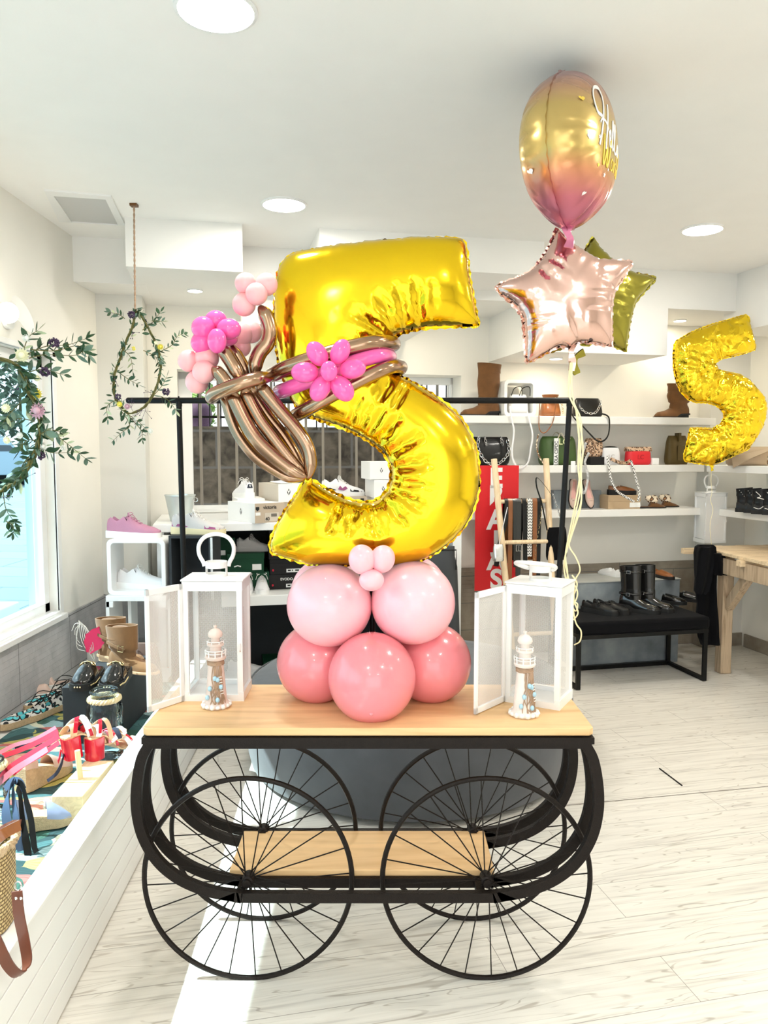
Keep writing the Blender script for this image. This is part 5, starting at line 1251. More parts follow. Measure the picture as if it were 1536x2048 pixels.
# shelf 2
t = bag('handbag', 'black leather shoulder bag with chunky silver chain on the middle shelf', P_(980, 930, .18, S2), A, .28, .20, .12, m_blackl, top=1.0, sag=.012)
chain(smooth([(-.10, -.05, .20), (-.11, -.06, .12), (-.06, -.075, .03), (0, -.078, .008), (.06, -.075, .03), (.12, -.05, .10), (.11, -.03, .2)], 7), .0095, 'chain', m_silver, t)
for s in (-.055, .065): chain([(s, -.035, .20), (s+.005, -.05, .16), (s+.008, -.055, .13)], .0085, 'chain_end', m_silver, t)
t = bag('duffel_bag', 'green quilted duffel bag with a lettered band on the middle shelf', P_(1114, 930, .17, S2), A, .275, .205, .15, m_quilt, top=.95, topd=.5)
b = MB(); b.smooth = False; b.box((-.062, -.080, .0), (-.028, -.0745, .19), Matrix.Translation((0, 0, 0))); b.build('lettered_band', m_paper, t)
text_mesh('LOLA CSPDC', .034, 'lettering', m_ink, t, face((-.045, -.0815, .085), 0, 1, PI/2), sx=.86)
text_mesh('LC', .062, 'logo', M_('pale yellow print', (.78, .82, .45), .6), t, face((.012, -.074, .165)))
for s in (-1, 1): strap('handle', [(-.02, s*.05, .19), (-.005, s*.07, .225), (.04, -.07, .16), (.07, -.06, .19)] if s < 0 else [(-.03, .03, .2), (0, .02, .235), (.05, .03, .2)], .007, M_('beige webbing', (.62, .55, .42), .8), t, flat=(.3, 1))
b = MB(); b.smooth = False; b.box((.025, -.17, -.05), (.058, -.168, .03)); b.build('price_tag', m_paper, t)
q = loc_of(t, [P_(x, y, .33) for x, y in ((1077, 868), (1073, 890), (1078, 912), (1088, 928))]); strap('side_strap', q, .006, m_leow, t, flat=(.3, 1), up=NB)
t = bag('handbag', 'leopard print box bag standing on a black box', P_(1186, 930, .16, S2+.058), A, .135, .135, .08, m_leo, top=1)
q = loc_of(t, [P_(x, y, .335) for x, y in ((1172, 885), (1166, 905), (1160, 930), (1160, 960), (1166, 985), (1172, 978), (1176, 950), (1170, 925), (1178, 905))])
strap('hanging_strap', q, .010, M_('lettered white webbing', (.75, .72, .68), .8, var=.9, vs=60), t, flat=(.2, 1), up=NB)
carton('small_box', 'small black box under the leopard print bag', P_(1188, 930, .16, S2), A, .11, .1, .057, m_blackc, cat='box')
t = bag('camera_bag', 'small white textured bag with black zip between leopard and red bags', P_(1220, 930, .18, S2), A, .145, .125, .07, m_whitef, top=.92, topd=.8)
b = MB(); b.tube(smooth([(-.068, 0, .06), (-.062, 0, .118), (0, 0, .13), (.062, 0, .118), (.068, 0, .06)], 5), .006, 8); b.build('zip', m_black, t)
text_mesh('LC', .04, 'logo', m_greyf, t, face((-.01, -.038, .06)))
b = MB(); b.tube(smooth([(-.03, -.06, .045), (.03, -.07, .02), (.09, -.07, .015), (.13, -.05, .03)], 5), .012, 8); b.build('scarf_strap', m_leo, t)
t = bag('camera_bag', 'red camera bag with leopard print top on the middle shelf', P_(1275, 930, .18, S2), A, .20, .11, .08, m_redbag, top=.95, topd=.9)
t2 = t; b = MB(); b.loft([[(-.098+.0*z, -y, z), (.098, -y, z), (.098, y, z), (-.098, y, z)] for z, y in ((.098, .036), (.118, .03), (.132, .018))]); b.build('print_top', m_leo, t, bevel=.006)
text_mesh('LC', .045, 'logo', M_('dark red emboss', (.45, .01, .02), .5), t, face((0, -.042, .055)))
q = loc_of(t, [P_(x, y, .335) for x, y in ((1214, 912), (1218, 932), (1222, 958), (1232, 980), (1250, 993), (1268, 1003))]); strap('rope_strap', q, .0085, m_bwrope, t, flat=None)
q = loc_of(t, [P_(x, y, .335) for x, y in ((1262, 922), (1268, 940), (1274, 965), (1279, 985), (1276, 1002))]); strap('rope_strap', q, .0085, m_bwrope, t, flat=None)
carton('small_box', 'small white price card box beside the red bag', P_(1308, 930, .2, S2), A, .055, .04, .05, m_paper, cat='box')
t = bag('tote_bag', 'olive brown leather tote standing on the middle shelf', P_(1352, 930, .16, S2), A, .19, .215, .09, m_tote, top=.82, topd=.6)
b = MB(); b.smooth = False; b.box((-.02, -.05, .03), (.07, -.046, .14)); b.build('pocket', m_tote, t, bevel=.002)
b = MB(); b.smooth = False; b.box((-.012, -.047, .17), (.008, .01, .235)); b.build('clasp_tab', m_tote, t, bevel=.002)
t = bag('handbag', 'beige leather bag lying over the edge of the side shelf', Vector((2.52, 5.30, S2)), A-.2, .34, .13, .14, m_beige, top=.9)
b = MB(); b.loft([[(-.16, -.07, .02), (.13, -.08, .12), (.13, -.07, .13), (-.16, -.05, .06)], [(-.17, -.10, -.02), (-.10, -.11, .03), (-.10, -.10, .04), (-.16, -.09, 0)]]); b.build('flap', m_beige, t, bevel=.004)
t = bag('handbag', 'cream and leopard bag cut by the picture edge on the side shelf', Vector((2.58, 5.06, S2)), A-.2, .12, .11, .1, m_leow)
# shelf 3
carton('grey_box', 'grey mottled box behind the first ballet flat', P_(1118, 1022, .12, S3), A, .12, .07, .135, m_conc, cat='box')
carton('grey_box', 'grey mottled box behind the second ballet flat', P_(1180, 1022, .10, S3), A, .145, .06, .13, m_conc, cat='box')
for px, tw, lab in ((1149, -.10, 'nude pink ballet flat propped toe down, nearer the grey box by the ladder'), (1186, .12, 'nude pink ballet flat propped toe down, nearer the kraft box')):
    p = P_(px, 1022, .24, S3); X_ = (Vector((0, 0, -1))*.965-NB*.26+UB*tw).normalized(); Z_ = (-NB); Z_ = (Z_-X_*Z_.dot(X_)).normalized(); Y_ = Z_.cross(X_)
    Mx = Matrix((X_, Y_, Z_)).transposed().to_4x4(); Mx.translation = p-X_*.21+Vector((0, 0, .004))+NB*.03
    shoe('ballet_flat', lab, 'flat', (0, 0, 0), 0, .205, m_pinkn, m_soleb, 'ballet flats', lining=M_('pink insole', (.75, .42, .38), .6), bow=True, matrix=Mx)
carton('shoe_box', 'kraft shoe box with white label under the brown loafer', P_(1236, 1024, .17, S3), A, .255, .17, .098, m_kraft, lid=True, lidh=.45, tags=[('f', .085, .028, .085, .035, m_paper)])
shoe('loafer', 'chestnut brown heeled loafer standing on the kraft shoe box', 'loafer', P_(1217, 997, .17, S3+.098), A-.15, .20, m_cognac, m_soleb, lining=m_black, platform=.02)
for px, d, lab in ((1276, .22, 'pointed brown slipper with leopard bow, nearer the kraft box'), (1303, .14, 'pointed brown slipper with leopard bow, further from the kraft box')):
    t = shoe('slipper', lab, 'slip', P_(px, 1022, d, S3), A-.1, .21, m_brown, m_soleb, 'leopard bow slippers')
    b = MB(); b.ball((.11, 0, .06), (.04, .034, .03), 14, 8); b.build('print_bow', m_leow, t)
    for s in (-1, 1):
        b = MB(); b.ball((.075+.05*(s > 0), s*.01, .075), (.028, .02, .022), 10, 6); b.build('bow_loop', m_leow, t)
for px, Y, lab, mm in ((1480, 5.30, 'black studded ankle boot next to the white table lantern', 0), (1497, 5.22, 'black studded ankle boot, second from the white table lantern', 0), (1512, 5.12, 'black ankle boot with white cord on the side shelf', 1), (1534, 5.05, 'black ankle boot with white cord cut by the picture edge', 1)):
    p = at(px-8, 1028, Y=Y); t = shoe('ankle_boot', lab, 'boot', (p.x, p.y, S3), -.5, .19, m_blackl, m_soleb, 'ankle boots on the side shelf', shaft=(.165, .95, 0, None), cat='boot')
    if mm:
        b = MB(); b.tube(smooth([(.02, -.036, .15), (.05, -.046, .12), (.03, -.048, .11), (.055, -.05, .105), (.09, -.045, .09), (.05, -.045, .04), (.01, -.04, .045)], 5), .0022, 6); b.build('cord', m_lacew, t)
    else:
        b = MB()
        for i in range(9): b.ball((.02+.010*i, -.040, .15-.013*i), .0028, 6, 5)
        b.build('studs', m_silver, t)

# poster
pt = P_(957, 931, .345); pr = P_(1038, 931, .345); w_ = (pr-pt).length; zt = pt.z
po = thing('sale_poster', 'long red sale poster with white stacked letters hanging from the middle shelf', 'poster', (pt.x, pt.y, zt), A)
b = MB(); b.smooth = False; b.box((-.02, 0, -.86), (w_, .003, 0)); b.build('sheet', m_poster, po)

for i, ch in enumerate('EBAJAS'):
    y = (958, 993, 1041, 1083, 1122, 1160)[i]; z = P_(990, y, .345).z-zt; text_mesh(ch, 0.185, 'letter', m_paper, po, face((P_(992, y, .345)-pt).dot(UB)*1.0*Vector((1, 0, 0))+Vector((0, -.0015, z))), sx=1.0, bold=.035)
# ladder with belts
ld = thing('ladder', 'pale wooden ladder leaning by the red poster, belts over its rung', 'ladder', P_(1045, 1000, .5, 0), A)
m_ld = wood('pale ladder wood', (.80, .62, .40), (.68, .48, .28), axis=(9, 9, .7))
def PL(x, y, off=.52): return loc_of(ld, [P_(x, y, off)])[0]
rails = []
for top, bot in (((988, 918), (1011, 1158)), ((1092, 917), (1103, 1140))):
    a, c = PL(*top, off=.46), PL(*bot, off=.58); d = (c-a).normalized(); e = c+d*(c.z/-d.z) if d.z < 0 else c
    b = MB(); b.tube([a, (a+c)/2, e], .0205, 14); b.build('rail', m_ld, ld, bevel=.002); rails.append((a, e))
def rung(z):
    out = []
    for a, e in rails: q = (a.z-z)/(a.z-e.z); out.append(a+(e-a)*q)
    b = MB(); b.tube(out, .014, 10); b.build('rung', m_ld, ld); return out
zr = [P_(1045, y, .52).z for y in (1003, 1083)]
r1 = rung(zr[0]); rung(zr[1]); rung(zr[1]-.30); rung(zr[1]-.60)
MW = Matrix.Translation(ld.location) @ ld.rotation_euler.to_matrix().to_4x4(); rA, rB = MW @ r1[0], MW @ r1[1]
def belt(label, px, w, L, mat, drift=0, buckle=None, back=.0, name='belt', cat='belt', chainy=None, lean=0):
    q = (px-1000)/(1098-1000); c = rA+(rB-rA)*q; t = thing(name, label, cat, c, A, 'belts over the ladder rung' if name == 'belt' else None)
    P = [(drift*1.0+lean, -.020, -L), (drift*.6+lean*.6, -.022, -L*.6), (drift*.3+lean*.2, -.022, -L*.3), (lean*.05, -.021, -.03), (0, -.018, .004), (0, -.008, .0175), (0, .006, .0175), (0, .018, .004), (0, .022, -.04), (-.01, .03, -L*.8)]
    if chainy is not None: chain(smooth(P[:8], 8), .006, 'chain', chainy, t)
    else:
        b = MB(); b.strip(smooth(P, 5), w, (1, 0, 0), .0035); b.build('strap', mat, t, bevel=.0006)
    if buckle:
        z = -L*buckle; b = MB(); x = drift*buckle; b.tube([(x-.018, -.027, z+.02), (x+.018, -.027, z+.02), (x+.018, -.027, z-.02), (x-.018, -.027, z-.02)], .0028, 6, closed=True); b.tube([(x, -.029, z-.02), (x, -.029, z+.016)], .002, 6); b.build('buckle', m_silver, t)
    return t
belt('wide black bag strap slanting across the left ladder rail', 1016, .034, .43, m_blackl, lean=-.075, name='bag_strap', cat='bag strap')
belt('medium brown belt next to the slanting black strap', 1022, .030, .52, m_cognac, drift=-.0)
belt('narrow black belt behind the one with the square buckle', 1030, .026, .44, m_blackp, drift=.01)
belt('shiny black belt with a square silver buckle', 1038, .036, .50, m_blackp, buckle=.62)
belt('plain black belt between the buckled one and the chevron one', 1049, .030, .42, m_blackl, drift=.012)
belt('white belt woven with black chevrons', 1060, .034, .37, m_chev)
belt('cognac brown belt beside the chevron belt', 1070, .034, .50, m_cognac, drift=.006)
belt('dark green black belt beside the cognac one', 1078, .028, .50, m_blackl, drift=.0)
belt('thin pale chain belt hanging near the right ladder rail', 1083, .01, .40, m_silver, lean=-.05, chainy=m_goldm)
t = bag('shoulder_bag', 'black bag hanging behind the ladder foot beside the coat rail post', P_(1112, 1160, .55, .78), A, .15, .22, .06, m_blackf)
strap('strap', [(-.07, 0, .2), (-.12, -.02, .38), (-.16, -.02, .50), (-.14, 0, .55), (-.02, .0, .40), (.05, 0, .2)], .005, m_black, t)
chain(smooth([(-.05, -.03, .45), (0, -.04, .30), (.03, -.04, .17)], 5), .005, 'chain', m_silver, t)
t = bag('shoulder_bag', 'small silver grey bag hanging at the foot of the red poster', P_(996, 1163, .66, .80), A, .075, .11, .04, m_silver)
strap('strap', [(0, -.01, .11), (.02, -.01, .2), (.055, -.01, .35)], .006, m_whitef, t, flat=(.3, 1))

# coat rail
ry = 4.0; zl = at(700, 801, Y=ry).z
rk = thing('clothes_rail', 'long black steel clothes rail spanning behind the golden number', 'clothes rail', (0, ry, 0))
b = MB(); xa, xb = at(253, 801, Y=ry).x, at(1146, 805, Y=ry).x; b.tube([(xa, 0, zl), (xa+.006, 0, zl), (xb-.006, 0, zl), (xb, 0, zl)], [.011, .0155, .0155, .011], 16); b.build('rail', m_black, rk)
pl, pr_ = at(358, 810, Y=ry).x, at(1139, 812, Y=ry).x
for x, xe in ((pl, pl+.015), (pr_, pr_-.075)):
    b = MB(); b.tube([(x, 0, zl-.005), (x, 0, zl-.03)], .0165, 12); b.tube([(x, 0, zl-.02), (xe, 0, .02)], .0145, 14); b.build('post', m_black, rk)
    b = MB(); b.tube([(x, -.004, zl+.022), (x, 0, zl-.01)], .004, 8); b.build('bolt', m_black, rk)
for x in (pl+.015, pr_-.075):
    b = MB(); b.smooth = False; b.box((x-.015, -.1, 0), (x+.015, .22, .02)); b.build('foot', m_black, rk)

# pouf
pf = thing('round_pouf', 'large round blue grey velvet pouf on the floor behind the cart', 'pouf', (.125, 3.74, 0))
b = MB(); pr2 = .79; b.lathe([(0, .012), (pr2-.06, .012), (pr2-.015, .03), (pr2, .09), (pr2+.004, .22), (pr2, .345), (pr2-.012, .385), (pr2-.05, .415), (pr2-.15, .425), (0, .43)], 72); b.build('cushion', m_velvet, pf)
b = MB(); b.tube([((pr2-.008)*math.cos(a), (pr2-.008)*math.sin(a), .39) for a in [2*PI*i/72 for i in range(72)]], .005, 6, closed=True); b.build('piping', m_velvet, pf)
b = MB(); b.lathe([(pr2-.08, 0), (pr2-.08, .02), (0, .02)], 40); b.build('plinth', m_black, pf)
# chair with its back to the pouf
ch = thing('padded_chair', 'dark grey padded chair back showing beside the pink balloons', 'chair', (.26, 4.60, 0), R(4))
m_chd = M_('dark grey vinyl', (.045, .048, .052), .45, bump=.1)
b = MB(); rr = []
for i in range(11):
    q = i/10; z = .30+.64*q; w = .205-.03*q; th = .035
    e = 1 if q < .9 else .93
    rr.append([(w*e*(abs(math.cos(a))**.35)*(1 if math.cos(a) > 0 else -1), -.02*q+th*(.6 if q == 1 else 1)*math.sin(a), z) for a in [2*PI*j/24 for j in range(24)]])
b.loft(rr); b.build('backrest', m_chd, ch, ang=60)
b = MB(); b.tube([(x, y-.018, z) for x, y, z in ((-.168, -.03, .80), (-.168, -.032, .92), (.168, -.032, .92), (.168, -.03, .80))], .004, 6); b.build('piping', m_black, ch)
b = MB(); b.smooth = False; b.box((-.2, .04, .36), (.2, .42, .43)); b.build('seat', m_chd, ch, bevel=.02)
for x in (-.17, .17):
    for y in (.06, .38): b = MB(); b.tube([(x, y, .37), (x, y, 0)], .012, 8); b.build('leg', m_black, ch)

# counter
CT = 1.09; CO_ = .79
cx0, cx1 = ux(305, 1049, CO_), ux(924, 1060, CO_)
def lbx(b, t, x0, x1, d0, d1, z0, z1):
    """box in counter coordinates: x along the wall, d out from it"""
    b.smooth = False; b.box((x0, -d1, z0), (x1, -d0, z1)); return b
cn = thing('counter', 'white counter shelving under the rear window with shoe boxes on it', 'counter', bw(0, 0), A)
b = MB(); lbx(b, 0, cx0, cx1, .004, CO_, CT-.045, CT); b.build('worktop', m_white, cn, bevel=.003)
b = MB(); lbx(b, 0, cx0, ux(800, 1200, CO_), .014, CO_, .600, .660); b.build('lower_shelf', m_whitem, cn, bevel=.003)
b = MB(); lbx(b, 0, cx1-.055, cx1, .014, CO_-.01, 0, CT-.045); b.build('end_panel', m_white, cn)
b = MB(); lbx(b, 0, cx0+.02, cx0+.06, .014, CO_-.02, 0, CT-.045); b.build('end_panel', m_white, cn)
b = MB(); lbx(b, 0, cx0, cx1-.05, .004, .014, 0, CT-.045); b.build('back_panel', m_darkgrey, cn)  # dark colour stands in for the unlit depth under the counter

# boxes on the counter
m_box_t = M_('beige printed card', (.52, .42, .32), .7)
def vlogo(t, M, s=1.0):
    """small pointed shield mark of two petals and a dot, and a line of tiny print"""
    b = MB(); 
    for sg in (-1, 1): b.add([Vector(q) for q in ((0, -.020*s, 0), (sg*.009*s, -.006*s, 0), (sg*.010*s, .010*s, 0), (sg*.004*s, -.002*s, 0))], [(0, 1, 2, 3)], M)
    b.add([Vector(q) for q in ((0, .004*s, 0), (.004*s, .010*s, 0), (0, .019*s, 0), (-.004*s, .010*s, 0))], [(0, 1, 2, 3)], M); b.build('logo', m_ink, t)
p = at(510, 1047, z=CT); rzb = R(40)
# local x runs along the lettered end face, local y along the long side
c_ = p+Vector((math.cos(rzb), math.sin(rzb), 0))*.10+Vector((-math.sin(rzb), math.cos(rzb), 0))*.16
t = carton('shoe_box', 'large white shoe box with beige lettered end, front of the counter', (c_.x, c_.y, CT), rzb, .20, .32, .115, m_cardw, lid=False)
b = MB(); b.smooth = False; b.box((-.1, -.1615, 0), (.1, -.1605, .115)); b.build('printed_end', m_box_t, t)
text_mesh('victoria', .030, 'lettering', m_ink, t, face((.0, -.1625, .090)))
b = MB(); b.smooth = False; b.box((-.035, -.1632, .008), (.06, -.1622, .058)); b.build('size_label', m_card, t)
text_mesh('40', .028, 'lettering', m_ink, t, face((-.018, -.1645, .022)))
b = MB()
for i in range(11): b.smooth = False; x = .008+.0036*i; b.box((x, -.1645, .034), (x+.0016, -.1640, .052))
b.build('barcode', m_ink, t)
b = MB(); b.smooth = False; b.box((-.097, -.1635, .045), (-.065, -.163, .063)); b.build('price_label', m_paper, t)
b = MB(); b.smooth = False; b.add([(-.096, -.163, .095), (-.072, -.163, .095), (-.072, -.163, .08), (-.084, -.163, .070), (-.096, -.163, .08)], [(0, 1, 2, 3, 4)]); b.build('crest', m_ink, t)
vlogo(t, face((-.1015, .0, .062), -PI/2), 1.1)
c = P_(553, 1012, .30, CT)
carton('shoe_box', 'plain beige shoe box at the bottom under the white one marked with a pointed logo', P_(585, 1030, .40, CT), A+.0, .15, .3, .105, m_card, lid=True)
t = carton('shoe_box', 'white beige shoe box with pointed logo, top of the pair behind the bouquet', P_(566, 1030, .42, CT+.106), A+R(20), .2, .30, .112, m_card, lid=False)
vlogo(t, face((-.03, -.1515, .062), 0), 1.1)
b = MB(); b.smooth = False; b.box((-.1, -.1508, 0), (.1, -.1502, .112)); b.build('printed_end', m_cardw, t)
b = MB(); b.smooth = False; b.loft([[(-.08, -.15, .114), (.0, -.15, .114), (.0, .0, .128), (-.08, .02, .120)], [(-.08, -.15, .116), (.0, -.15, .116), (.0, .0, .130), (-.08, .02, .122)]]); b.build('open_flap', m_paper, t)
carton('shoe_box', 'white patterned box under the white sneaker by the rear window', P_(497, 1030, .38, CT), A+.1, .165, .26, .125, m_cardw, lid=True)
t = shoe('sneaker', 'white sneaker seen from its heel, standing on the white patterned box', 'sneaker', P_(500, 990, .44, CT+.125), R(118), .26, m_whitef, m_white, lace=m_lacew, lining=m_whitef)
b = MB(); b.smooth = False; b.loft([[(-.0035, -.016, .064), (-.0035, .016, .064), (-.0035, .010, .088), (-.0035, -.010, .088)], [(-.001, -.018, .064), (-.001, .018, .064), (-.001, .012, .088), (-.001, -.012, .088)]]); b.build('heel_tab', m_navy, t)
text_mesh('V', .022, 'letter', m_paper, t, face((-.0045, 0, .076), -PI/2))
t = carton('shoe_box', 'beige shoe box with a lettered end under the plum and black sneaker', P_(680, 1022, .30, CT), A, .32, .2, .125, m_box_t, lid=False)
text_mesh('victoria', .030, 'lettering', m_ink, t, face((.0, -.1015, .095)))
b = MB(); b.smooth = False; b.box((.0, -.1035, .035), (.09, -.1025, .072)); b.build('size_label', m_paper, t)
b = MB(); b.smooth = False; b.add([(.118, -.1022, .112), (.142, -.1022, .112), (.142, -.1022, .095), (.13, -.1022, .085), (.118, -.1022, .095)], [(0, 1, 2, 3, 4)]); b.build('crest', m_ink, t)
t = shoe('sneaker', 'black white and plum sneaker on the lettered box inside the number loop', 'sneaker', P_(644, 990, .30, CT+.125), A-.05, .275, m_whitef, m_white, lace=m_lacew, patch=m_black, lining=m_black)
b = MB(); b.add([(.10, -.047, .045), (.115, -.043, .07), (.13, -.043, .052), (.15, -.044, .066), (.165, -.046, .05), (.14, -.048, .036)], [(0, 1, 2, 3, 4, 5)]); b.build('side_flash', m_purple, t)
for i, (px, lab) in enumerate(((772, 'lowest white shoe box of the stack seen through the number loop'), (770, 'middle white shoe box of the stack seen through the number loop'), (762, 'topmost white shoe box of the stack seen through the number loop'))):
    t = carton('shoe_box', lab, P_(px, 1000, .34, CT+.118*i+.0002), A, .21, .30, .116, m_cardw, 'stacked white shoe boxes', lid=False); vlogo(t, face((-.045 if i < 2 else -.03, -.151, .06)), .9)
shoe('sneaker', 'white sneaker toe beside the stacked white boxes on the counter', 'sneaker', P_(752, 1030, .55, CT), PI+A-.3, .24, m_whitef, m_white)
# bucket
bk = thing('metal_bucket', 'pale metal bucket with rim and side ring on the counter corner', 'bucket', P_(361, 1033, .55, CT))
b = MB(); b.lathe([(.060, 0), (.088, .150), (.092, .152), (.092, .158), (.086, .158), (.058, .004), (0, .004)], 32); b.build('body', M_('pale glassy metal', (.62, .66, .64), .3, metal=.6), bk)
b = MB(); b.tube([(.098+.012*math.cos(a), -.02, .128+.012*math.sin(a)) for a in [2*PI*i/12 for i in range(12)]], .002, 5, closed=True); b.build('ring', m_silver, bk)

# items under the counter
Z6 = .66
sticker = lambda u, v, su=.055, sv=.03: ('f', u, v, su, sv, m_paper)
def ucarton(label, x0, x1, y_, z, h, mat, off=.62, tags=(), grp='dark shoe boxes under the counter', d=.2, lid=True, **kw):
    a, c = P_(x0, y_, off, z), P_(x1, y_, off, z); w = (c-a).length; mid = (a+c)/2+NB*d/2; return carton('shoe_box', label, mid, A, w, d, h, mat, grp, lid=lid, tags=[(f, u*w, v, su, sv, m_) for f, u, v, su, sv, m_ in tags], **kw)
ucarton('green shoe box lying lowest in its stack under the counter', 478, 538, 1160, Z6, .115, m_green)
t = ucarton('green shoe box in the middle of its stack, small sneaker on top', 455, 528, 1120, Z6+.116, .115, m_green, tags=[('f', .30, .03, .055, .036, m_paper)])
b = MB(); b.tube([(-.07, -.104, .035), (-.05, -.104, .042), (-.03, -.104, .036)], .004, 6); b.build('small_emblem', m_paper, t)
ucarton('green shoe box behind the lantern handle, highest of the green ones', 424, 470, 1100, Z6+.19, .13, m_green, off=.55, tags=[('f', -.1, .04, .05, .03, m_paper)])
ucarton('green shoe box carrying the one behind the lantern handle', 420, 470, 1100, Z6, .188, m_green, off=.55)
for i, (lab, tg) in enumerate((('black shoe box lowest in its stack, marked with a lettered front', True), ('black shoe box second from the bottom of its stack', False), ('black shoe box third from the bottom of its stack', False), ('black shoe box topmost of its stack, right under the worktop', False))):
    t = ucarton(lab, 538+(2 if i % 2 else 0), 640, 1160, Z6+.093*i, .092, m_blackc, off=.60, tags=[('f', -.02, .022, .095, .022, m_paper)], d=.28)
    b = MB(); b.ball((-.135, -.142, .026), (.006, .002, .008), 8, 6); b.build('red_dot', m_red, t)
    b = MB(); b.smooth = False
    for x, w in ((-.045, .018), (-.02, .006), (0, .024)): b.box((x, -.1448, .019), (x+w, -.1438, .027))
    b.build('label_print', m_ink, t)
    if tg: text_mesh('EVODO', .022, 'lettering', m_paper, t, face((-.05, -.1445, .062)))
shoe('sneaker', 'grey white sneaker on the green box under the counter', 'sneaker', P_(474, 1105, .50, Z6+.231), A-.1, .21, m_greyf, m_greyf, lace=m_greyf)
shoe('sneaker', 'white sneaker facing the viewer on the lower shelf, beside the lantern', 'sneaker', P_(500, 1180, .52, Z6), -PI/2+.02, .23, m_whitef, m_white, 'white trainers on the lower shelf', lace=m_lacew)
shoe('sneaker', 'white sneaker facing the viewer on the lower shelf, beside the black boxes', 'sneaker', P_(523, 1180, .52, Z6), -PI/2+.18, .23, m_whitef, m_white, 'white trainers on the lower shelf', lace=m_lacew)
carton('shoe_box', 'cream shoe box on the floor under the counter, by the lantern', P_(478, 1300, .55, 0), A, .2, .28, .11, m_card, lid=True, lidm=m_cardw)
shoe('sneaker', 'white sneaker on the cream box on the floor', 'sneaker', P_(455, 1290, .50, .11), A, .24, m_whitef, m_white)
ucarton('green shoe box on the floor behind the rose balloons', 527, 590, 1290, 0, .15, m_green, off=.38, grp=None)
# dark display stand with a runner on top
p0, p1 = at(337, 1075, Y=4.13), at(422, 1075, Y=4.13); zt = 1.052
ds = thing('display_stand', 'dark grey open box stand carrying the grey running shoe', 'display stand', (p0.x, 4.13, 0))
w = p1.x-p0.x; b = MB(); b.smooth = False; th = .014
b.box((0, 0, 0), (th, .24, zt)); b.box((w-th, 0, 0), (w, .24, zt)); b.box((th, 0, zt-th), (w-th, .24, zt)); b.box((th, 0, .60), (w-th, .24, .614)); b.box((th, 0, 0), (w-th, .24, th)); b.box((th, .232, th), (w-th, .24, zt-th))
b.build('carcass', m_darkgrey, ds)
b = MB(); b.smooth = False; b.box((w-.004, -.003, .7), (w+.008, .004, zt-.01)); b.build('corner_strip', m_silver, ds)
shoe('sneaker', 'grey white running shoe with plum heel on the dark display stand', 'sneaker', (p0.x-.005, 4.25, zt), -.06, .285, m_greyf, M_('cream yellow sole', (.78, .68, .42), .6), lace=m_lacew, patch=m_purple, lining=m_purple)

# =====================  BENCH AREA  =====================
bn = thing('bench', 'black velvet bench on a thin black steel frame', 'bench', at(1414, 1363, z=0), A)
BL, BD = .93, .44
b = MB(); b.smooth = False; b.box((-BL, .0, .345), (.015, BD, .432)); b.build('seat', m_blackf, bn, bevel=.022)
for x in (0, -BL+.03):
    b = MB(); b.smooth = False; s = .028; b.sqtube([(x-s/2, s/2, 0+s/2), (x-s/2, s/2, .35), (x-s/2, BD-s/2, .35), (x-s/2, BD-s/2, s/2)], s, s, closed=True, up=(1, 0, 0)); b.build('leg_frame', m_black, bn)
b = MB(); b.smooth = False; b.box((-BL+.03, BD-.028, 0), (0, BD, .028)); b.build('floor_bar', m_black, bn)
b = MB(); b.smooth = False; b.box((-BL+.03, 0, .325), (0, .028, .35)); b.build('front_bar', m_black, bn)
Zb = .432
BX = Matrix.Translation(bn.location) @ Matrix.Rotation(A, 4, 'Z')
def onbench(px, py): p = at(px, py, z=Zb); return p
pl_ = thing('concrete_plinth', 'grey concrete plinth against the wall behind the bench', 'plinth', P_(1355, 1335, .475, 0), A)
b = MB(); b.smooth = False; b.box((-.80, 0, 0), (0, .34, .60)); b.build('block', m_conc, pl_, bevel=.004)
b = MB(); b.smooth = False; b.box((-.805, -.005, .60), (.005, .345, .606)); b.build('top_sheet', M_('pale scratched top', (.45, .46, .44), .6, var=.4, vs=6), pl_)
def bshoe(lab, px, py, rz, kind, L, z=None, **kw):
    p = at(px, py, z=Zb if z is None else z); return shoe(kw.pop('name', 'loafer'), lab, kind, p, rz, L, kw.pop('um', m_blackp), m_soleb, kw.pop('group', None), **kw)
bshoe('black loafer with dark bit on the bench, nearest the ribbons', 1166, 1222, -.75, 'loafer', .25, um=m_blackl, bit=m_black, lining=m_blackl, group='pair of chunky black loafers', platform=.015)
bshoe('black loafer with dark bit on the bench, next to the biker boots', 1188, 1219, -.75, 'loafer', .25, um=m_blackl, bit=m_black, lining=m_blackl, group='pair of chunky black loafers', platform=.015)
bshoe('tall black biker boot with silver buckles, the one nearer the lantern', 1240, 1220, -.6, 'boot', .26, um=m_blackp, shaft=(.31, .95, 0, None), buckle=[.12, .27], name='biker_boot', cat='boot', group='pair of biker boots', platform=.015)
bshoe('tall black biker boot with silver buckles, the one nearer the polished loafers', 1268, 1217, -.6, 'boot', .26, um=m_blackp, shaft=(.31, .95, 0, None), buckle=[.12, .27], name='biker_boot', cat='boot', group='pair of biker boots', platform=.015)
bshoe('polished black penny loafer just beside the biker boots', 1298, 1203, -.5, 'loafer', .25, lining=m_brown, group='pair of penny loafers', platform=.01)
bshoe('polished black penny loafer at the table end of the bench', 1338, 1199, -.45, 'loafer', .25, lining=m_brown, group='pair of penny loafers', platform=.01)
p = P_(1303, 1160, .33, .606); shoe('loafer', 'glossy brown loafer standing on the concrete plinth', 'loafer', p, -1.1, .2, m_cognac, m_soleb, lining=m_cognac, platform=.01)
p = P_(1236, 1165, .33, .606); t = shoe('loafer', 'white loafer half hidden behind the biker boot on the plinth', 'loafer', p, 1.9, .22, m_white, m_white)
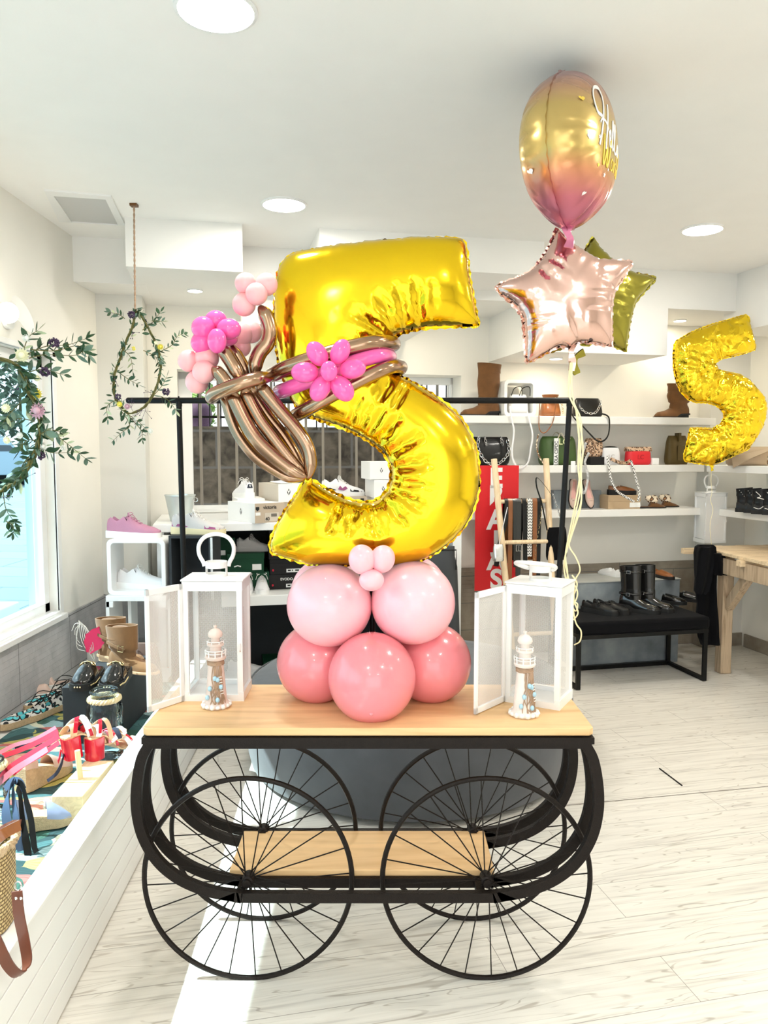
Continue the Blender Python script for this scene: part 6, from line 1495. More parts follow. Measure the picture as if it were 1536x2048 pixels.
# trestle table along the side wall
TT = .84
c0 = at(1398, 1094, z=TT); RT = Vector((.13, -.9915, 0)); UT = Vector((.9915, .13, 0))
tb = thing('trestle_table', 'weathered pine trestle table along the side wall', 'table', (c0.x, c0.y, 0), math.atan2(RT.y, RT.x))
# local x towards the viewer, local y to the wall side
LT = 1.75
for i in range(6):
    b = MB(); b.smooth = False; y0 = .002+i*.105; b.box((-.05-.02*(i % 2), y0, TT-.022), (LT, y0+.101, TT)); b.build('plank', m_pine2, tb, bevel=.002)
b = MB(); b.smooth = False; b.box((-.01, .012, TT-.145), (LT, .045, TT-.04)); b.build('apron', m_post, tb, bevel=.002)
for x in (.10, .48, .86, 1.24):
    b = MB(); b.smooth = False; b.box((x, -.02, TT-.062), (x+.05, .62, TT-.022)); b.build('batten', m_pine2, tb, bevel=.002)
b = MB(); b.smooth = False; b.box((-.06, -.10, TT-.05), (-.015, .5, TT-.012)); b.build('batten', m_pine2, tb)
lg = loc_of(tb, [at(1437, 1345, z=0)])[0]
def leg(x, y):
    b = MB(); b.smooth = False; b.box((x-.038, y-.038, 0), (x+.038, y+.038, TT-.04)); b.build('leg', m_post, tb, bevel=.004)
leg(lg.x, .085); leg(LT-.15, .085); leg(lg.x, .55); leg(LT-.15, .55)
b = MB(); b.smooth = False; b.sqtube([(lg.x+.03, .09, .46), (lg.x+.30, .09, TT-.08)], .06, .055, up=(0, 1, 0)); b.build('brace', m_post, tb, bevel=.003)
b = MB()
for x in (.03, .11, .19): b.ball((x, .008, TT-.085+.02*(x > .1)), .005, 8, 6)
b.build('bolts', m_black, tb)
# lantern on the table
bl = at(1405, 1086, z=TT); 
lantern('white closed lantern standing on the trestle table under the small golden number', (bl.x, bl.y-.03, TT), .12, .165, .15, .365, 0, None, mesh=m_white)
st = thing('balloon_string', 'thin cream string tying the small golden number to the table lantern', 'string', at(1424, 931, Y=5.2)); so3 = at(1424, 931, Y=5.2)
b = MB(); b.tube([p-so3 for p in smooth(pxs([(1424, 932), (1422, 960), (1424, 985), (1421, 1000), (1426, 1020), (1420, 1050), (1423, 1090), (1424, 1097), (1432, 1104)], 5.17), 5)], .0016, 5); b.build('strand', m_ribbon, st)
b = MB(); b.tube([p-so3 for p in pxs([(1426, 931), (1440, 926), (1462, 913)], 5.15)], .0016, 5); b.build('strand', m_ribbon, st)
# black cloth
cc = at(1393, 1085, Y=5.15)
cg = thing('black_cloth', 'black velvet garment draped over the corner of the trestle table', 'garment', (cc.x, 5.27, 0))
def drape(rows, y0, name, th=.03):
    b = MB(); rr = []
    for xl, xr, py in rows:
        a, c = at(xl, py, Y=5.27-.0), at(xr, py, Y=5.27); n = 14; r = []
        for j in range(n): 
            q = j/(n-1); x = a.x+(c.x-a.x)*q-cc.x; r.append((x, y0-th*(.6+.4*math.sin(q*9+py*.02)), a.z))
        for j in range(n):
            q = 1-j/(n-1); x = a.x+(c.x-a.x)*q-cc.x; r.append((x, y0+th*.5, a.z))
        rr.append(r)
    b.loft(rr); return b.build(name, m_blackf, cg, ang=50)
drape([(1378, 1406, 1084), (1372, 1411, 1088), (1370, 1412, 1100), (1371, 1412, 1130), (1373, 1410, 1165), (1376, 1411, 1200), (1374, 1414, 1230), (1378, 1416, 1262), (1384, 1418, 1278)], -.16, 'long_fall')
drape([(1371, 1398, 1086), (1368, 1400, 1095), (1367, 1398, 1120), (1365, 1394, 1150), (1364, 1388, 1170), (1367, 1382, 1176)], -.22, 'short_fall')
drape([(1398, 1424, 1100), (1400, 1430, 1120), (1404, 1430, 1138), (1406, 1428, 1142)], -.18, 'sleeve')
# =====================  WINDOW DISPLAY PLATFORM  =====================
ZT, ZR = .25, .385
def fx(Y): return -.862-.048*(Y-2.046)
YA, YB = .55, 4.45
b = MB(); b.smooth = False
def slab(xo0, xo1, z0, z1, ya=YA, yb=YB): b.prism([(fx(ya)+xo0, ya), (fx(ya)+xo1, ya), (fx(yb)+xo1, yb), (fx(yb)+xo0, yb)], z0, z1)
for z0, z1 in ((.012, .075), (.080, .140), (.145, .225), (.230, .300), (.305, ZR-.012)): slab(-.018, 0, z0, z1)
slab(-.03, -.006, 0, ZR-.01); slab(-.075, .004, ZR-.012, ZR)
struct(b.build('trim_10', m_whitem, bevel=.0015), 'white boarded front of the window display')
b = MB(); b.smooth = False; b.prism([(XL+.012, YA), (fx(YA)-.03, YA), (fx(YB)-.03, YB), (XL+.012, YB)], 0, ZT-.006)
b.box((XL, YB-.02, 0), (fx(YB)-.02, YB, ZR)); struct(b.build('trim_11', m_whitem), 'white platform under the window')
b = MB(); b.smooth = False; n = 60; v = []; f = []
for i in range(n+1):
    Y = YA+.01+(YB-YA-.04)*i/n
    for j in range(16):
        X = XL+.075+(fx(Y)-.032-XL-.075)*j/15; v.append((X, Y, ZT+.002+.003*mnoise.noise((X*6, Y*6, 0))))
for i in range(n):
    for j in range(15): a = i*16+j; f.append((a, a+1, a+17, a+16))
b.smooth = True; b.add(v, f); tag(b.build('display_cloth', m_fabric), 'tropical leaf print cloth laid along the window display', 'cloth')
def T_(px, py, z=ZT+.006): return at(px, py, z=z)
# beech block with dowel
p = T_(167, 1648); blk = thing('beech_block', 'pale beech block display stand with an upright dowel', 'display block', (p.x-.053, p.y, ZT+.005))
b = MB(); b.smooth = False; b.box((-.053, 0, 0), (.053, .30, .098)); b.build('block', m_beech, blk, bevel=.003)
dp = at(161, 1557, z=ZT+.103); b = MB(); b.tube([Vector((dp.x-blk.location.x, dp.y-blk.location.y, .095)), Vector((dp.x-blk.location.x-.008, dp.y-blk.location.y, .20))], .0095, 14); b.build('dowel', m_dowel, blk)
def sandal(label, loc, rz, L, hh, hm, solem, straps, cat='sandal', tilt=0, insole=m_insole, group=None, hr=.033):
    t = thing('sandal', label, cat, loc, rz, group); t.rotation_euler = (0, tilt, rz)
    def zc(x): 
        q = min(1, max(0, (x-.22)/.40)); q = q*q*(3-2*q); return hh*(1-q)+.010*q+.012*max(0, (x-.8)/.2)**2
    def wc(x): return lerp_pts([(0, .018), (.08, .027), (.3, .024), (.5, .032), (.75, .041), (.92, .031), (1, .010)], x)
    N = 26; rt = []; 
    for i in range(N+1):
        x = i/N; w = wc(x); z = zc(x); rt.append([(x*L, -w, z), (x*L, w, z), (x*L, w, z-.007), (x*L, -w, z-.007)])
    b = MB(); b.loft(rt); b.build('sole', solem, t, ang=50)
    b = MB(); b.loft([[(x*L, -wc(x)*.93, zc(x)+.002), (x*L, wc(x)*.93, zc(x)+.002)] for x in [i/N for i in range(1, N)]], closed=False, cap=False); b.build('insole', insole, t)
    b = MB(); b.lathe([(hr*.97, 0), (hr*.97, hh*.3), (hr, hh-.006), (0, hh-.006)], 26, Rot(loc=(.030, 0, 0)), sq=3); b.build('heel', hm, t, ang=50)
    for (x0, x1, ht, w, mt, dx) in straps:
        P = []
        for k in range(13):
            a = PI*k/12; x = x0+(x1-x0)*k/12; P.append((x*L+dx*math.sin(a), wc(x)*1.02*math.cos(a), zc(x)+ht*math.sin(a)))
        b = MB(); b.strip(P, w, (1, 0, .0001), .002); b.build('strap', mt, t, bevel=.0005)
    return t
SHH = .088
q0 = at(137, 1505, z=.40)
sandal('red block heeled sandal with striped straps, perched on the dowel of the beech block', (q0.x-.012, q0.y, .370), R(50), .25, SHH, m_red, m_insole,
       [(.62, .72, .034, .028, m_whitef, 0), (.74, .66, .040, .022, m_pinkr, 0), (.84, .80, .030, .02, m_navy, 0), (.50, .56, .044, .018, m_insole, 0), (.05, .12, .036, .026, m_insole, .02), (.08, .38, .052, .026, m_whitef, .02), (.22, .50, .052, .022, m_insole, 0), (.40, .14, .058, .016, m_red, 0), (.30, .56, .05, .012, m_navy, 0), (.32, .40, .06, .013, m_red, .0), (.9, .92, .024, .016, m_whitef, 0)], tilt=-.12)
q0 = at(180, 1522, z=ZT+.104)
sandal('red block heeled sandal standing on the far end of the beech block', (q0.x-.006, q0.y, ZT+.104), R(62), .225, SHH, m_red, m_insole,
       [(.66, .74, .034, .022, m_whitef, 0), (.8, .78, .030, .02, m_red, 0), (.05, .12, .036, .024, m_whitef, .02), (.1, .38, .05, .02, m_insole, .02), (.38, .14, .055, .014, m_red, 0), (.4, .5, .05, .012, m_red, 0)])
# wide jars with rope
def jar(label, loc, r, h):
    t = thing('glass_jar', label, 'jar', loc)
    b = MB(); b.lathe([(0, .004), (r*.86, .004), (r*.97, .012), (r, .03), (r, h*.70), (r*.96, h*.77), (r*.80, h*.84), (r*.72, h*.87), (r*.72, h*.95), (r*.77, h*.96), (r*.78, h*.985), (r*.74, h), (r*.69, h*.99), (r*.68, h*.95)], 40); b.build('glass_body', m_jar, t)
    b = MB(); b.tube([(r*.745*math.cos(a), r*.745*math.sin(a), h*.975) for a in [2*PI*i/40 for i in range(40)]], .0045, 8, closed=True); b.build('glass_rim', m_jar, t)
    b = MB()
    for k in range(3): b.tube([((r*.80+.006*math.cos(a*9+k*2.1))*math.cos(a), (r*.80+.006*math.cos(a*9+k*2.1))*math.sin(a), h*.865+.006*math.sin(a*9+k*2.1)) for a in [2*PI*i/90 for i in range(90)]], .0062, 6, closed=True)
    b.build('rope_collar', m_rope, t); return t
p = T_(212, 1515); jar('big clear glass jar with cream rope collar beside the beech block', (p.x, p.y, ZT+.006), .071, .285)
p = T_(-22, 1625); jar('clear glass jar cut by the picture edge above the blue ribbons', (p.x, p.y, ZT+.006), .068, .19)
# dark pedestal with clogs and boots
pd = thing('dark_pedestal', 'dark grey pedestal carrying the black clogs and tan ankle boots', 'pedestal', (-1.29, 3.22, ZT+.004))
b = MB(); b.smooth = False; b.box((-.085, 0, 0), (.14, .52, .246)); b.build('box', m_darkgrey, pd, bevel=.002)
for px, lab in ((171, 'chunky black clog with gold horsebit and studs, the one nearer the tiled wall'), (228, 'chunky black clog with gold horsebit and studs, the one nearer the lantern')):
    x = (px-768)/FPX*3.33; shoe('clog', lab, 'clog', (x, 3.40, .50), -PI/2+.03, .235, m_blackp, m_soleb, 'studded black clogs', bit=m_goldm, studs=True, platform=.0, cat='clog', wscale=1.02)
m_tan2 = M_('camel suede', (.21, .10, .035), .9, var=.35, vs=14, bump=.3, bs=300, sheen=.2)
for px, Y, lab in ((226, 3.66, 'tan suede ankle boot further from the lantern door'), (248, 3.50, 'tan suede buckled ankle boot nearer the lantern door')):
    x = (px-768)/FPX*(Y+.1); t = shoe('ankle_boot', lab, 'boot', (x-.045, Y, .50), -.32, .245, m_tan2, m_insole, 'tan suede ankle boots', shaft=(.21, 1.15, 0, None), heel=True, heelm=m_insole, cat='boot', lining=m_brown)
    b = MB(); b.strip([(.00, -.032, .135), (.05, -.049, .125), (.10, -.040, .105)], .013, (0, 0, 1), .003); s_ = b.build('strap', m_tan2, t)
    b = MB(); b.tube([(.075, -.050, .128), (.10, -.046, .124), (.098, -.046, .098), (.073, -.050, .102)], .0026, 6, closed=True); b.build('buckle', m_goldm, s_)
    b = MB(); b.ball((.052, 0, .2), (.040, .030, .008), 16, 6); b.build('lining', m_brown, t)
# pink leaf and dry twigs
p = at(186, 1290, Y=3.6); lf = thing('pink_leaf', 'hot pink dried leaf with pale twigs standing behind the clogs', 'dried decoration', (p.x, 3.62, .50))
b = MB(); nL = 12; vv = []
for i in range(nL+1):
    q = i/nL; w = .046*math.sin(PI*min(.97, max(.04, q)))**.7*(1+.08*math.sin(q*25)); c = Vector((-.028+.06*q, .0, .045+.125*q)); d = Vector((.9, .1, -.43)); vv.append([c-d*w+Vector((0, -.006, 0)), c, c+d*w+Vector((0, -.006, 0))])
b.loft(vv, closed=False, cap=False); b.build('leaf', M_('hot pink dried leaf', (.80, .04, .14), .6, bump=.3), lf)
b = MB()
for k in range(6): b.tube(smooth([(0, 0, 0), (-.01-.01*k, 0, .10), (-.045-.006*k, .01, .17+.006*k), (-.09, .01, .185-.022*k), (-.11+.012*k, .01, .15-.02*k)], 5), .0016, 5)
b.build('twigs', M_('pale silver twig', (.62, .58, .52), .6), lf)
b = MB(); b.tube([(0, 0, 0), (-.02, 0, .06)], .002, 5); b.build('stalk', m_vine, lf)
# display cubes with sneakers
cw = .315; zc = .73
p = at(277, 1130, Y=4.16)
cubeframe('display_cube', 'white open display cube with rounded corners under the pink sneaker', (p.x, 4.12, zc), 0, cw, .305, .21, r=.03, th=.022)
lc = thing('display_table', 'white open lower stand carrying the rounded display cube', 'display stand', (p.x, 4.10, ZT+.004))
b = MB(); b.smooth = False; hh = zc-ZT-.004; w = cw+.01
b.box((-w/2, 0, hh-.03), (w/2, .22, hh)); b.box((-w/2, 0, hh-.065), (-w/2+.04, .03, hh-.03)); b.box((w/2-.04, 0, hh-.065), (w/2, .03, hh-.03)); b.box((-w/2, .0, 0), (w/2, .22, .02)); b.build('top_and_base', m_white, lc, bevel=.003)
for x in (-w/2, -w/2+.085, w/2-.02): b = MB(); b.smooth = False; b.box((x, .0 if x < -.1 else .1, .02), (x+.018, .21, hh-.03)); b.build('side_panel', m_white, lc)
shoe('sneaker', 'dusty pink knit sneaker standing on the white display cube', 'sneaker', (at(218, 1080, Y=4.22).x, 4.22, zc+.305), -.02, .285, m_pinkf, m_white, lace=m_pinkf, lining=M_('pale pink lining', (.75, .45, .5), .8))
shoe('sneaker', 'chunky white sneaker standing inside the white display cube', 'sneaker', (at(237, 1170, Y=4.22).x, 4.23, zc+.022), -.02, .27, m_whitef, m_white, lace=m_lacew, lining=m_blackl)
shoe('sneaker', 'white sneaker on the lower stand behind the lantern door', 'sneaker', (at(300, 1300, Y=4.3).x-.02, 4.22, .275), PI, .27, m_whitef, m_white, lace=m_lacew)
t = bag('handbag', 'brown leather bag standing between pedestal and lantern door', (at(297, 1450, Y=3.85).x, 3.85, ZT+.005), 0, .16, .28, .10, M_('taupe leather', (.17, .11, .09), .35, var=.3, vs=8, coat=.3), top=.7)
chain([(-.07, -.03, .30), (-.075, -.04, .22), (-.07, -.05, .18)], .007, 'chain', m_goldm, t)
# leopard espadrilles, slides, wedges
for x, y, rz, lab in ((88, 1432, -2.1, 'turquoise leopard print espadrille nearest the tiled wall'), (122, 1418, -2.0, 'turquoise leopard print espadrille next to the red ribbons'), (132, 1398, -2.15, 'turquoise leopard print espadrille with black laces, furthest back')):
    p = T_(x, y); t = shoe('espadrille', lab, 'flat', (p.x, p.y, ZT+.006), rz, .22, m_leot, m_jute, 'leopard print espadrilles', lining=M_('taupe insole', (.42, .30, .26), .6), platform=.02)
    b = MB()
    for k in range(4): b.tube(smooth([(.06, (-1)**k*.02, .07), (.03-.01*k, (-1)**k*.03, .085+.01*k), (.0-.02*k, 0, .09), (.04, -(-1)**k*.02, .075)], 4), .0022, 5)
    b.build('laces', m_black, t)
for x, y, lab in ((128, 1384, 'nude slide sandal by the tiled wall, nearer the espadrilles'), (136, 1368, 'nude slide sandal by the tiled wall, further back')):
    p = T_(x, y, ZT+.05); shoe('slide_sandal', lab, 'slip', (p.x, p.y+.05, ZT+.006), R(195), .22, m_pinkn, m_whitem, 'nude slide sandals', lining=m_pinkn, platform=.03, cat='sandal')
def wedge(label, loc, rz, L, up, ribbons=(), h=.085):
    t = thing('wedge_espadrille', label, 'espadrille', loc, rz)
    def wc(x): return lerp_pts([(0, .026), (.1, .033), (.4, .031), (.72, .042), (.92, .032), (1, .012)], x)
    def zt(x): return h-(h-.03)*min(1, max(0, (x-.1)/.75))
    b = MB(); b.loft([[(x*L, -wc(x), 0), (x*L, -wc(x)*1.04, zt(x)*.5), (x*L, -wc(x), zt(x)), (x*L, wc(x), zt(x)), (x*L, wc(x)*1.04, zt(x)*.5), (x*L, wc(x), 0)] for x in [i/20 for i in range(21)]]); b.build('jute_wedge', m_jute, t, ang=60)
    b = MB(); rr = []
    for i in range(12):
        x = .52+.47*i/11; w = wc(x)*1.02; rr.append([(x*L, w*math.cos(PI*j/10), zt(x)-.004+(.045-.03*max(0, x-.6)/.4)*math.sin(PI*j/10)) for j in range(11)])
    b.loft(rr, closed=False, cap=False); b.build('toe_upper', up, t)
    b = MB(); rr = []
    for i in range(7):
        x = .0+.22*i/6; w = wc(x)*1.02; rr.append([(x*L, s*w, zt(x)+z) for s, z in ((-1, -.004), (-1, .045-.02*i/6))])
    b.loft(rr, closed=False, cap=False); b.build('heel_counter', up, t)
    b = MB(); b.loft([[(x, -y, z) for x, y, z in r] for r in rr], closed=False, cap=False); b.build('heel_counter', up, t)
    b = MB(); b.loft([[(x*L, -wc(x)*.9, zt(x)+.002), (x*L, wc(x)*.9, zt(x)+.002)] for x in [i/20 for i in range(1, 20)]], closed=False, cap=False); b.build('insole', m_insole, t)
    for P, w, mt in ribbons:
        b = MB(); b.strip(smooth(loc_of(t, P), 5), w, (.3, .2, 1), .002); b.build('ribbon', mt, t)
    return t
p = T_(42, 1585)
def pz(x, y, Y): return at(x, y, Y=Y)
wedge('jute wedge espadrille with long coral and pink ribbons lying across the cloth', (p.x, p.y, ZT+.006), R(68), .24, m_pinkn,
      [([pz(118, 1472, 2.62), pz(90, 1490, 2.62), pz(55, 1512, 2.62), pz(20, 1535, 2.6), pz(0, 1558, 2.58)], .020, m_redf),
       ([pz(116, 1462, 2.7), pz(80, 1482, 2.7), pz(40, 1500, 2.68), pz(5, 1512, 2.64)], .018, m_redf),
       ([pz(112, 1455, 2.74), pz(70, 1478, 2.72), pz(30, 1490, 2.7), pz(-5, 1508, 2.66)], .014, m_pinkr),
       ([pz(95, 1498, 2.6), pz(60, 1520, 2.6), pz(28, 1540, 2.58), pz(-5, 1568, 2.55)], .020, m_pinkr),
       ([pz(118, 1485, 2.6), pz(85, 1508, 2.6), pz(50, 1528, 2.6), pz(26, 1548, 2.6)], .016, m_redf),
       ([pz(60, 1488, 2.72), pz(40, 1492, 2.72), pz(30, 1496, 2.7)], .022, m_navy),
       ([pz(128, 1508, 2.75), pz(122, 1530, 2.72), pz(112, 1548, 2.7), pz(95, 1562, 2.7)], .012, m_navy),
       ([pz(122, 1500, 2.78), pz(119, 1515, 2.76), pz(116, 1524, 2.74)], .016, m_redf)], h=.09)
p = T_(36, 1600); 
p = T_(48, 1664)
wedge('pale blue espadrille with faded navy and black ribbons, in front of the beech block', (p.x-.03, p.y, ZT+.006), R(28), .185, m_bluel,
      [([pz(28, 1560, 2.40), pz(18, 1580, 2.36), pz(12, 1620, 2.33), pz(18, 1665, 2.31), pz(28, 1702, 2.30)], .030, m_bluef),
       ([pz(28, 1560, 2.42), pz(26, 1582, 2.37), pz(30, 1620, 2.33), pz(36, 1665, 2.31), pz(42, 1702, 2.30)], .020, m_bluef),
       ([pz(30, 1562, 2.42), pz(44, 1570, 2.38), pz(52, 1600, 2.34), pz(62, 1640, 2.32), pz(68, 1690, 2.30), pz(73, 1705, 2.29)], .018, m_black),
       ([pz(34, 1576, 2.42), pz(40, 1590, 2.38), pz(44, 1630, 2.34), pz(50, 1670, 2.31), pz(56, 1710, 2.30), pz(52, 1735, 2.28)], .022, m_black),
       ([pz(10, 1578, 2.42), pz(24, 1562, 2.42), pz(40, 1564, 2.40), pz(48, 1580, 2.38)], .022, m_bluef)], h=.055)
# straw bag
sb = thing('straw_bag', 'woven straw bag with brown leather straps hanging over the display edge', 'bag', (-1.012, 1.735, ZR+.004), R(6))
b = MB(); rr = []; N = 14; n = 40
for i in range(N+1):
    q = i/N; z = .20*q; W = .13*(1+.04*q); D = .075*(1-.15*q)
    r = []
    for j in range(n):
        a = 2*PI*j/n; c, s = math.cos(a), math.sin(a); r.append((W*abs(c)**.4*(1 if c > 0 else -1), D*abs(s)**.6*(1 if s > 0 else -1), z+(.006*math.sin(a*7) if q == 1 else 0)))
    rr.append(r)
b.loft(rr, cap=False); b.add(rr[0], [tuple(range(n))]); b.build('woven_body', m_straw, sb, ang=70)
b = MB()
for k in range(4): b.tube([((.137+.006*math.sin(a*11+k))*abs(math.cos(a))**.4*(1 if math.cos(a) > 0 else -1), (.066+.006*math.sin(a*9+k*2))*abs(math.sin(a))**.6*(1 if math.sin(a) > 0 else -1), .197+.008*math.sin(a*13+k*1.7)) for a in [2*PI*i/80 for i in range(80)]], .006, 6, closed=True)
b.build('frayed_rim', m_jute, sb)
def sbp(L): return loc_of(sb, [at(x, y, Y=Y) for x, y, Y in L])
b = MB(); b.tube([q for q in sbp([(36+7*math.cos(a), 1772+9*math.sin(a), 1.66) for a in [2*PI*i/16 for i in range(16)]])], .0022, 6, closed=True); b.build('ring', m_silver, sb)
hs = smooth(sbp([(34, 1782, 1.655), (38, 1830, 1.65), (48, 1880, 1.645), (54, 1920, 1.64), (48, 1942, 1.625), (34, 1948, 1.60), (16, 1930, 1.575), (0, 1898, 1.55), (-18, 1860, 1.53)]), 6)
b = MB(); b.strip(hs, .024, lambda i: (1, .0, .10) if i < 14 else (1, 0, 1) if i < 26 else (.85, 0, .55), .004); s1 = b.build('hanging_strap', m_strapb, sb, bevel=.0008)
b = MB(); 
for x in (32, 42): q = sbp([(x, 1797, 1.644)])[0]; b.ball(q, (.0035, .002, .0035), 10, 6)
b.build('rivet', m_silver, sb)
b = MB(); b.strip(smooth(sbp([(-25, 1700, 1.66), (0, 1673, 1.665), (20, 1660, 1.68), (40, 1650, 1.70)]), 5), .024, (0, .35, 1), .004); b.build('handle', m_cognac, sb)
b = MB(); b.strip(smooth(sbp([(-20, 1678, 1.78), (5, 1660, 1.78), (25, 1650, 1.78), (40, 1648, 1.72)]), 5), .020, (0, .6, 1), .004); b.build('handle', m_strapb, sb)
# wall lamp by the window head
wl = thing('wall_lamp', 'white wall lamp with grey dish above the shop window', 'lamp', (XL+.002, 3.62, 2.12))
b = MB(); b.lathe([(.0, 0), (.05, 0), (.05, .02), (.0, .02)], 24, Rot(0, PI/2)); b.build('base', m_white, wl)
b = MB(); b.tube([(.01, 0, 0), (.07, -.03, .0)], .007, 8); b.build('arm', m_white, wl)
b = MB(); b.lathe([(.012, 0), (.045, .02), (.085, .035), (.088, .036), (.045, .024), (.010, .006)], 28, Rot(0, R(70), 0, (.06, -.03, .0))); b.build('dish', m_whitem, wl)
b = MB(); b.ball((.10, -.19, -.01), .045, 20, 14); b.build('glowing_bulb', m_spot, wl)
b = MB(); b.tube([(.07, -.03, 0), (.09, -.11, -.005), (.10, -.15, -.01)], .006, 8); b.build('arm', m_white, wl)

# =====================  WREATHS  =====================
def leafmesh(b, p, d, L, w, nrm):
    d = d.normalized(); s = d.cross(nrm).normalized(); u = s.cross(d)
    v = []
    for q, k in ((0, .12), (.25, .8), (.55, 1), (.8, .6), (1, .03)):
        c = p+d*L*q+u*(.12*L*q*q); v += [c-s*w*k*.5+u*w*.12*k, c, c+s*w*k*.5+u*w*.12*k]
    f = []
    for i in range(4): f += [(3*i, 3*i+1, 3*i+4, 3*i+3), (3*i+1, 3*i+2, 3*i+5, 3*i+4)]
    b.add(v, f)
def rv(s=1): return Vector((rng.uniform(-1, 1), rng.uniform(-1, 1)*.8, rng.uniform(-1, 1)))*s
def flower(kind, c, r, root):
    mt = {'cream': m_cream, 'yellow': m_yel, 'lilac': m_lil, 'plum': m_plum, 'white': m_wblos}[kind]
    b = MB()
    if kind in ('plum',) or r < .013:
        for i in range(60):
            d = rv().normalized(); b.ball(c+d*r*rng.uniform(.6, 1), r*.22, 6, 4)
    else:
        for lay in range(4):
            n = 14-2*lay
            for i in range(n):
                a = 2*PI*i/n+lay*.3; el = .15+.38*lay; d = Vector((math.cos(a)*math.cos(el), -math.sin(el), math.sin(a)*math.cos(el))); leafmesh(b, c, d, r*(1-.12*lay), r*.34, Vector((0, -1, 0)) if abs(d.y) < .9 else Vector((1, 0, 0)))
        b.ball(c+Vector((0, -r*.35, 0)), r*.42, 10, 8)
    b.build('flower', mt, root, ang=70)
def wreath(label, hoop, Y, sprigs, flowers, rope, nl, ls, dense=None, lw=.011, yaw=.5, vr=.004):
    c = sum((at(x, y, Y=Y) for x, y in hoop), Vector())/len(hoop); root = thing('floral_hoop', label, 'wreath', c)
    def W(x, y, dy=0):
        q = at(x, y, Y=Y)-c; return q+Vector((0, q.x*yaw+dy, 0))
    H = smooth([W(x, y)+rv(.012) for x, y in hoop], 6, closed=True)
    b = MB()
    for k in range(3):
        m = len(H); b.tube([H[i]+Vector((math.cos(i*.9+k*2.1)*.004, math.sin(i*.9+k*2.1)*.004, math.sin(i*.7+k)*.003))*vr/.004 for i in range(m)], vr*.8, 6, closed=True)
    b.build('vine_ring', m_vine, root)
    mats = [m_leaf, m_leafg, m_leafp]; bs = [MB(), MB(), MB()]
    P = []
    m = len(H)
    for i in range(nl):
        j = rng.randrange(m) if dense is None else int((rng.choice(dense)+rng.uniform(-.05, .05))*m) % m
        P.append((H[j]+rv(.012), (rv(1)+(H[(j+1) % m]-H[j-1]).normalized()*.9)))
    for s in sprigs:
        S = smooth([W(x, y, rng.uniform(-.03, .03)) for x, y in s], 5); b = MB(); b.tube(S, [.0022-.0014*i/len(S) for i in range(len(S))], 5); b.build('stem', m_vine, root)
        for i in range(1, len(S), 2):
            T = (S[min(i+1, len(S)-1)]-S[i-1]).normalized()
            for sg in (-1, 1): P.append((S[i], T*.7+Vector((T.z, rng.uniform(-.4, .4), -T.x))*sg*.9))
        P.append((S[-1], (S[-1]-S[-2])))
    for p, d in P:
        k = rng.choices((0, 1, 2), (6, 3, 1))[0]; L = ls*rng.uniform(.6, 1.15); leafmesh(bs[k], p, d, L, lw*rng.uniform(.7, 1.3)*L/ls, rv().normalized())
    for k, nm in enumerate(('dark_leaves', 'grey_leaves', 'pale_leaves')): bs[k].build(nm, mats[k], root, ang=70)
    for x, y, kd, r in flowers: flower(kd, W(x, y, -.02), r*Y/FPX, root)
    # dark berry twigs
    b = MB()
    for i in range(9):
        j = rng.randrange(m); p = H[j]; d = rv(1).normalized()
        for k in range(4):
            e = p+d*.05+rv(.03); b.tube([p, p+d*.025, e], .0008, 4); b.ball(e, .0028, 6, 4)
    b.build('berry_twigs', m_plum, root)['kind'] = 'stuff'
    if rope:
        b = MB(); 
        a, e = W(*rope[0]), at(*rope[1], z=ZC)-c
        for k in range(2): b.tube([a+(e-a)*(i/40)+Vector((.0025*math.cos(i*1.5+k*PI), .0025*math.sin(i*1.5+k*PI), 0)) for i in range(41)], .003, 6)
        b.build('rope', m_drift, root)
        b = MB(); b.smooth = False; b.box((e.x-.017, e.y-.017, e.z-.012), (e.x+.017, e.y+.017, e.z)); b.build('ceiling_hook', m_brown, root)
    return root
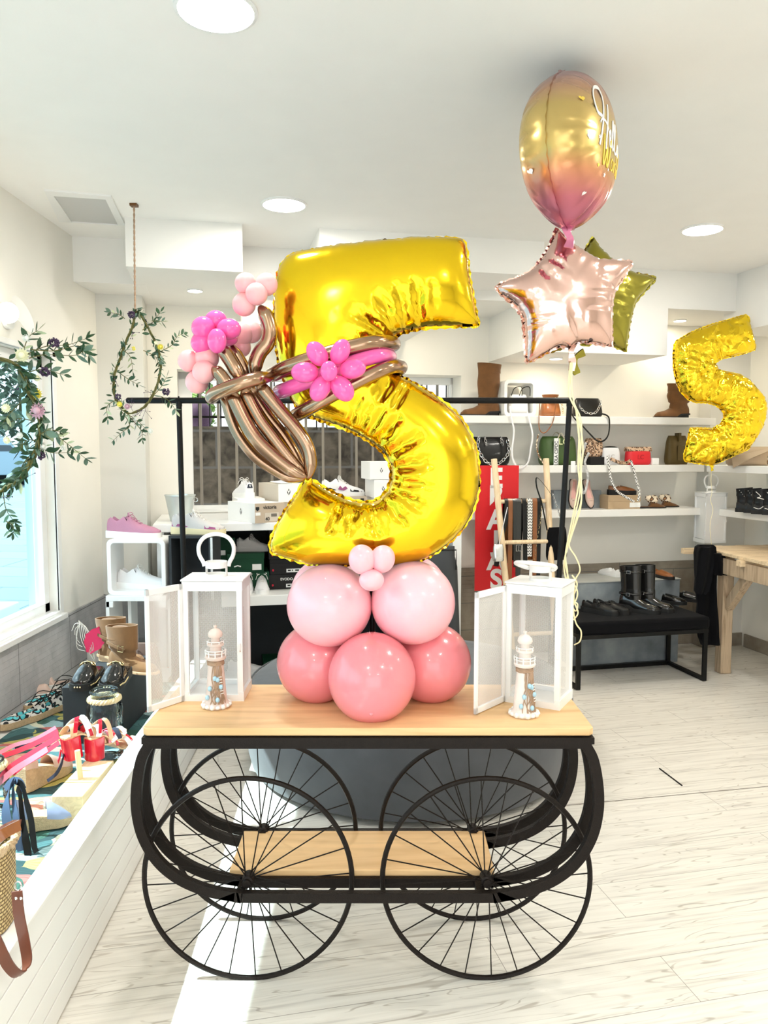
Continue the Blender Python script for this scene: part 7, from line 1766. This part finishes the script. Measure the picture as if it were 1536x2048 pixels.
wreath('floral hoop with green leaves hanging by a rope near the clothes rail end',
       [(272, 628), (290, 650), (308, 690), (317, 730), (313, 765), (300, 792), (280, 812), (262, 822), (247, 812), (236, 790), (232, 760), (237, 725), (250, 690), (262, 655)], 3.86,
       [[(255, 640), (240, 630), (228, 630)], [(285, 660), (300, 640), (312, 618)], [(316, 700), (335, 685), (345, 668), (355, 660)], [(300, 640), (318, 640)], [(240, 745), (262, 760), (278, 770)], [(250, 700), (262, 715), (268, 745)], [(300, 795), (318, 770), (325, 750)], [(312, 790), (330, 800), (345, 820)], [(245, 818), (262, 830), (280, 845), (294, 862)], [(250, 825), (262, 850), (250, 865), (232, 880)], [(238, 800), (225, 815), (228, 840)], [(260, 830), (280, 860), (286, 880)], [(285, 700), (305, 712), (316, 740)]],
       [(266, 631, 'plum', 7), (317, 692, 'yellow', 7), (327, 782, 'plum', 7), (247, 810, 'yellow', 6.5), (260, 814, 'lilac', 7), (270, 698, 'yellow', 4), (244, 795, 'plum', 6), (300, 862, 'white', 6), (272, 838, 'white', 4)],
       ((270, 622), (268, 408)), 150, .036, dense=[0, .02, .05, .1, .12, .16, .2, .22, .55, .6, .62, .7, .72, .78, .82, .85, .9, .95], lw=.015)
wreath('large floral hoop cut by the picture edge in front of the shop window',
       [(-60, 700), (-20, 705), (12, 735), (32, 780), (43, 830), (44, 875), (36, 925), (15, 960), (-15, 985), (-50, 1000), (-100, 990), (-140, 930), (-155, 850), (-140, 770), (-105, 715)], 2.9,
       [[(20, 700), (55, 680), (85, 672), (112, 655)], [(30, 690), (70, 690), (100, 672), (120, 690)], [(10, 720), (50, 700), (95, 695), (115, 685)], [(25, 740), (50, 730), (78, 738)], [(40, 860), (70, 870), (95, 890), (115, 918)], [(44, 870), (66, 858), (80, 862)], [(36, 900), (20, 925), (12, 950), (5, 965)], [(30, 780), (5, 820), (-8, 850)], [(38, 840), (15, 835), (2, 845)], [(40, 880), (28, 880), (20, 900)], [(0, 1045), (10, 1055), (14, 1070)], [(42, 890), (60, 905), (90, 905)], [(10, 720), (30, 670), (45, 650)], [(-10, 985), (0, 1020), (8, 1050)]],
       [(22, 705, 'cream', 17), (28, 668, 'white', 11), (68, 672, 'plum', 11), (55, 735, 'plum', 10), (44, 783, 'yellow', 13), (46, 818, 'lilac', 19), (0, 815, 'cream', 11), (2, 880, 'cream', 9), (55, 892, 'white', 10), (52, 912, 'plum', 8), (44, 750, 'cream', 8), (85, 895, 'white', 6), (20, 870, 'white', 8)],
       None, 240, .048, dense=[.98, .02, .08, .13, .15, .18, .2, .22, .26, .3, .33, .36, .4, .44, .47, .5], lw=.020, yaw=.9, vr=.006)
